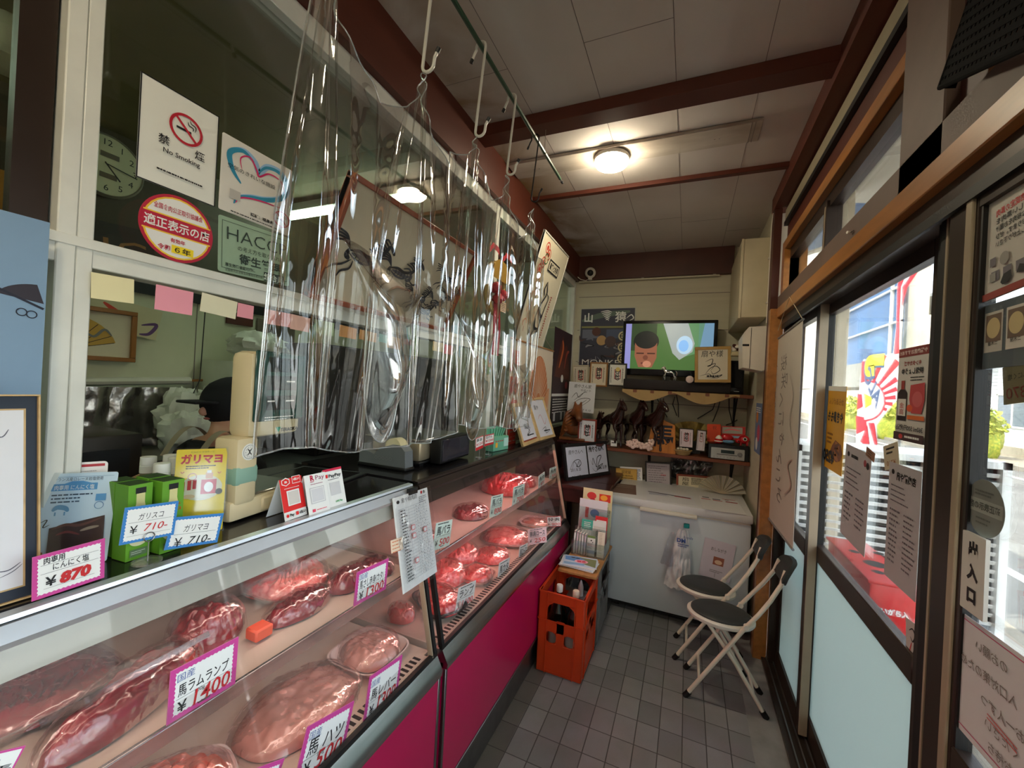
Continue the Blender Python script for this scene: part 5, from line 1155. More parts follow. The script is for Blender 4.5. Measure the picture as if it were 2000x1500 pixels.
# television
tv = thing('television', 'black flat television showing green scene with a man', 'television', (-.17, 3.66, Z1))
x0, x1, z0, z1 = -.546, .200, 1.685, 2.155
b = MB(); b.box(x0, x1, 3.66, 3.72, z0, z1, mBlkP, b=.008); b.box(x0+.1, x1-.1, 3.70, 3.76, z0+.05, z1-.08, mBlkP, b=.01); b.build('case', tv)
def scr(r, g, b_): return M('screen_%d_%d_%d' % (r, g, b_), (r, g, b_), rough=.2, emit=.34, var=0)
k = Card((x0+.028, 3.658, z0+.055), (1, 0, 0), (0, 0, 1), x1-x0-.056, z1-z0-.083, th=.001, face=scr(66, 100, 52)); h = k.H
k.poly([(55, 0), (100, 0), (100, 30), (70, 40)], scr(86, 130, 90)); k.rect(84, 0, 16, h*.75, scr(104, 140, 170)); k.poly([(84, 0), (90, 0), (84, 40)], scr(86, 130, 110)); k.rect(0, 0, 7, h, scr(130, 130, 190)); k.rect(7, 0, 30, h*.6, scr(44, 62, 38))
k.poly([(44, 0), (72, 0), (80, 24), (78, 34), (64, 44), (56, 36)], scr(150, 160, 160)); k.disc(69, 26, 9, scr(170, 200, 225), 11); k.disc(68, 27, 5.5, scr(130, 180, 235), 7)
k.disc(25, 22, 15, scr(20, 26, 24), 13); k.poly([(12, 24), (38, 24), (38, 42), (33, 54), (17, 54), (12, 40)], scr(132, 82, 62)); k.disc(25, 22, 13, scr(24, 26, 26), 9); k.rect(14, 36, 9, 1.6, scr(60, 34, 28)); k.rect(27, 36, 9, 1.6, scr(60, 34, 28)); k.disc(25, 42, 3, scr(104, 60, 46)); k.rect(20, 48, 10, 2, scr(90, 44, 40)); k.poly([(4, 56), (46, 56), (46, h), (4, h)], scr(50, 84, 40)); k.disc(27, 50, 5, scr(176, 120, 96), 4)
k.mb.build('screen', tv, recalc=False)
b = MB(); b.box(-.26, -.08, 3.64, 3.74, Z1, Z1+.014, mBlkP, b=.004); b.box(-.2, -.14, 3.68, 3.72, Z1+.014, z0+.01, mBlkP); b.build('stand', tv)
b = MB(); b.box(-.50, .30, 3.53, 3.62, Z1+.003, Z1+.085, M('soundbar_cloth', (30, 22, 24), rough=.7), b=.008); b.build('soundbar', None, 'long dark soundbar on shelf below the television', 'soundbar')
for x, y, w_, hh, lab in ((.335, 3.56, .11, .26, 'tall black speaker at right end of television shelf'),): b = MB(); b.box(x-w_/2, x+w_/2, y, y+.15, Z1+.002, Z1+hh, mBlkP, b=.006); b.box(x-w_/2+.008, x+w_/2-.008, y-.004, y+.002, Z1+.05, Z1+hh-.01, M('speaker_grille', (12, 12, 14), rough=.9), b=.003); b.box(x-.01, x+.025, y-.0055, y-.004, Z1+.022, Z1+.026, mSteelR); b.build('speaker', None, lab, 'speaker')
def framed(TL, TR, BL, Y, fm, face, draw, label, m=8, name='framed_calligraphy', cat='picture', th=.012):
    c = on_plane(TL, TR, BL, 1, Y, face=face, back=fm, th=th); t = thing(name, label, cat, c.O); draw(c); c.mb.build('sheet', t, recalc=False)
    f = Card(c.O, c.U, c.V, c.w, c.h, th=th, back=fm, face=fm); f.mb = MB(); f.frame(m, .006, fm); f.mb.build('frame', t); return t
mGoldF = M('gold_wood_frame', (190, 150, 84), rough=.4, var=.1); mDkF = M('dark_frame', (44, 40, 36), rough=.4); mBrF = M('brown_frame', (150, 104, 56), rough=.4); mPaF = M('pale_frame', (188, 176, 150), rough=.5)
RP = paper(190, 60, 60)
def goshuin(seed, col=RP, flower=None):
    def d(c):
        rnd = random.Random(seed); h = c.H
        c.smalls(14, 24, 6, int((h-40)/5), 5, INK, lh=3, seg=4); c.rect(34, 34, 34, h*.42, col); c.rect(38, 38, 26, h*.42-8, c.face); c.text('神社', 50, 54, 30, INK, 'C', vert=True, bold=.02)
        for i in range(4): c.curve([(40+rnd.uniform(-6, 6), 34+i*h*.13), (50+rnd.uniform(-4, 4), 42+i*h*.13), (62, 36+i*h*.13)], 4, INK)
        c.smalls(76, 30, 6, int((h-50)/6), 6, INK, lh=3.5, seg=4)
        if flower: c.disc(52, 34, 12, flower)
    return d
framed((1119, 713), (1150, 713), (1116, 756), 3.60, mPaF, paper(206, 196, 176), goshuin(1), 'small framed calligraphy in pale mat, leftmost of three')
framed((1153, 707), (1188, 708), (1151, 754), 3.60, mBrF, paper(220, 206, 180), goshuin(2), 'small brown-framed calligraphy with red seal, middle of three')
framed((1189, 709), (1225, 710), (1188, 754), 3.60, mDkF, paper(226, 224, 214), goshuin(3, RP, paper(226, 200, 120)), 'small dark-framed calligraphy with yellow flower, beside television')
def dsign(c):
    h = c.H; c.text('扇や様', 18, 30, 22, INK, fit=60, shear=.1); c.curve([(30, 46), (50, 38), (46, 56), (36, 60), (58, 52), (44, 74)], 2.4, INK); c.curve([(30, 84), (44, 66), (60, 60), (70, 72), (52, 84), (46, 74)], 2.2, INK); c.curve([(14, h-20), (40, h-26), (52, h-16), (76, h-24), (60, h-14), (30, h-16)], 2, INK); c.smalls(34, h-22, 34, 1, 4, INK, lh=5, seg=6)
framed((1357, 678), (1428, 676), (1349, 747), 3.50, mGoldF, paper(216, 206, 186), dsign, 'gold-framed autograph 扇や様 propped before the television', 9)
# shell tag
b = MB(); Tm = Matrix.Translation(at(1347, 741, 1, 3.49)) @ Matrix.Rotation(PI/2, 4, 'X'); b.lathe([(.026, 0), (.028, .004), (.02, .008), (0, .010)], M('shell', (214, 190, 184), rough=.4), n=18, T=Tm); b.build('shell_charm', None, 'pale round shell charm at lower left of gold frame', 'charm')
# horse figures
mHorse = M('dark_bronze_wood', (50, 26, 22), rough=.22, var=.2, coat=.5, scale=14); mSil = M('silver_metal', (210, 206, 200), rough=.15, metal=1)
def skinmesh(J, E, sub=2, root=0):
    me = bpy.data.meshes.new('s'); me.from_pydata([V3(p) for p, r in J], E, []); o = bpy.data.objects.new('s', me); COL.objects.link(o); o.modifiers.new('s', 'SKIN'); sv = me.skin_vertices[0].data
    for i, (p, r) in enumerate(J): sv[i].radius = (r, r) if not isinstance(r, tuple) else r; sv[i].use_root = i == root
    o.modifiers.new('d', 'SUBSURF').levels = sub; dg = bpy.context.evaluated_depsgraph_get(); m2 = bpy.data.meshes.new_from_object(o.evaluated_get(dg)); bpy.data.objects.remove(o); bpy.data.meshes.remove(me); return m2
def horse_fig(name, label, loc, s, rz, mt, group=None, bust=False):
    t = thing(name, label, 'horse figure', loc, group)
    # nose towards +X, height 1 at the ears
    J = [((-.30, 0, .60), (.115, .13)), ((0, 0, .585), (.105, .115)), ((.22, 0, .60), (.11, .14)), ((.31, 0, .73), (.095, .135)), ((.345, 0, .85), (.075, .11)), ((.38, 0, .93), (.062, .082)), ((.47, 0, .88), (.050, .060)), ((.545, 0, .80), (.036, .042)),
         ((.26, .075, .44), .045), ((.27, .08, .29), .028), ((.26, .08, .13), .020), ((.275, .08, .02), .030),
         ((.25, -.075, .44), .045), ((.36, -.08, .34), .028), ((.33, -.08, .19), .020), ((.31, -.08, .12), .028),
         ((-.32, .08, .46), .065), ((-.30, .085, .34), .04), ((-.38, .085, .22), .026), ((-.35, .085, .10), .020), ((-.33, .085, .02), .030),
         ((-.34, -.08, .46), .065), ((-.36, -.085, .34), .04), ((-.46, -.085, .22), .026), ((-.44, -.085, .10), .020), ((-.42, -.085, .02), .030),
         ((.35, .03, .985), .018), ((.35, .033, 1.05), .008), ((.35, -.03, .985), .018), ((.35, -.033, 1.05), .008)]
    E = [(0, 1), (1, 2), (2, 3), (3, 4), (4, 5), (5, 6), (6, 7), (2, 8), (8, 9), (9, 10), (10, 11), (2, 12), (12, 13), (13, 14), (14, 15), (0, 16), (16, 17), (17, 18), (18, 19), (19, 20), (0, 21), (21, 22), (22, 23), (23, 24), (24, 25), (5, 26), (26, 27), (5, 28), (28, 29)]
    m2 = skinmesh([(tuple(V3(p)*s), (r[0]*s, r[1]*s) if isinstance(r, tuple) else r*s) for p, r in J], E); m2.materials.clear(); m2.materials.append(mt); m2.polygons.foreach_set('use_smooth', [True]*len(m2.polygons)); m2.name = 'body'
    o = bpy.data.objects.new('body', m2); COL.objects.link(o); o.parent = t; _LOC[o.name] = V3(loc)
    def L(p): return V3(loc)+V3(p)*s
    b = MB(); b.tube([L(p) for p in ((-.40, 0, .68), (-.47, 0, .66), (-.52, 0, .54), (-.50, 0, .34))], .02*s, mt, radii=[.02*s, .035*s, .04*s, .015*s], n=8); b.build('tail', t)
    b = MB()
    for i in range(7): q = i/6; x, z = .24+.08*q, .74+.23*q; b.tube([L((x, 0, z)), L((x-.05, .03, z-.02)), L((x-.06, .05, z-.10))], .02*s, mt, radii=[.012*s, .024*s, .010*s], n=6)
    b.build('mane', t); t.rotation_euler = (0, 0, math.radians(rz)); return t
HP = []
def hplace(px, py, Y, s, rz, label, mt=mHorse, z=Z2+.001, name='horse_figure', group='dark horse figures on the lower shelf'):
    p = at(px, py, 1, Y); horse_fig(name, label, (p.x, Y, z), s, rz, mt, group)
hplace(1160, 850, 3.72, .28, -52, 'smallest dark horse figure at left end of lower shelf')
hplace(1194, 850, 3.58, .40, -52, 'dark horse figure with upright slim neck, second from left')
hplace(1232, 850, 3.66, .41, -52, 'dark horse figure with heavy arched neck, third from left')
hplace(1268, 850, 3.58, .42, -52, 'dark horse figure nearest the orange wooden shogi piece')
p = at(1306, 745, 1, 3.57); horse_fig('silver_horse', 'tiny silver horse figure standing on the soundbar', (p.x, 3.575, Z1+.086), .115, 180, mSil)
# orange shogi piece
mPiece = M('orange_lacquer_wood', (206, 128, 52), rough=.35, var=.15, scale=5, stretch=(6, 1, 1))
c0 = at(1264, 880, 1, 3.53); c1 = at(1320, 880, 1, 3.53); w_ = c1.x-c0.x; hh = .265; t_ = thing('wooden_shogi_piece', 'orange wooden five-sided piece carved with black character 馬', 'wooden ornament', (c0.x+w_/2, 3.53, Z2))
b = MB(); pr_ = [(0, 0), (w_, 0), (w_*.93, hh*.86), (w_*.52, hh), (w_*.12, hh*.86)]
b.add([(c0.x+x, 3.515, Z2+z) for x, z in pr_]+[(c0.x+x, 3.575, Z2+z) for x, z in pr_], [(0, 1, 2, 3, 4), (9, 8, 7, 6, 5)]+[(i, 5+i, 5+(i+1) % 5, (i+1) % 5) for i in range(5)], mPiece); b.build('piece', t_)
c = Card((c0.x, 3.5145, Z2), (1, 0, 0), (0, 0, 1), w_, hh); c.mb = MB(); c.mb.noflip = True; c.text('馬', 50, c.H*.72, 84, paper(24, 26, 40), 'C', bold=.02); c.mb.build('character', t_, recalc=False)
# flowers
mPet = M('pink_petal', (232, 200, 190), rough=.6); mBerry = M('red_berry', (150, 20, 30), rough=.3)
t_ = thing('artificial_flowers', 'spray of pale pink artificial flowers with red berries', 'flowers', (at(1250, 872, 1, 3.5).x, 3.50, Z2))
b = MB(); rnd = random.Random(3)
for i, px in enumerate((1229, 1236, 1246, 1254, 1263, 1272, 1240, 1268)):
    p = at(px, 868+rnd.uniform(-5, 8), 1, 3.49)
    for k in range(5):
        a = k*2*PI/5+i; b.blob((p.x+.016*math.cos(a), p.y+.006*math.sin(i+k), max(p.z, Z2+.02)+.016*math.sin(a)), (.015, .007, .013), mPet, seed=i+k, n=5, amp=.1)
b.build('petals', t_)
b = MB(); [b.blob((at(1204+i*2.6, 0, 1, 3.5).x, 3.50+.01*math.sin(i*3), Z2+.012+.008*math.sin(i*2)), (.007, .007, .007), mBerry, n=5, amp=0) for i in range(12)]; b.build('berries', t_)
c = on_plane((1193, 860), (1205, 861), (1193, 871), 1, 3.49, face=WHITE); c.rect(14, 30, 72, 14, INK); c.done('small_card', None, 'tiny white card left of the red berries', 'card')
framed((1327, 836), (1355, 838), (1326, 873), 3.56, mDkF, paper(222, 206, 214), goshuin(5), 'small black-framed pinkish calligraphy before the gold fan', 5)
framed((1362, 839), (1380, 841), (1361, 880), 3.55, mDkF, paper(214, 204, 210), goshuin(6), 'narrow black-framed calligraphy left of the stereo', 6)
# gold fan
mGF = M('gold_fan_leaf', (150, 124, 62), rough=.35, metal=.4, var=.3, scale=20); p = at(1350, 868, 1, 3.70); b = MB()
for i in range(14):
    a0, a1 = math.radians(12+i*11.2), math.radians(12+(i+1)*11.2); d = .008*(i % 2)
    b.quad([(p.x+.03*math.cos(a0), 3.70+d, p.z+.03*math.sin(a0)), (p.x+.24*math.cos(a0), 3.70+d, p.z+.19*math.sin(a0)), (p.x+.24*math.cos(a1), 3.708-d, p.z+.19*math.sin(a1)), (p.x+.03*math.cos(a1), 3.708-d, p.z+.03*math.sin(a1))], mGF)
b.box(p.x-.07, p.x+.07, 3.69, 3.73, Z2, p.z+.03, mDkF); b.build('gold_folding_fan', None, 'open dark gold folding fan behind small framed calligraphy', 'fan')
# basket
mWick = M('wicker', (176, 150, 100), rough=.7, bump=.6, bscale=120); p = at(1333, 885, 1, 3.52); t_ = thing('egg_basket', 'small round wicker basket holding white eggs', 'basket', (p.x, 3.54, Z2))
b = MB(); b.lathe([(.045, 0), (.065, .035), (.070, .040), (.064, .038), (.045, .006), (0, .005)], mWick, (p.x, 3.54, Z2+.001), n=22); [b.tube([(p.x+r*math.cos(a), 3.54+r*math.sin(a), Z2+z) for a in [2*PI*i/24 for i in range(24)]], .004, mWick, closed=True, n=6) for r, z in ((.068, .038), (.060, .026), (.052, .013))]; b.build('basket', t_)
for i in range(4): b = MB(); b.blob((p.x-.032+.021*i, 3.53+.012*(i % 2), Z2+.044), (.014, .014, .012), M('egg_shell', (214, 204, 184), rough=.5), n=8, amp=0); b.build('egg', None, 'off-white egg in the little wicker basket', 'egg', 'eggs in the wicker basket')
# ornaments on top of the stereo
t_ = thing('stereo_player', 'compact stereo with silver front at right end of lower shelf', 'stereo', (.31, 3.6, Z2)); a = at(1389, 874, 1, 3.50); e = at(1454, 900, 1, 3.50)
b = MB(); b.box(a.x-.02, .445, 3.515, 3.78, Z2+.001, Z2+.115, mBlkP, b=.004); b.build('case', t_)
b = MB(); b.box(a.x, e.x, 3.503, 3.516, Z2+.006, Z2+.088, M('silver_plastic', (176, 178, 176), rough=.35, metal=.3), b=.002); b.build('front', t_)
w_ = e.x-a.x; b = MB(); b.box(a.x+w_*.3, a.x+w_*.7, 3.501, 3.504, Z2+.05, Z2+.075, mLCD); b.build('display', t_)
b = MB(); b.box(a.x+w_*.18, a.x+w_*.78, 3.501, 3.504, Z2+.038, Z2+.042, mBlack); [b.lathe([(.004, 0), (.004, .003), (0, .003)], mSteelR, n=8, T=Matrix.Translation((a.x+w_*(.1+.1*i), 3.504, Z2+.02)) @ Matrix.Rotation(PI/2, 4, 'X')) for i in range(7)]; b.build('buttons', t_)
b = MB(); b.lathe([(.016, 0), (.016, .006), (.013, .009), (0, .009)], mSteelR, n=20, T=Matrix.Translation((a.x+w_*.86, 3.504, Z2+.05)) @ Matrix.Rotation(PI/2, 4, 'X')); b.build('volume_knob', t_)
ZS = Z2+.117
c = on_plane((1381, 828), (1408, 829), (1381, 862), 1, 3.62, face=paper(216, 74, 40)); c.text('祝', 55, 40, 30, paper(120, 40, 20), 'C'); c.done('orange_envelope', None, 'orange-red envelope standing left on the stereo', 'envelope')
c = on_plane((1409, 832), (1456, 834), (1409, 858), 1, 3.64, face=paper(200, 60, 56)); c.rect(4, 4, 84, 30, paper(170, 170, 160)); c.curve([(10, 24), (40, 14), (80, 20)], 7, paper(230, 120, 130)); c.rect(4, 44, 90, 10, paper(150, 190, 220)); c.done('red_picture_card', None, 'red card with pictures behind the ornaments on the stereo', 'card')
mRL = M('red_lacquer', (190, 24, 34), rough=.25, coat=.4, var=.03); mWh = M('white_paint', (232, 226, 214), rough=.5, var=.02)
p = at(1404, 860, 1, 3.56); t_ = thing('striped_ornament', 'small red and white striped rounded ornament on stereo', 'ornament', (p.x, 3.57, ZS)); b = MB(); b.lathe([(.022, 0), (.030, .012), (.030, .022), (.026, .034)], mRL, (p.x, 3.57, ZS), n=20); b.lathe([(.0305, .012), (.031, .016), (.0305, .020)], mWh, (p.x, 3.57, ZS), n=20); b.lathe([(.026, .034), (.016, .052), (.006, .060), (0, .061)], mWh, (p.x, 3.57, ZS), n=20); b.build('body', t_)
p = at(1420, 853, 1, 3.58); b = MB(); b.blob((p.x, 3.59, ZS+.045), (.045, .02, .026), mRL, seed=3, amp=.12, n=10); b.blob((p.x+.01, 3.585, ZS+.016), (.04, .02, .014), paper(120, 170, 210), seed=5, n=8); b.build('red_fish_ornament', None, 'glossy red fish-like ornament over blue waves on stereo', 'ornament')
p = at(1450, 858, 1, 3.56); t_ = thing('red_cow_toy', 'red papier-mache cow toy with round black spots', 'toy', (p.x, 3.57, ZS)); b = MB(); b.blob((p.x+.012, 3.575, ZS+.042), (.038, .028, .034), mRL, seed=2, amp=.05, n=12); b.blob((p.x-.028, 3.56, ZS+.03), (.02, .018, .018), mRL, seed=3, amp=.05, n=8)
[b.tube([(p.x+dx, 3.575+dy, ZS), (p.x+dx, 3.575+dy, ZS+.03)], .007, mRL) for dx in (-.008, .034) for dy in (-.014, .014)]; b.build('body', t_)
b = MB(); 
for sp in (((.016, .004, .014, mWh, -.001), (.016, .004, .009, mBlack, -.003)), ((-.028, -.014, .009, mWh, .0), (-.028, -.014, .005, mBlack, -.006))):
    b = MB(); [b.lathe([(r, 0), (0, .001)], m_, n=16, T=Matrix.Translation((p.x+dx, 3.575-.028+o_, ZS+.045+dz)) @ Matrix.Rotation(PI/2, 4, 'X')) for dx, dz, r, m_, o_ in sp]; b.build('spot', t_)
# cables
CL = ('black cable dropping behind arched-neck horse figure', 'thin cable above the small framed calligraphy', 'cable beside the thin one over gold fan', 'long slanting cable reaching the gold fan', 'cable curving to the right of gold fan', 'cable falling onto the stereo ornaments', 'short angled cable above the red card')
for CLi, pts in enumerate((((1278, 770), (1290, 790), (1303, 815)), ((1318, 775), (1314, 790), (1322, 812)), ((1321, 770), (1325, 790), (1325, 815)), ((1400, 778), (1392, 800), (1362, 818)), ((1407, 780), (1402, 800), (1392, 824)), ((1424, 778), (1424, 800), (1430, 826)), ((1440, 820), (1430, 826), (1418, 830)))): b = MB(); b.tube([at(x, y, 1, 3.82) for x, y in pts], .0035, mBlack, n=6); b.build('black_cable', None, CL[CLi], 'cable', 'cables on the wall between shelves')
# camera, rail bead
t_ = thing('security_camera', 'small white dome security camera on dark header board', 'camera', (-.90, 3.77, 2.60)); p = at(1153, 533, 1, 3.76)
b = MB(); b.blob(tuple(p), (.05, .05, .05), mWh, amp=0, n=14); b.build('housing', t_); b = MB(); q = p+(CAM-p).normalized()*.022; b.blob(tuple(q), (.034, .034, .034), mBlack, amp=0, n=12); b.build('lens', t_)
b = MB(); b.tube([p-V3((0, 0, .045)), p-V3((0, 0, .065))], .02, mWh, n=14); b.tube([p-V3((0, 0, .05)), p-V3((.04, 0, .07)), p-V3((.09, 0, .055)), p-V3((.12, 0, .03))], .003, mWh); b.build('foot', t_)
# duct box and towel dispenser
mBox = M('beige_steel_box', (196, 184, 154), rough=.5, var=.06)
b = MB(); b.box(.285, .45, 3.10, 3.84, 2.075, 2.60, mBox, b=.004); b.box(.283, .30, 3.095, 3.10, 2.07, 2.60, mBox, b=.002); b.build('beige_duct_box', None, 'tall beige boxed duct high in the far right corner', 'duct box')
mTow = M('offwhite_plastic', (222, 214, 200), rough=.4)
t_ = thing('towel_dispenser', 'off-white paper towel dispenser on right wall under the duct box', 'dispenser', (.38, 3.08, 1.72))
b = MB(); b.prism([(.425, 1.72), (.455, 1.72), (.455, 2.0), (.425, 2.0)], 2.985, 3.22, mTow); b.build('back_plate', t_)
b = MB(); b.prism([(.315, 1.735), (.425, 1.715), (.425, 2.0), (.34, 1.995), (.305, 1.93)], 2.985, 3.21, mTow); b.build('cover', t_)
b = MB(); b.box(.308, .345, 2.9835, 2.986, 1.872, 1.885, mBlack); b.box(.352, .355, 2.9835, 2.986, 1.73, 1.99, mBlack); b.build('slot', t_)
b = MB()
for x, y in ((.452, 2.955), (.444, 2.965)): b.tube([(x-.002, -.5, 2.735), (x-.002, 2.6, 2.735), (x-.002, 2.9, 2.73), (x-.006, y, 2.70), (x-.008, 2.988, 2.62), (x-.008, 2.988, 2.02)], .006, mTow, n=7)
for z in (2.42, 2.14): b.box(.424, .455, 2.976, 2.998, z, z+.012, mTow, b=.002)
b.build('white_conduit', None, 'pair of off-white cables along ceiling edge and down corner', 'cable')
b = MB(); rnd = random.Random(8); [b.blob((.30+.018*(i % 5), 3.40+.02*(i % 3), 1.885+.016*(i//5)+.01*rnd.random()), (.014, .014, .012), [mWh, mDark, M('shell', (214, 190, 184))][i % 3], n=6, seed=i) for i in range(14)]; b.box(.28, .45, 3.36, 3.46, 1.84, 1.872, M('folded_towel', (190, 178, 140), rough=.9), b=.01); b.box(.40, .45, 3.3, 3.5, 1.828, 1.84, mBrF); b.build('shell_garland', None, 'little heap of brown and white shells beside the dispenser', 'ornament')
c = Card((.453, 3.36, 1.17), (0, -1, 0), (0, 0, 1), .24, .34, face=paper(110, 130, 170)); c.disc(30, 40, 18, paper(226, 140, 60)); c.disc(64, 84, 24, paper(200, 80, 110)); c.smalls(10, 12, 80, 3, 6, WHITE, lh=3); c.disc(40, 116, 18, WHITE); c.done('event_flyer', None, 'blue and orange flyer taped on right end wall', 'flyer')
# dark table and signed boards left of the freezer
mMah = M('dark_mahogany', (66, 26, 24), rough=.35, var=.15, stretch=(1, 1, 4), coat=.2)
t_ = thing('side_table', 'dark reddish wooden table in far left corner beside the freezer', 'table', (-.73, 3.0, 0)); b = MB(); b.box(-.99, -.47, 2.90, 3.10, .815, .845, mMah, b=.004); b.box(-.99, -.47, 3.10, 3.84, .815, .845, mMah, b=.004); b.build('top', t_)
b = MB(); b.box(-.98, -.50, 2.92, 2.94, .72, .815, mMah); b.box(-.52, -.50, 2.84, 3.8, .72, .815, mMah); b.build('apron', t_)
for x, y in ((-.97, 2.94), (-.53, 2.94), (-.97, 3.78), (-.53, 3.78)): b = MB(); b.box(x-.02, x+.02, y-.02, y+.02, 0, .72, mMah, b=.003); b.build('leg', t_)
t_ = thing('wooden_stand', 'dark wooden stand on the table carrying carved horse head', 'stand', (-.83, 3.4, .846)); b = MB(); b.box(-1.0, -.62, 3.36, 3.72, 1.08, 1.10, mMah, b=.003); b.build('top', t_); b = MB(); [b.box(x-.015, x+.015, y-.015, y+.015, .846, 1.08, mMah) for x in (-.97, -.66) for y in (3.52, 3.69)]; b.build('legs', t_)
# carved horse head
mCarv = M('carved_brown_wood', (150, 88, 48), rough=.3, var=.35, scale=10, stretch=(1, 1, .3), coat=.3)
t_ = thing('carved_horse_head', 'brown carved wooden horse head with pricked ears', 'carving', (-.88, 3.44, 1.101)); J = [((0, 0, .0), (.085, .06)), ((.0, 0, .09), (.07, .055)), ((.01, 0, .17), (.055, .05)), ((.03, -.01, .225), (.05, .045)), ((.055, -.06, .19), (.035, .035)), ((.07, -.10, .14), (.028, .028)), ((.0, .02, .265), .016), ((-.005, .02, .30), .006), ((.045, .02, .265), .016), ((.05, .02, .30), .006)]
m2 = skinmesh(J, [(0, 1), (1, 2), (2, 3), (3, 4), (4, 5), (3, 6), (6, 7), (3, 8), (8, 9)]); m2.materials.clear(); m2.materials.append(mCarv); m2.polygons.foreach_set('use_smooth', [True]*len(m2.polygons)); o = bpy.data.objects.new('head', m2); COL.objects.link(o); o.parent = t_; _LOC[o.name] = V3((-.88, 3.44, 1.101)); o.location = (0, 0, .03)
b = MB(); [b.tube([(-.88-.02, 3.44, 1.36-.03*i), (-.88-.06, 3.43-.01*i, 1.33-.03*i), (-.88-.085-.006*i, 3.42, 1.26-.03*i)], .012, mCarv, n=6, radii=[.008, .016, .007]) for i in range(6)]; b.box(-.99, -.77, 3.38, 3.52, 1.101, 1.125, mCarv, b=.008); b.build('mane_and_base', t_)
framed((1130, 817), (1166, 820), (1131, 863), 3.40, M('red_frame', (140, 54, 42), rough=.35), paper(226, 226, 232), goshuin(9), 'small red-framed calligraphy beside the carved horse head', 8)
c = on_plane((1112, 745), (1164, 749), (1105, 802), 1, 3.54, face=paper(224, 224, 228)); h = c.H; c.text('扇やさん家', 20, 20, 15, INK, fit=64, shear=.1); c.text('サポート', 46, 33, 10, INK, fit=38); c.curve([(14, 60), (30, 40), (40, 56), (56, 40)], 2, INK); c.curve([(24, 68), (60, 36), (70, 36)], 1.8, INK); c.curve([(20, 80), (50, 60), (84, 60), (50, 90)], 1.8, INK); c.curve([(44, 84), (72, 62)], 1.5, INK); c.text('2007. 9. 12', 44, h-6, 9, INK, shear=.2, fit=44)
t_ = thing('autograph_board', 'white autograph board standing above the carved horse head', 'autograph board', c.O); c.mb.build('board', t_, recalc=False); b = MB(); p = c.O+c.U*c.w/2; b.box(p.x-.01, p.x+.01, 3.545, 3.555, 1.10, p.z+.1, mDkF); b.box(p.x-.05, p.x+.05, 3.535, 3.56, 1.10, 1.108, mDkF); b.build('easel', t_)
def auto2(TL, TR, BL, draw, lab):
    c = stand(TL, TR, BL, .846, lean=10)
c = stand((1107, 940), (1192, 926), (1095, 868), .8465, lean=12, th=.02, face=INK, back=INK); h = c.H; LV = paper(206, 208, 224)
c.rect(4, 5, 44, h-10, LV); c.rect(51, 5, 45, h-10, LV); c.text('扇やさんへ', 9, 15, 7, INK, fit=32, shear=.1); c.text('扇やさんへ', 54, 14, 9, INK, fit=36, bold=.03)
c.curve([(8, 38), (18, 26), (30, 24), (34, 30), (26, 34), (20, 26), (14, 36)], 1, INK); c.curve([(24, 28), (24, 34), (30, 26), (30, 36)], .8, INK); c.text('味 遊二', 12, 52, 8, INK, fit=28); c.text('2011. 8. 20', 10, h-12, 6, INK, fit=22)
c.curve([(56, 26), (60, 34), (62, 24), (68, 38), (72, 24), (82, 22), (72, 36), (84, 34), (66, 44), (58, 38)], 1.1, INK); c.text('Chef', 70, 52, 8, INK, shear=.3); c.text('2006. 3.19', 68, h-10, 7, INK, fit=24, bold=.02)
t_ = thing('double_autograph', 'two signed boards side by side in one black frame', 'framed autograph', c.O); c.mb.build('boards', t_, recalc=False)
b = MB(); b.quad([c.O+c.V*c.h*.8+c.U*.2*c.w-c.N*.02, c.O+c.V*c.h*.8+c.U*.3*c.w-c.N*.02, c.O+c.U*.3*c.w-c.N*.10, c.O+c.U*.2*c.w-c.N*.10], mDkF); b.build('stand', t_)
# ------------------------------------------------------------------ chest freezer
mFz = M('freezer_white', (206, 216, 224), rough=.35, var=.04, scale=3, bump=.06, bscale=400); mFzL = M('freezer_lid', (214, 216, 218), rough=.35, var=.03); mCr = M('cream_handle', (222, 218, 204), rough=.4)
fz = thing('chest_freezer', 'white chest freezer across the far end of the aisle', 'freezer', (-.02, 3.34, 0))
b = MB(); b.box(-.462, .415, 3.0, 3.66, .055, .735, mFz, b=.012); b.box(-.44, .39, 3.03, 3.64, .03, .06, mBlack); b.build('body', fz)
b = MB(); [b.tube([(x, y, 0), (x, y, .04)], .02, mBlack, n=12) for x in (-.40, .35) for y in (3.08, 3.58)]; b.build('foot', fz)
b = MB(); b.box(-.470, .422, 2.985, 3.67, .742, .80, mFzL, b=.014); b.build('lid', fz)
b = MB(); b.box(-.455, .408, 3.0, 3.65, .733, .745, mCr); b.build('seal', fz)
a = at(1250, 985, 1, 2.97); e = at(1362, 1005, 1, 2.97); b = MB(); b.box(a.x, e.x, 2.955, 2.99, .727, .750, mCr, b=.006); b.build('handle', fz)
p = at(1340, 1009, 1, 2.99); b = MB(); b.blob((p.x, 2.995, p.z), (.036, .012, .016), mWh, amp=0, n=12); b.lathe([(.006, 0), (0, .001)], mBlack, n=12, T=Matrix.Translation((p.x-.018, 2.982, p.z)) @ Matrix.Rotation(PI/2, 4, 'X')); b.build('lock', fz)
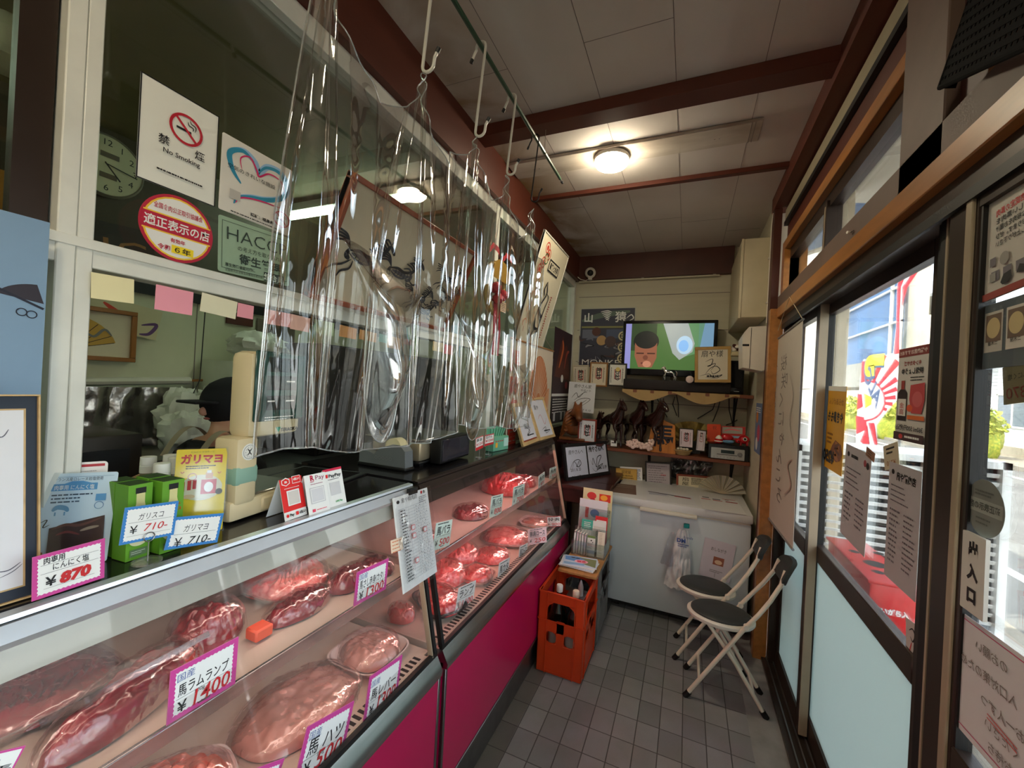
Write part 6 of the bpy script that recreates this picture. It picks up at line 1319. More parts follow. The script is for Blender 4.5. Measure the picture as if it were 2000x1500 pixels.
# on the lid
FL = .8008
c = on_plane((1190, 942), (1242, 948), (1172, 958), 2, FL, face=paper(120, 96, 84)); [c.curve([(6, 12+i*9), (40, 8+i*9), (92, 14+i*9)], 4, [paper(160, 140, 120), paper(90, 60, 56), paper(196, 180, 160)][i % 3]) for i in range(6)]; c.done('photo_sheet', None, 'brownish photo sheet lying at left end of freezer lid', 'photo')
c = on_plane((1262, 957), (1352, 968), (1255, 975), 2, FL, face=paper(216, 218, 224)); c.poly([(4, 8), (94, 26), (92, 32), (4, 14)], paper(60, 60, 80)); c.poly([(60, 24), (96, 32), (92, 36), (60, 30)], paper(190, 60, 70)); c.smalls(6, 22, 50, 4, 4, paper(120, 130, 170), lh=1.6); c.done('leaflet', None, 'pale leaflet with dark and red stripe lying mid freezer lid', 'leaflet')
c = on_plane((1365, 968), (1440, 978), (1360, 992), 2, FL, face=paper(222, 224, 226))
for x, y, w_, hh, m_ in ((8, 6, 18, 8, INK), (34, 16, 20, 9, paper(70, 80, 100)), (4, 28, 24, 6, RED), (34, 32, 24, 6, RED), (66, 30, 30, 8, paper(170, 40, 40)), (60, 4, 34, 3, RED), (66, 12, 10, 4, INK)): c.rect(x, y, w_, hh, m_)
c.done('logo_sheet', None, 'white sheet of small red and black logos at right of lid', 'sheet')
framed((1203, 914), (1244, 917), (1203, 936), 3.585, M('ochre_board', (206, 164, 84), rough=.5), paper(214, 170, 84), lambda c: (c.text('認定証', 50, 22, 16, INK, 'C', fit=44), c.text('扇や精肉店', 50, 38, 10, INK, 'C', fit=60), c.smalls(12, 44, 76, 1, 3, INK, lh=3)), 'ochre certificate card standing at back left of lid', 3, name='certificate', cat='card')
c = on_plane((1211, 911), (1254, 913), (1211, 939), 1, 3.61, face=WHITE); c.smalls(70, 10, 24, 8, 6, paper(60, 80, 140), lh=3); c.done('white_card', None, 'white card with blue print behind the ochre card', 'card')
framed((1260, 901), (1311, 904), (1258, 948), 3.60, mDkF, paper(176, 168, 172), lambda c: (c.smalls(12, 16, 74, 8, 9, paper(110, 100, 106), lh=2.4, seg=8), c.rect(60, 50, 20, 2, RED)), 'dark-framed grey certificate standing behind freezer lid', 6, name='framed_certificate')
framed((1321, 925), (1404, 932), (1320, 952), 3.63, M('red_brown_frame', (150, 74, 52), rough=.4), paper(214, 206, 176), lambda c: (c.design(62), c.text('扇屋', 22, 28, 18, INK, 'C', vert=True), c.smalls(36, 14, 30, 6, 5, INK, lh=2.6), c.curve([(70, 16), (78, 10), (82, 24)], 2, INK)), 'wide red-brown framed calligraphy behind the paper fan', 5)
# translucent fan, bag
mFanT = clear('gauze_fan', (206, 206, 190), rough=.4, fac=.1, edge=.4, haze=.45); p = at(1408, 985, 1, 3.5); b = MB()
for i in range(18):
    a0, a1 = math.radians(10+i*8.9), math.radians(10+(i+1)*8.9); d = .006*(i % 2)
    b.quad([(p.x+.02*math.cos(a0), 3.5+d, .803+.02*math.sin(a0)), (p.x+.165*math.cos(a0), 3.5+d, .803+.14*math.sin(a0)), (p.x+.165*math.cos(a1), 3.506-d, .803+.14*math.sin(a1)), (p.x+.02*math.cos(a1), 3.506-d, .803+.02*math.sin(a1))], mFanT)
    b.tube([(p.x, 3.5, .804), (p.x+.165*math.cos(a0), 3.5+d, .803+.14*math.sin(a0))], .0016, mPaF, n=5)
b.build('gauze_fan', None, 'pale gauze folding fan open on right of freezer lid', 'fan')
mBagC = clear('dark_clear_bag', (120, 122, 128), rough=.12, fac=.2, edge=.8, bump=1, bscale=30, haze=.2)
a = at(1345, 912, 1, 3.75); b = MB(); b.grid(lambda u, v: (a.x-.16+.32*u+.02*math.sin(v*6), 3.74+.03*noise.noise(V3((u*7, v*6, 0)))+.02*math.sin(u*17), Z2-.03-.22*v*(1-.3*abs(u-.5))), 26, 20, mBagC); b.build('hanging_clear_bag', None, 'crinkled dark clear bag hanging under the lower shelf', 'bag')
# freezer front: clip, bags, menu poster
p = at(1341, 1027, 1, 2.985); b = MB(); b.box(p.x-.017, p.x+.017, 2.975, 2.997, p.z-.014, p.z+.014, M('teal_magnet', (20, 140, 140), rough=.4), b=.003); b.build('magnet_clip', None, 'teal magnet clip holding shopping bags on freezer front', 'clip')
mBagS = M('white_shopping_bag', (216, 220, 226), rough=.45, bump=.6, bscale=26, var=.1)
def bagf(px, w0, w1, z0, z1, sd, dy):
    q = at(px, 1100, 1, 2.98); return lambda u, v: (q.x+(u-.5)*(w0+(w1-w0)*v**.7)-.02*v, 2.965-dy-.028*math.sin(PI*u)*(.4+v)+.014*noise.noise(V3((u*9, v*7, sd))), z0+(z1-z0)*v+.01*noise.noise(V3((u*6, v*2, sd+4))))
b = MB(); b.grid(bagf(1331, .05, .165, .655, .27, 1, .02), 24, 34, mBagS); b.build('shopping_bag', None, 'white shopping bag with blue print hanging from teal clip', 'bag')
BLp = paper(60, 90, 160)
c = on_plane((1322, 1040), (1354, 1046), (1319, 1062), 1, 2.918, face=BLp); c.mb = MB(); c.mb.noflip = True; c.text('DM', 30, 60, 36, BLp, 'C', bold=.04); c.text('foods', 70, 30, 26, BLp, 'C', shear=.2); c.smalls(10, 70, 70, 2, 12, BLp, lh=6); c.mb.build('bag_print', bpy.data.objects['shopping_bag'], recalc=False) if False else None
o = bpy.data.objects['shopping_bag']; c.mb.build('bag_print', o, recalc=False)
b = MB(); b.grid(bagf(1316, .05, .13, .62, .40, 7, .0), 16, 20, clear('thin_clear_bag', (230, 234, 240), rough=.12, fac=.10, edge=.7, bump=1, bscale=30, haze=.06)); b.build('clear_bag', None, 'thin clear bag bulging left of the shopping bag', 'bag')
c = on_plane((1377, 1049), (1438, 1066), (1360, 1119), 1, 2.993, face=paper(206, 200, 212)); c.design(122); c.text('おしながき', 50, 34, 13, INK, 'C', fit=48); c.rect(38, 52, 34, 26, paper(150, 90, 70)); c.disc(55, 68, 12, paper(220, 190, 160), 7); c.smalls(32, 96, 44, 2, 5, INK, lh=1.4); c.rect(50, 104, .8, 14, INK)
c.done('menu_leaflet', None, 'おしながき leaflet with food photo taped on freezer front', 'leaflet')
# ------------------------------------------------------------------ bottle crates
mOrC = M('orange_crate_plastic', (206, 66, 26), rough=.4, var=.08, scale=5); mGrC = M('grey_crate_plastic', (126, 126, 124), rough=.5, var=.12)
def crate(name, label, x0, x1, y0, y1, h, mt, z=0.0):
    t = thing(name, label, 'crate', ((x0+x1)/2, (y0+y1)/2, z)); th = .008
    b = MB(); b.box(x0+.006, x1-.006, y0+.006, y1-.006, z, z+.012, mt); b.build('bottom', t)
    def wall(O, U, W):
        # wall in its own plane: rim, mid rail, base panel, posts and round-cornered openings
        N = U.cross(V3((0, 0, 1)))
        T = Matrix((U, -N, V3((0, 0, 1)))).transposed().to_4x4(); T.translation = O
        b = MB(); s = h/.44
        b.box(0, W, 0, th, .0, .165*s, mt, b=.002, T=T)
        b.box(0, W, 0, th, .225*s, .285*s, mt, b=.002, T=T); b.box(0, W, 0, th, .385*s, h, mt, b=.002, T=T)
        for a, c in ((0, .045), (W-.045, W)): b.box(a, c, -.001, th+.001, 0, h, mt, b=.003, T=T)
        b.box(W/2-.022, W/2+.022, 0, th, .16*s, .29*s, mt, b=.002, T=T)
        for zz in (.165, .225): # soft corners of the lower openings
            for xx, sg in ((.045, 1), (W/2-.022, -1), (W/2+.022, 1), (W-.045, -1)):
                up_ = 1 if zz == .165 else -1
                pts = [(xx, 0, zz*s), (xx+sg*.018, 0, zz*s), (xx+sg*.005, 0, zz*s+up_*.005), (xx, 0, zz*s+up_*.018)]
                b.add([V3(p) for p in pts]+[V3((p[0], th, p[2])) for p in pts], [(0, 1, 2, 3), (7, 6, 5, 4), (1, 5, 6, 2), (2, 6, 7, 3)], mt, T=T)
        for xx, sg in ((.045, 1), (W-.045, -1)): # rounded shoulders of the upper hand hole
            pts = [(xx, 0, .385*s), (xx, 0, .345*s), (xx+sg*.012, 0, .368*s), (xx+sg*.036, 0, .385*s)]
            b.add([V3(p) for p in pts]+[V3((p[0], th, p[2])) for p in pts], [(0, 1, 2, 3), (7, 6, 5, 4), (1, 5, 6, 2), (2, 6, 7, 3)], mt, T=T)
        for xx in (.046, W-.049): b.box(xx, xx+.003, -.006, .0, .0, h, mt, T=T)
        b.box(.0, W, -.006, 0, .283*s, .289*s, mt, T=T); b.box(0, W, -.006, 0, h-.008, h, mt, b=.001, T=T); b.box(.05, W-.05, -.004, 0, .01, .015, mt, T=T)
        b.build('side', t)
    wall(V3((x0, y0, z)), V3((1, 0, 0)), x1-x0); wall(V3((x1, y0, z)), V3((0, 1, 0)), y1-y0); wall(V3((x1, y1, z)), V3((-1, 0, 0)), x1-x0); wall(V3((x0, y1, z)), V3((0, -1, 0)), y1-y0)
    b = MB(); xm, ym = (x0+x1)/2, (y0+y1)/2
    for yy in (y0+(y1-y0)/3, y0+2*(y1-y0)/3): b.box(x0+.01, x1-.01, yy-.003, yy+.003, z+.02, z+.17, mt)
    b.box(xm-.003, xm+.003, y0+.01, y1-.01, z+.02, z+.17, mt); b.build('divider', t)
    return t
crate('bottle_crate', 'orange plastic bottle crate standing against the magenta counter panel', -.688, -.440, 2.145, 2.50, .437, mOrC)
crate('bottle_crate', 'grey plastic bottle crate behind the orange one', -.686, -.435, 2.515, 2.87, .47, mGrC)
mBotG = M('dark_bottle_glass', (14, 20, 16), rough=.08, coat=.4, spec=.7); mLabW = paper(196, 196, 200)
first = None
for x, y, lab in ((-.612, 2.27, 'large dark bottle with white cap, left in orange crate'), (-.512, 2.25, 'large dark bottle with cream cap, right in orange crate')):
    t = thing('sake_bottle', lab, 'bottle', (x, y, .013)); b = MB(); b.lathe([(.046, 0), (.051, .006), (.051, .235), (.044, .275), (.020, .330), (.0155, .36), (.0155, .385), (.018, .388), (.018, .395)], mBotG, (x, y, .013), n=24); b.build('glass', t)
    b = MB(); b.lathe([(.018, .375), (.0185, .378), (.0185, .408), (.016, .412), (0, .412)], paper(236, 234, 228) if first is None else paper(226, 216, 196), (x, y, .015), n=20); b.build('cap', t)
    b = MB(); b.lathe([(.0515, .09), (.0515, .19)], mLabW, (x, y, .013), n=24); b.build('label', t); first = t
b = MB(); b.lathe([(.0, 0), (.016, 0), (.016, .05), (.004, .09), (0, .09)], mLabW, (-.52, 2.40, .33), n=10); b.box(-.60, -.49, 2.36, 2.45, .29, .33, M('grey_pouch', (120, 110, 108), rough=.6), b=.012); b.box(-.6, -.5, 2.37, 2.44, .0125, .29, M('dark_carton', (40, 36, 40), rough=.5)); b.build('pouch_on_carton', None, 'grey pouch on dark carton behind bottles in orange crate', 'pouch')
mPly = M('plywood_board', (178, 130, 76), rough=.5, var=.12, stretch=(4, .5, 1))
BZ = .472
b = MB(); b.box(-.645, -.42, 2.33, 2.86, BZ, BZ+.014, mPly, b=.002); b.build('plywood_board', None, 'thin plywood board laid over grey crate, jutting over orange one', 'board')
b = MB(); b.box(-.60, -.57, 2.40, 2.45, .4375, BZ, mPly); b.box(-.50, -.47, 2.40, 2.45, .4375, BZ, mPly); b.build('wood_block_pair', None, 'small wood blocks under the front of plywood board', 'block')
BT = BZ+.0145
for i in range(7):
    x, y, r = -.548+.006*math.sin(i*2.3), 2.445+.006*math.cos(i*1.7), math.radians(-6+i*2.6)
    T = Matrix.Translation((x, y, BT+i*.0032)) @ Matrix.Rotation(r, 4, 'Z'); U = T.to_3x3() @ V3((1, 0, 0)); Vv = T.to_3x3() @ V3((0, 1, 0)); w_, hh = .20, .145
    c = Card(V3((x, y, BT+(i+1)*.0032))-U*w_/2-Vv*hh/2, U, Vv, w_, hh, th=.003, face=[paper(190, 214, 236), paper(226, 232, 240)][i % 2], back=WHITE)
    if i == 6:
        c.poly([(30, 4), (98, 10), (96, 66), (60, 50)], paper(120, 136, 96)); c.poly([(4, 8), (40, 4), (64, 20), (40, 40), (6, 34)], paper(96, 150, 210)); c.disc(54, 36, 20, paper(236, 180, 200), 12); c.text('福島', 54, 41, 14, paper(200, 60, 90), 'C', bold=.04); c.disc(28, 14, 7, INK, 3); c.disc(42, 17, 7, INK, 3); c.rect(4, 50, 60, 14, paper(130, 180, 220))
    c.done('brochure', None, 'blue topmost brochure of the pile at board front' if i == 6 else 'pale brochure lower in the pile on plywood board', 'brochure', None if i == 6 else 'brochures piled on the plywood board')
# acrylic rack with pamphlets
mAcr = clear('acrylic', (240, 246, 246), rough=.04, fac=.1, edge=.7, haze=.04)
t_ = thing('brochure_rack', 'clear acrylic pamphlet rack standing at back of plywood board', 'rack', (-.53, 2.72, BT)); b = MB()
b.box(-.635, -.425, 2.585, 2.588, BT, BT+.09, mAcr); b.box(-.635, -.425, 2.66, 2.663, BT, BT+.16, mAcr); b.box(-.635, -.425, 2.76, 2.763, BT, BT+.26, mAcr)
for x in (-.635, -.532, -.428): b.box(x, x+.003, 2.585, 2.763, BT, BT+.09, mAcr)
b.box(-.635, -.425, 2.585, 2.763, BT, BT+.003, mAcr); b.build('tray', t_)
def pam(x, y, w_, hh, z, lean, face, draw, lab, th=.002, f=0): c = upright(x, y, z, w_, hh, f, lean, face=face, back=WHITE, th=th); draw(c); c.done('pamphlet', None, lab, 'pamphlet')
for i in range(5): pam(-.622+.017*i, 2.60, .010, .135-.003*i, BT+.004, 6, [WHITE, paper(214, 196, 206), paper(226, 226, 216)][i % 3], lambda c: c.rect(0, 20, 100, 60, paper(150, 110, 120)), ['dark-spined slim pamphlet at left of front row', 'second slim pamphlet in the front row', 'middle slim pamphlet in the front row', 'fourth slim pamphlet in the front row', 'slim pamphlet beside the spotted one'][i], .055)
pam(-.515, 2.60, .05, .125, BT+.004, 6, paper(236, 240, 232), lambda c: (c.rect(0, 0, 100, 30, paper(110, 140, 80)), c.disc(50, 60, 9, INK), c.disc(70, 80, 6, INK), c.rect(0, 180, 100, 40, paper(180, 200, 226)), c.smalls(20, 100, 60, 6, 12, INK, lh=4)), 'white spotted pamphlet with green top in front row')
pam(-.455, 2.605, .045, .155, BT+.004, 8, paper(238, 232, 214), lambda c: (c.smalls(20, 20, 50, 14, 20, paper(170, 150, 120), lh=6)), 'cream tall pamphlet at right of front row')
pam(-.52, 2.67, .16, .195, BT+.006, 8, paper(236, 240, 236), lambda c: (c.rect(0, 0, 46, 40, paper(70, 180, 160)), c.smalls(10, 10, 30, 4, 7, WHITE, lh=3), c.rect(50, 20, 44, 60, paper(222, 222, 214)), c.text('新', 72, 60, 30, INK, 'C')), 'teal-headed pamphlet in middle row of rack')
pam(-.475, 2.68, .08, .225, BT+.006, 8, paper(216, 48, 52), lambda c: (c.rect(10, 30, 80, 240, WHITE), c.smalls(18, 40, 60, 8, 16, paper(120, 60, 60), lh=5)), 'red-edged white pamphlet in middle row of rack')
pam(-.55, 2.772, .19, .30, BT+.006, 6, paper(232, 232, 240), lambda c: (c.rect(22, 28, 12, 36, paper(220, 60, 40)), c.disc(56, 46, 16, paper(70, 140, 200), 14)), 'tall white pamphlet with red and blue shapes in back row')
pam(-.53, 2.80, .20, .37, BT+.006, 4, paper(226, 214, 170), lambda c: (c.disc(30, 24, 16, paper(214, 60, 60), 12), c.rect(56, 14, 38, 26, paper(220, 60, 40)), c.disc(72, 26, 12, paper(240, 170, 60), 9), c.text('馬', 80, 60, 18, paper(90, 110, 40), 'C'), c.disc(34, 44, 12, paper(190, 40, 60)), c.text('山形', 88, 74, 16, INK, 'C', vert=True), c.smalls(8, 60, 40, 3, 8, paper(200, 100, 80), lh=4)), 'colourful yellow and red pamphlet standing tallest in back')
# ------------------------------------------------------------------ folding chairs
mTub = M('cream_steel_tube', (224, 216, 200), rough=.3, var=.02, coat=.3); mSeatC = M('black_vinyl_seat', (52, 56, 56), rough=.45, bump=.15, bscale=300); mRim = M('cream_plastic_rim', (226, 222, 212), rough=.35)
def chair(cx, cy, lab, rz=0):
    t = thing('folding_chair', lab, 'chair', (cx, cy, 0), 'round-seated folding chairs'); sz = .40; W = .115
    ex, ey = .155, .125
    b = MB(); b.lathe([(.0, -.012), (1, -.012), (1.04, -.004), (1.04, .006), (.99, .012), (.92, .013)], mRim, n=40, T=Matrix.Translation((cx, cy, sz)) @ Matrix.Diagonal((ex, ey, 1, 1))); b.build('seat_rim', t)
    b = MB(); b.lathe([(.93, .008), (.92, .020), (.86, .026), (.5, .029), (0, .030)], mSeatC, n=40, T=Matrix.Translation((cx, cy, sz)) @ Matrix.Diagonal((ex, ey, 1, 1))); b.build('seat', t)
    for s in (-1, 1):
        y = cy+s*W
        b = MB(); b.tube([(cx-.145, y, .012), (cx-.05, y, .17), (cx+.10, y-s*0, .42), (cx+.155, y, .50), (cx+.20, y-s*.012, .57), (cx+.245, y-s*.028, .655), (cx+.262, y-s*.04, .72)], .0105, mTub, n=10); b.build('back_leg_tube', t)
        b = MB(); y2 = cy+s*(W-.026); b.tube([(cx+.205, y2, .012), (cx+.07, y2, .22), (cx-.06, y2, .385)], .0100, mTub, n=10); b.build('front_leg_tube', t)
        for nm, x, yy, dx in (('foot_cap', cx-.145, y, -.0), ('foot_cap', cx+.205, y2, .0)):
            b = MB(); b.tube([(x-(.008 if x < cx else -.008), yy, .0), (x+(.012 if x < cx else -.012), yy, .028)], .0145, mBlack, n=12); b.build(nm, t)
        b = MB(); b.tube([(cx+.105, y+s*.012, .425), (cx+.105, y-s*.014, .425)], .012, mRim, n=10); b.build('hinge', t)
    b = MB(); b.tube([(cx-.09, cy-W, .10), (cx-.09, cy+W, .10)], .007, mTub); b.tube([(cx+.155, cy-W+.026, .09), (cx+.155, cy+W-.026, .09)], .007, mTub); b.tube([(cx-.06, cy-W+.026, .385), (cx-.06, cy+W-.026, .385)], .008, mTub); b.tube([(cx+.03, cy-W, .303), (cx+.03, cy-W+.026, .275)], .006, mTub); b.tube([(cx+.03, cy+W, .303), (cx+.03, cy+W-.026, .275)], .006, mTub); b.build('crossbar', t)
    b = MB(); b.grid(lambda u, v: (cx+.268-.02*math.sin(PI*u)*0+.018*(1-(2*u-1)**2)+.012*v, cy+(u-.5)*.20*(1-.0*v), .655+.105*v), 1, 1, mSeatC); b = MB()
    n = 28; ring = [(math.copysign(abs(math.cos(2*PI*i/n))**.6, math.cos(2*PI*i/n)), math.copysign(abs(math.sin(2*PI*i/n))**.7, math.sin(2*PI*i/n))) for i in range(n)]
    vs = []
    for d, k in ((-.013, .86), (-.008, 1), (.010, 1), (.016, .84)):
        for u, v in ring: yy = u*.105*k; vs.append((cx+.262+.03*(1-u*u)*.8+d+.022*v*k+.0, cy+yy, .70+v*.058*k))
    fs = [tuple(range(n))[::-1], tuple(range(3*n, 4*n))]+[(q*n+i, q*n+(i+1) % n, (q+1)*n+(i+1) % n, (q+1)*n+i) for q in range(3) for i in range(n)]
    b.add(vs, fs, mSeatC, True); b.build('backrest', t)
    t.rotation_euler = (0, 0, math.radians(rz)); return t
ch = chair(.215, 2.43, 'round-seated black and cream folding chair nearer the camera')
dup(ch, (.155, 2.72, 0), label='round-seated black and cream folding chair nearer the freezer')
# ------------------------------------------------------------------ ceiling lamp and old fixture plate
mGlow = M('lamp_diffuser', (255, 240, 208), emit=46, var=0)
t_ = thing('ceiling_lamp', 'round glowing ceiling lamp', 'lamp', (-.425, 2.16, 2.74)); b = MB(); b.lathe([(.080, .035), (.089, .03), (.089, .014), (.086, .010)], mWh, (-.425, 2.155, 2.735), n=36); b.build('base', t_); b = MB(); b.lathe([(.087, .012), (.086, .0), (.078, -.012), (.05, -.02), (0, -.022)], mGlow, (-.425, 2.155, 2.735), n=36); b.build('diffuser', t_)
dup(t_, (-.30, -.40, 2.74), label='added second round ceiling lamp, unseen behind the viewer')  # extra lamp behind the camera, added to raise interior brightness
mPl = M('dusty_fixture_plate', (206, 196, 184), rough=.6, rgb2=(168, 154, 140), scale=5, stretch=(.5, 1.5, 1)); b = MB(); b.box(-.99, .25, 2.075, 2.235, 2.772, 2.789, mPl, b=.003); b.box(.205, .208, 2.075, 2.235, 2.7705, 2.773, mSeam); b.box(.22, .222, 2.075, 2.235, 2.7705, 2.773, mSeam); [b.blob((x, 2.16, 2.772), (.003, .003, .002), mSeam, n=4, amp=0) for x in (-.86, -.83, .06, .08)]; b.build('fixture_plate', None, 'long dusty old fixture plate across ceiling behind the lamp', 'plate')
# black mesh mat near the top right
mMesh = M('black_mesh', (12, 11, 13), rough=.8, spec=.1)
t_ = thing('black_mesh_tray', 'black woven mesh tray hung high at top right corner', 'mesh tray', (.40, .95, 2.22))
BL_ = at(1838, 170, 0, .435); BR_ = at(2060, 66, 0, .415); TL_ = at(1872, -60, 0, .46)
U_ = (BR_-BL_).normalized(); V_ = TL_-BL_; V_ = (V_-U_*V_.dot(U_)).normalized(); T = Matrix((U_, V_, U_.cross(V_))).transposed().to_4x4(); T.translation = BL_
b = MB(); W_, H_ = .62, .36
for i in range(40): b.box(i*W_/40, i*W_/40+.0105, 0, H_, 0, .0015, mMesh, T=T)
for i in range(22): b.box(0, W_, i*H_/22, i*H_/22+.0105, .0015, .003, mMesh, T=T)
b.build('mesh', t_); b = MB(); b.tube([T @ V3(p) for p in ((0, 0, 0), (W_, 0, 0), (W_, H_, 0), (0, H_, 0))], .006, mMesh, closed=True); b.build('rim', t_)
b = MB(); b.grid(lambda u, v: T @ V3((-.004-.035*u, H_*v, -.035*u*u)), 3, 3, mMesh); b.box(0, .012, .12, .25, -.02, 0, paper(30, 40, 110), T=T); b.tube([T @ V3((.02, H_, 0)), (.47, 1.22, 2.60)], .004, mBlack); b.build('side_flap', t_)
# ------------------------------------------------------------------ right wall papers
t_ = None
c = on_plane((1512, 668), (1568, 624), (1500, 1010), 0, .478, face=paper(196, 188, 176), th=.0015); h = c.design(270)
GY = paper(120, 110, 104)
for i, ch_ in enumerate('桜咲くにゃんころ'): c.text(ch_, 46+5*math.sin(i*2), 50+i*26, 24, GY, 'C', mirror=True)
for i, ch_ in enumerate('ふくしまのお肉'): c.text(ch_, 18, 44+i*15, 12, GY if i < 5 else paper(190, 130, 120), 'C', mirror=True)
c.curve([(70, 60), (84, 90), (76, 120), (92, 150)], 1.5, paper(160, 150, 144)); c.curve([(90, h*.62), (76, h*.66), (88, h*.74), (70, h*.80)], 3, paper(176, 150, 140))
t_ = thing('hanging_scroll', 'pale cloth scroll with faint brush characters before far door', 'scroll', c.O); c.mb.build('cloth', t_, recalc=False)
b = MB(); p = c.O+c.V*c.h; b.tube([p-c.U*.008, p+c.U*(c.w+.008)], .006, M('grey_rod', (130, 130, 130), rough=.4)); b.build('rod', t_); b = MB(); b.tube([c.O-c.U*.004, c.O+c.U*(c.w+.004)], .006, M('grey_rod', (130, 130, 130))); b.build('rod', t_)
q = at(1542, 580, 0, .462); b = MB(); b.tube([p, q, p+c.U*c.w], .0018, paper(206, 190, 160), n=5); b.tube([q, q+V3((.012, 0, 0))], .004, mSteel); b.build('string', t_)
q = at(1661, 454, 0, .470); b = MB(); b.tube([q, q-V3((.01, .004, 0))], .005, mWh, n=8); b.tube([q, q+V3((0, -.03, -.004))], .0015, mBlack); b.build('push_pin', None, 'small white push pin in brown sill above the doors', 'pin')
XG2 = .580; XG3 = .5105
c = on_plane((1619, 754), (1654, 755), (1611, 911), 0, XG2, face=paper(206, 150, 30)); h = c.H
c.rect(0, 0, 100, 9, paper(226, 224, 214)); c.text('からあげくん', 50, 34, 14, paper(120, 70, 20), 'C', mirror=True, fit=80); c.text('やき鳥もも', 50, 66, 22, INK, 'C', mirror=True, bold=.04, fit=86); c.smalls(10, 90, 34, 3, 8, paper(140, 90, 20), lh=4)
y_ = lambda v: 100+(h-120)*(v-120)/210
c.poly([(x, y_(y)) for x, y in ((60, 120), (90, 150), (98, 230), (90, 300), (70, 330), (40, 300), (34, 240), (44, 180))], paper(120, 70, 34)); c.curve([(x, y_(y)) for x, y in ((60, 140), (76, 200), (60, 260), (80, 310))], 14, paper(166, 104, 50)); c.curve([(x, y_(y)) for x, y in ((80, 150), (60, 200), (86, 250))], 8, paper(90, 50, 26)); c.text('¥250', 26, h-14, 30, INK, 'C', mirror=True, bold=.05)
c.done('yellow_poster', None, 'narrow yellow fried chicken poster on middle door glass', 'poster')
c = on_plane((1757, 683), (1817, 671), (1749, 857), 0, XG2, face=paper(206, 202, 196)); h = c.design(272)
c.rect(0, 0, 100, 26, paper(130, 50, 44)); c.text('や精肉店おすすめ!!', 50, 19, 14, paper(226, 206, 200), 'C', mirror=True, fit=90, bold=.03); c.text('キンタカサゴ', 50, 52, 15, paper(150, 50, 40), 'C', mirror=True, fit=56, bold=.03); c.text('特級しょうゆ', 50, 76, 19, INK, 'C', mirror=True, fit=72, bold=.03); c.smalls(46, 86, 46, 2, 8, INK, lh=3)
c.rect(16, 96, 12, 26, paper(150, 50, 44)); c.poly([(6, 132), (14, 122), (30, 122), (38, 132), (38, 214), (6, 214)], paper(44, 28, 26)); c.rect(8, 150, 28, 50, paper(226, 222, 214)); c.text('金高', 22, 176, 18, paper(190, 60, 50), 'C', vert=True)
c.poly([(50, 110), (94, 104), (96, 150), (88, 190), (56, 190), (48, 150)], paper(190, 70, 74)); c.disc(50, 176, 10, paper(220, 90, 50)); c.disc(74, 150, 16, paper(206, 100, 104), 22); c.rect(44, 196, 54, 12, paper(216, 110, 50))
c.text('360ml 500円(税込)', 50, 240, 18, INK, 'C', mirror=True, fit=92, bold=.02); c.rect(0, h-24, 100, 24, paper(70, 46, 50)); c.disc(26, h-12, 7, paper(190, 60, 60)); c.smalls(40, h-16, 50, 1, 4, WHITE, lh=6)
c.done('soy_sauce_poster', None, 'soy sauce poster with 500円 seen from behind on door', 'poster')
GPp = paper(176, 172, 176); DG = paper(110, 104, 112)
def sheet(TL, TR, BL, X, lab, title=None, mirror=False, seed=1, tilt=0):
    c = on_plane(TL, TR, BL, 0, X, face=GPp, back=WHITE, th=.0008); h = c.H; c.disc(14, 14, 5, INK, 4)
    if title: c.text(title, 26, 24, 14, INK, bold=.03, fit=60)
    else: c.smalls(26, 12, 30, 1, 3, INK, lh=5); c.disc(80, 16, 5, paper(150, 60, 70)); c.disc(90, 18, 5, INK)
    c.smalls(10, 34, 60, 4, 8, DG, lh=2, seed=seed); n = int((h-90)/8)
    c.smalls(10, 72, 34, n, 8, DG, lh=3, seed=seed+1, seg=8); c.smalls(56, 72, 36, n, 8, DG, lh=2.4, seed=seed+2, seg=6)
    return c.done('notice_sheet', None, lab, 'notice')
sheet((1653, 866), (1703, 889), (1645, 1043), XG2-.006, 'grey-looking price sheet taped by the flag, curling bottom')
sheet((1738, 901), (1801, 922), (1721, 1116), XG2-.004, 'shop notice sheet headed 扇や精肉店 beside the thick door post', '扇や精肉店', seed=7)
c = on_plane((1693, 872), (1709, 886), (1692, 890), 0, XG2-.008, face=paper(150, 108, 80)); c.design(90); c.smalls(20, 20, 60, 3, 24, INK, lh=8); c.done('brown_tag', None, 'tiny brown paper tag beside the left notice sheet', 'tag')
c = on_plane((1725, 872), (1753, 862), (1730, 918), 0, XG2-.002, face=paper(196, 186, 160)); c.design(104); c.smalls(20, 14, 60, 2, 18, INK, lh=8); c.text('¥710', 50, 90, 30, paper(150, 90, 60), 'C', mirror=True); c.done('handwritten_card', None, 'small beige handwritten card above the shop notice sheet', 'card')
c = on_plane((1769, 1205), (1792, 1222), (1764, 1292), 0, XG2-.003, face=paper(190, 184, 180)); c.design(270); c.curve([(30, 60), (60, 40), (80, 70), (60, 110), (40, 90)], 10, INK); c.curve([(50, 120), (30, 200), (50, 260)], 8, RED); c.curve([(70, 150), (50, 220)], 6, INK); c.done('small_picture_sheet', None, 'small sheet with black and red brush lines low on glass', 'sheet')
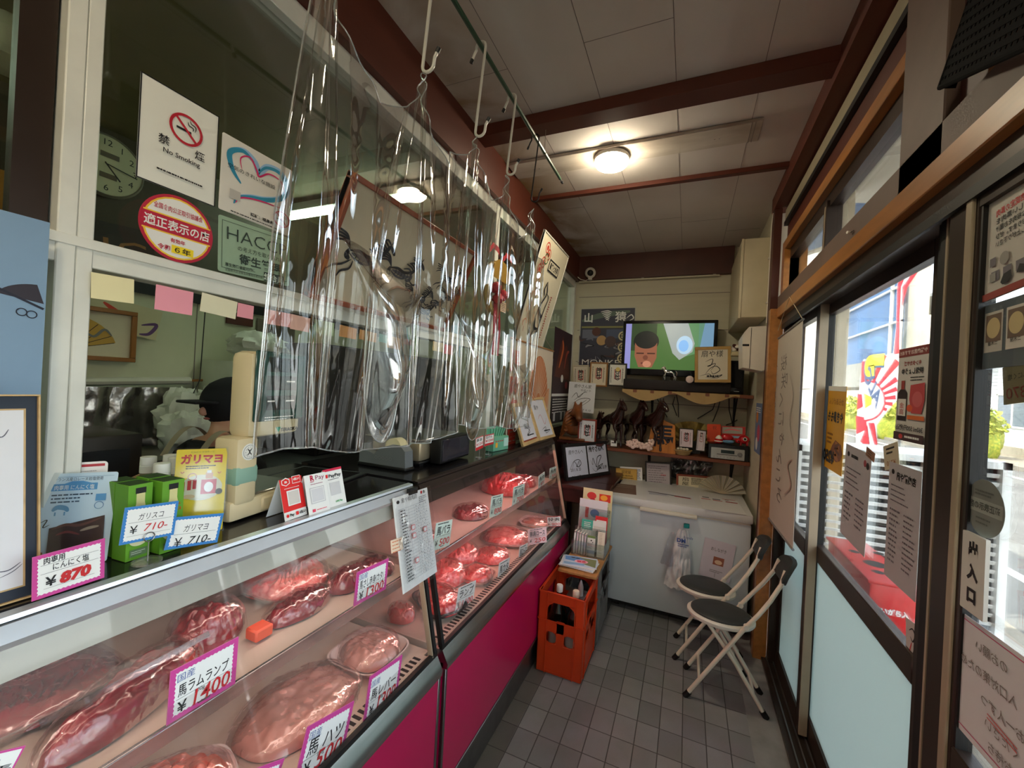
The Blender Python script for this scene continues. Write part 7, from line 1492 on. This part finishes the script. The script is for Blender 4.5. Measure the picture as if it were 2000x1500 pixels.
# door 3 papers
c = on_plane((1925, 405), (2030, 330), (1920, 592), 0, XG3, face=paper(196, 190, 182)); h = c.H
for i, (tx, m_) in enumerate((('専門店認定の馬肉', RED), ('おいしい馬肉を', INK), ('新鮮な桜肉をお届け', INK), ('しております。ぜひ', INK), ('お召し上がり下さい', INK))): c.text(tx, 60, 26+i*11, 9 if i else 11, m_, 'C', mirror=True, fit=72, bold=.02)
for k_ in range(3): c.rect(16+k_*24, 104, 16, 14, DG)
c.rect(14, 84, 12, 12, DG); c.rect(14, 106, 12, 12, paper(150, 146, 140)); c.poly([(36, 124), (42, 114), (56, 112), (58, 122), (52, 128), (40, 128)], INK); c.poly([(66, 120), (72, 110), (82, 114), (80, 124)], INK); c.disc(44, 92, 9, paper(150, 146, 140)); c.rect(0, h-10, 100, 10, paper(150, 60, 50))
c.done('meat_flyer', None, 'large flyer with red and black text on near door', 'flyer')
c = on_plane((1919, 600), (2020, 568), (1914, 722), 0, XG3+.002, face=paper(150, 156, 166)); h = c.H
for x in (8, 54): c.rect(x, 12, 38, h*.62, paper(206, 200, 190)); c.rect(x+3, 16, 32, h*.42, paper(110, 90, 76)); c.disc(x+19, 16+h*.21, 14, paper(196, 176, 130), 15); c.text('ニ木屋', x+19, h*.62+2, 7, INK, 'C', mirror=True)
c.done('dish_photo_sheet', None, 'bluish sheet with two dish photos below the large flyer', 'sheet')
c = on_plane((1958, 718), (2030, 700), (1952, 792), 0, XG3+.003, face=paper(170, 156, 120)); c.text('にんにく塩', 50, 30, 14, INK, 'C', mirror=True, fit=70); c.text('¥870', 50, 70, 34, paper(170, 80, 70), 'C', mirror=True, fit=80); c.done('garlic_salt_card', None, 'tan card with reversed 870 cut by right picture edge', 'card')
ce = at(1923, 993, 0, XG3-.003); c = Card((XG3-.003, ce.y+.052, ce.z-.052), (0, -1, 0), (0, 0, 1), .104, .104, r=.052, face=paper(120, 124, 120), th=.0006); c.rect(4, 36, 92, 24, paper(150, 154, 148)); c.text('適正表示の店', 50, 53, 14, paper(80, 84, 80), 'C', mirror=True, fit=80, bold=.04); c.smalls(24, 20, 52, 2, 6, paper(90, 94, 90), lh=3); c.smalls(30, 68, 40, 2, 8, paper(90, 94, 90), lh=3); c.done('round_sticker', None, 'grey back of round sticker on near door glass', 'sticker')
c = on_plane((1881, 1034), (1926, 1055), (1874, 1181), 0, .492, face=paper(206, 202, 196), th=.006, r=.002); h = c.H
for i, ch_ in enumerate('出入口'): c.text(ch_, 50, h*(.27+.29*i), 44, INK, 'C', bold=.06)
c.done('entrance_sign', None, 'white plate reading 出入口 on the near door stile', 'sign')
c = on_plane((1872, 1190), (2040, 1312), (1866, 1414), 0, XG3-.004, face=paper(206, 204, 208), th=.0008); h = c.H; MG2 = paper(196, 60, 110)
c.line([(4, 4), (96, 4)], .8, MG2); c.line([(4, 4), (4, h-6)], .8, MG2); c.line([(4, h-6), (96, h-6)], .8, MG2)
for tx, x, y in (('のお願い', 46, 22), ('入口対策のため', 42, 42), ('お一人ずつ', 60, 62), ('ください', 60, 78), ('お待ち', 60, 94)): c.text(tx, x, y, 10, GY, 'C', mirror=True, shear=.1)
c.line([(44, 66), (78, 70)], 1, paper(200, 90, 90)); c.line([(44, 69), (78, 73)], 1, paper(200, 90, 90))
c.done('handwritten_notice', None, 'white notice with magenta outline at lower right corner', 'notice')
# ------------------------------------------------------------------ outside
GZ = -.12
mRoad = M('asphalt', (108, 105, 100), rough=.85, var=.12, scale=1.2, bump=.2); mPave = M('pale_paving', (140, 132, 118), rough=.85, var=.1, scale=4)
b = MB(); b.box(.62, 1.02, -8, 4.6, GZ-.02, -.031, mPave); b.build('trim_20', kind='structure')
b = MB(); b.box(1.02, 40, -20, 60, GZ-.1, GZ, mRoad); b.box(1.02, 2.4, -20, 60, GZ, GZ+.004, mPave); [b.box(x, x+.12, -20, 60, GZ, GZ+.005, M('road_paint', (236, 236, 230), rough=.7)) for x in (3.1, 7.6)]; b.box(8.6, 12, -20, 60, GZ, GZ+.12, mPave); b.build('ground', kind='structure')
# ashtray
mRedB = M('red_bin', (206, 32, 36), rough=.35, var=.05); AY = 2.46
a = at(1697, 1160, 1, AY); e = at(1782, 1170, 1, AY); bt = at(1700, 1228, 1, AY)
zt, zb_ = at(1735, 1140, 1, AY).z, bt.z; xl, xr = a.x, e.x
t_ = thing('ashtray_stand', 'red outdoor ashtray box marked すいがら入 beyond the door glass', 'ashtray', ((xl+xr)/2, AY+.3, GZ)); b = MB(); b.box(xl, xr+.02, AY, AY+.62, zb_-.02, zt, mRedB, b=.015); b.box(xl-.01, xr+.03, AY-.01, AY+.63, zt-.012, zt+.006, mRedB, b=.006); b.build('box', t_)
b = MB(); [b.lathe([(r, 0), (r*.9, .001), (0, .001)], mBlack, (x, y, zt+.0065), n=18) for x, y, r in ((xl+.07, AY+.12, .026), (xl+.15, AY+.12, .026), (xl+.10, AY+.24, .05), (xl+.2, AY+.26, .026), (xl+.06, AY+.40, .026), (xl+.18, AY+.44, .026))]; b.build('hole', t_)
b = MB(); [b.tube([(x, y, GZ+.006), (x, y, zb_)], .012, mIron) for x in (xl+.03, xr-.01) for y in (AY+.04, AY+.58)]; b.build('leg', t_)
c = Card((xl, AY-.0015, zb_), (1, 0, 0), (0, 0, 1), xr-xl, zt-zb_); c.mb = MB(); c.mb.noflip = True; c.text('すいがら入', 54, c.H*.62, 19, WHITE, 'C', bold=.06, fit=82); c.mb.build('lettering', t_, recalc=False)
c = Card((xl-.0015, AY+.30, zb_), (0, -1, 0), (0, 0, 1), .28, zt-zb_); c.mb = MB(); c.mb.noflip = True; c.text('禁煙', 50, c.H*.7, 26, WHITE, 'C', bold=.06); c.mb.build('side_lettering', t_, recalc=False)
# louvred outdoor unit
mLou = M('white_louvre', (226, 228, 226), rough=.5); b = MB(); x0_, x1_ = .72, 1.75
b.box(x0_, x1_, 3.42, 3.9, GZ, 1.2, M('dark_inside', (30, 30, 32), rough=.8)); t_ = thing('louvred_unit', 'white slatted outdoor unit cover standing past the ashtray', 'louvred cover', ((x0_+x1_)/2, 3.6, GZ)); b.build('inner_box', t_)
b = MB(); [b.beam((x0_, 3.40, GZ+.08+i*.052), (x1_, 3.40, GZ+.08+i*.052), .006, .026, mLou, up=(0, -.5, 1)) for i in range(25)]; b.build('slats', t_); b = MB(); [b.box(x, x+.04, 3.37, 3.42, GZ, 1.24, mLou) for x in (x0_-.02, x0_+.32, x0_+.66, x1_-.02)]; b.box(x0_-.02, x1_+.02, 3.37, 3.92, 1.2, 1.24, mLou); b.build('frame', t_)
# blue screened porch side next door
mBluS = M('blue_sheet', (74, 112, 158), rough=.5, var=.2, scale=3, stretch=(1, 1, .3)); mPil = M('cream_pillar', (214, 204, 184), rough=.7)
t_ = thing('blue_screen', 'blue sheeted window screen with white bars on next building', 'screen', (1.62, 5.3, 2.0)); b = MB(); b.box(1.62, 1.64, 4.42, 6.1, 1.95, 3.5, mBluS); b.build('sheet', t_); b = MB(); [b.box(1.60, 1.62, 4.42, 6.1, z, z+.014, mWh) for z in (2.25, 2.55, 2.85, 3.15)]; [b.box(1.60, 1.625, y, y+.02, 1.95, 3.5, mWh) for y in (4.42, 4.60, 6.08)]; b.build('bars', t_)
b = MB(); b.box(1.66, 1.80, 4.46, 12, 1.72, 3.9, mPil); b.box(1.5, 1.9, 4.28, 6.6, 1.70, 1.93, M('concrete_beam', (160, 156, 146), rough=.8)); b.box(1.48, 1.75, 6.2, 6.5, GZ, 3.9, mPil); b.box(1.3, 1.9, 4.3, 6.6, 3.52, 3.62, M('slate_blue_canopy', (90, 104, 124), rough=.6)); b.build('next_building', None, 'cream pillar and beam of the next building down the street', 'building')
b = MB(); b.box(.90, .97, 3.40, 3.47, GZ, 3.3, mPil, b=.004); b.build('cream_post', None, 'cream square post just outside the far sliding door', 'post')
b = MB(); b.quad([(.66, -4, 3.02), (1.7, -4, 2.86), (1.7, 3.6, 2.86), (.66, 3.6, 3.02)], M('awning_cloth', (190, 184, 170), rough=.8)); b.tube([(1.7, -4, 2.86), (1.7, 3.6, 2.86)], .02, mWh); [b.tube([(.66, y, 2.5), (1.7, y, 2.85)], .014, mWh) for y in (-1, 1.2, 3.2)]; b.build('shop_awning', None, 'pale awning cloth sloping out above the doors', 'awning')
# striped flag
mW2 = M('flag_white', (236, 232, 236), rough=.8, var=.02); mR2 = M('flag_red', (222, 44, 58), rough=.8, var=.02); mY2 = M('flag_yellow', (226, 208, 50), rough=.8, var=.02); fi = paper(60, 80, 120)
FX = 1.5
c = on_plane((1665, 500), (1830, 500), (1665, 950), 0, FX); c.mb = MB(); c.mb.noflip = True; c.th = 0
def fp(px, py): d = at(px, py, 0, FX)-c.O; return (d.dot(c.U)/c.k, (c.h-d.dot(c.V))/c.k)
OUT = [(1762, 520), (1806, 506), (1798, 524), (1772, 560), (1760, 610), (1755, 680), (1756, 700), (1753, 780), (1725, 812), (1712, 830), (1714, 866), (1722, 900), (1728, 928), (1712, 905), (1700, 880), (1672, 866), (1672, 830), (1680, 740), (1686, 702), (1720, 696), (1744, 690), (1750, 640), (1752, 560)]
c.poly([fp(*p) for p in OUT], mW2)
cx, cy = 1692, 782
def ray_to(a0, a1, r0, r1): return c.poly([fp(cx+r*math.cos(math.radians(a)), cy-r*math.sin(math.radians(a))*1.05) for r, a in ((r0, a0), (r1, a0), (r1, a1), (r0, a1))], mR2)
for a0, r1 in ((64, 92), (46, 96), (30, 72), (16, 64), (2, 58), (-12, 52), (-28, 44)): ray_to(a0, a0+8, 36, r1)
for pts in (((1684, 706), (1702, 703), (1696, 742), (1681, 750)), ((1757, 690), (1746, 692), (1751, 640), (1753, 560), (1762, 522), (1776, 520), (1760, 560), (1757, 620)), ((1800, 522), (1772, 562), (1762, 600), (1763, 560), (1790, 524)), ((1672, 812), (1692, 816), (1693, 838), (1673, 848)), ((1680, 862), (1694, 830), (1700, 880)), ((1696, 826), (1708, 826), (1714, 866), (1712, 880)), ((1710, 905), (1714, 896), (1728, 926)), ((1676, 770), (1688, 770), (1686, 794), (1674, 800))): c.poly([fp(*p) for p in pts], mR2)
c.poly([fp(cx+38*math.cos(math.radians(a)), cy-40*math.sin(math.radians(a))) for a in range(-80, 100, 10)]+[fp(1684, 745), fp(1688, 824)], mR2); c.poly([fp(cx+35*math.cos(math.radians(a)), cy-37*math.sin(math.radians(a))) for a in range(-80, 100, 10)]+[fp(1682, 748), fp(1689, 820)], mW2)
c.poly([fp(1688, 768), fp(1704, 776), (fp(1703, 790)), fp(1690, 798)], mY2); c.curve([fp(*p) for p in ((1728, 702), (1698, 706), (1694, 726), (1710, 724))], 8, fi, taper=False); c.curve([fp(*p) for p in ((1728, 702), (1698, 706), (1695, 724), (1708, 723))], 6, mY2, taper=False)
q = fp(1700, 768); c.text('ALC', q[0], q[1], 13, fi, 'C', bold=.04, mirror=True, rot=-25)
t_ = thing('striped_flag', 'red and white rayed street flag with yellow marks, blown sideways', 'flag', c.O); c.mb.build('cloth', t_, recalc=False)
p = at(1735, 930, 0, FX+.03); b = MB(); b.tube([(FX+.02, at(1756, 700, 0, FX).y-.02, GZ), (FX+.02, at(1756, 700, 0, FX).y-.02, 3.0)], .010, M('grey_rod', (130, 130, 130))); b.build('pole', t_)
# planting and houses across the street
mLeaf = M('hedge_leaves', (110, 140, 50), rough=.7, rgb2=(196, 186, 70), scale=20); mTrunk = M('trunk', (90, 70, 50), rough=.9)
def bush(px, py, X, r, lab, sd):
    p = at(px, py, 0, X); t = thing('bush', lab, 'bush', (X, p.y, GZ+.12)); b = MB(); rnd = random.Random(sd)
    for i in range(420):
        d = V3((rnd.gauss(0, 1), rnd.gauss(0, 1), rnd.gauss(0, 1))).normalized()*r*rnd.uniform(.75, 1.05); q = V3((X+d.x, p.y+d.y, max(GZ+.15, p.z+d.z))); u = V3((rnd.gauss(0, 1), rnd.gauss(0, 1), rnd.gauss(0, 1))).normalized()*r*.16; v = u.orthogonal().normalized()*r*.10; b.quad([q-u, q-v, q+u, q+v], mLeaf)
    b.blob((X, p.y, (p.z+GZ)/2+.1), (r*.85, r*.85, max(.1, (p.z+r*.8-GZ)/2)), mLeaf, seed=sd, n=12); b.build('leaves', t)
    b = MB(); b.tube([(X, p.y, GZ), (X, p.y, p.z)], .05, mTrunk); b.build('trunk', t)
bush(1663, 800, 8.9, .75, 'yellow-green bush seen left of the striped flag', 1); bush(1738, 800, 8.9, .8, 'yellow-green bush seen right of the striped flag', 2); bush(1918, 830, 8.9, .55, 'rounded street bush seen through near door', 3)
mSid = M('white_siding', (232, 232, 230), rough=.7); mWin = M('house_window', (110, 120, 130), rough=.1, spec=.8); mRoof = M('grey_roof', (120, 122, 126), rough=.8)
def house(y0, y1, x0, h, wall, lab, wins, roof=True, lap=.14, x1=None):
    t = thing('house', lab, 'house', (x0+2, (y0+y1)/2, GZ)); b = MB(); b.box(x0, x0+6, y0, y1, GZ, h, wall); n = int((h-GZ)/lap); [b.box(x0-.03, x0, y0, y1, GZ+i*lap, GZ+i*lap+lap*.8, wall) for i in range(n)]; b.build('wall', t)
    for (a_, b_, c_, d_) in wins:
        q = MB(); q.box(x0-.08, x0-.03, a_, b_, c_, d_, mWin); f = q.build('window', t); q = MB(); [q.box(x0-.10, x0-.08, y, y+.06, c_, d_, mWh) for y in (a_, (a_+b_)/2, b_-.06)]; q.box(x0-.1, x0-.08, a_, b_, d_-.06, d_, mWh); q.box(x0-.1, x0-.08, a_, b_, c_, c_+.06, mWh); q.build('sash', f)
    if roof: q = MB(); q.prism([(x0-.5, h-.05), (x0+3, h+1.3), (x0+6.5, h-.05), (x0+6.5, h+.1), (x0+3, h+1.5), (x0-.5, h+.1)], y0-.4, y1+.4, mRoof); q.build('roof', t)
house(35, 50, 11.5, 7.5, M('cream_siding', (226, 214, 186), rough=.7), 'cream two-storey house across the street left of the flag', [(y, y+1.1, z, z+1.4) for y in (36.5, 40, 44, 47.5) for z in (.9, 3.4)])
house(14, 28, 11.5, 3.6, mSid, 'low white-sided house across street seen through near door', [(17, 18.6, .9, 2.0), (21, 22.8, .9, 2.2), (25, 26.2, .9, 2.0)])
b = MB(); b.box(10.0, 10.2, 8, 60, GZ, .35, M('low_wall', (170, 160, 140), rough=.9)); b.build('garden_wall', None, 'low pale wall along the far side of street', 'wall')
b = MB(); b.box(9.1, 9.35, 11.8, 12.6, GZ, .25, mConc, b=.02); b.build('stone_block', None, 'grey stone block at the far kerb under the bush', 'stone')
# ------------------------------------------------------------------ light
w = bpy.data.worlds.new('sky'); SC.world = w; w.use_nodes = True
nt = w.node_tree; N = nt.nodes; L = nt.links
bg = N['Background']; sk = N.new('ShaderNodeTexSky'); sk.sky_type = 'NISHITA'; sk.sun_disc = False
sk.sun_elevation = math.radians(48); sk.sun_rotation = math.radians(200); sk.air_density = 1.2; sk.dust_density = 3
mx = N.new('ShaderNodeMix'); mx.data_type = 'RGBA'; mx.inputs['Factor'].default_value = .75; mx.inputs['B'].default_value = (1.68, 1.70, 1.74, 1); L.new(sk.outputs[0], mx.inputs['A']); L.new(mx.outputs['Result'], bg.inputs['Color']); bg.inputs['Strength'].default_value = 1.35
sd = bpy.data.lights.new('sun', 'SUN'); so = bpy.data.objects.new('sun', sd); COL.objects.link(so)
sd.energy = 6; sd.angle = math.radians(.6); sd.color = (1, .95, .86)
so.rotation_euler = V3((-.5, -.3, 1.1)).to_track_quat('Z', 'Y').to_euler()
def area(name, loc, size, energy, col, rot=(0, 0, 0), sy=None, spread=180):
    l = bpy.data.lights.new(name, 'AREA'); o = bpy.data.objects.new(name, l); COL.objects.link(o)
    l.shape = 'RECTANGLE'; l.size = size; l.size_y = sy or size; l.energy = energy; l.color = col; o.location = loc; o.rotation_euler = rot; l.spread = math.radians(spread)
    return o
vs = SC.view_settings
vs.view_transform = 'Standard'; vs.look = 'None'; vs.gamma = 1; vs.use_curve_mapping = False; vs.exposure = 1.4
SC.cycles.use_denoising = True; SC.cycles.max_bounces = 10; SC.cycles.transparent_max_bounces = 24; SC.cycles.caustics_refractive = False; SC.cycles.caustics_reflective = False
SC.cycles.sample_clamp_indirect = 6
# ------------------------------------------------------------------ sub-parts hang under the part they belong to
def base(o): return o.name.rsplit('.', 1)[0] if o.name[-4:-3] == '.' and o.name[-3:].isdigit() else o.name
def centre(o):
    bb = [V3(c) for c in o.bound_box]; return sum(bb, V3())/8
NEST = {'display case': {'top_edge': 'counter_top', 'lamp_tube': 'lamp_housing', 'glass_seal': 'front_glass'}, 'freezer': {'handle': 'lid', 'lock': 'body', 'seal': 'lid'},
 'chair': {'foot_cap': ('back_leg_tube', 'front_leg_tube'), 'seat_rim': 'seat', 'hinge': 'back_leg_tube'}, 'television': {'screen': 'case'}, 'weighing scale': {'green_panel': 'display_head', 'display_window': 'display_head', 'panel_print': 'display_head', 'sage_band': 'column', 'round_sticker': 'column', 'weighing_plate': 'base'},
 'bottle': {'label': 'glass'}, 'stereo': {'display': 'front', 'buttons': 'front', 'volume_knob': 'front'}, 'person': {'cap_brim': 'cap', 'nose': 'body', 'eye': 'body', 'mouth': 'body', 'ear': 'body', 'apron_strap': 't_shirt'},
 'ashtray': {'lettering': 'box', 'side_lettering': 'box', 'hole': 'box'}, 'clock': {'hands': 'dial'}, 'dispenser': {'slot': 'cover'}, 'hook': {}, 'camera': {'lens': 'housing'}, 'tape dispenser': {'embossed_marks': 'body', 'cutter': 'body'}, 'plastic curtain': {'swag_hem': 'swag'}}
for r in [o for o in SC.objects if o.parent is None and o.get('category') in NEST]:
    mp_ = NEST[r['category']]; kids = list(r.children)
    for k_ in kids:
        tgt = mp_.get(base(k_))
        if not tgt: continue
        tgt = (tgt,) if isinstance(tgt, str) else tgt; cand = [q for q in kids if base(q) in tgt and q is not k_]
        if not cand: continue
        if base(k_) == 'foot_cap': p_ = min(cand, key=lambda q: min((V3(v.co)-centre(k_)).length for v in q.data.vertices))
        else: p_ = min(cand, key=lambda q: (centre(q)-centre(k_)).length)
        k_.parent = p_
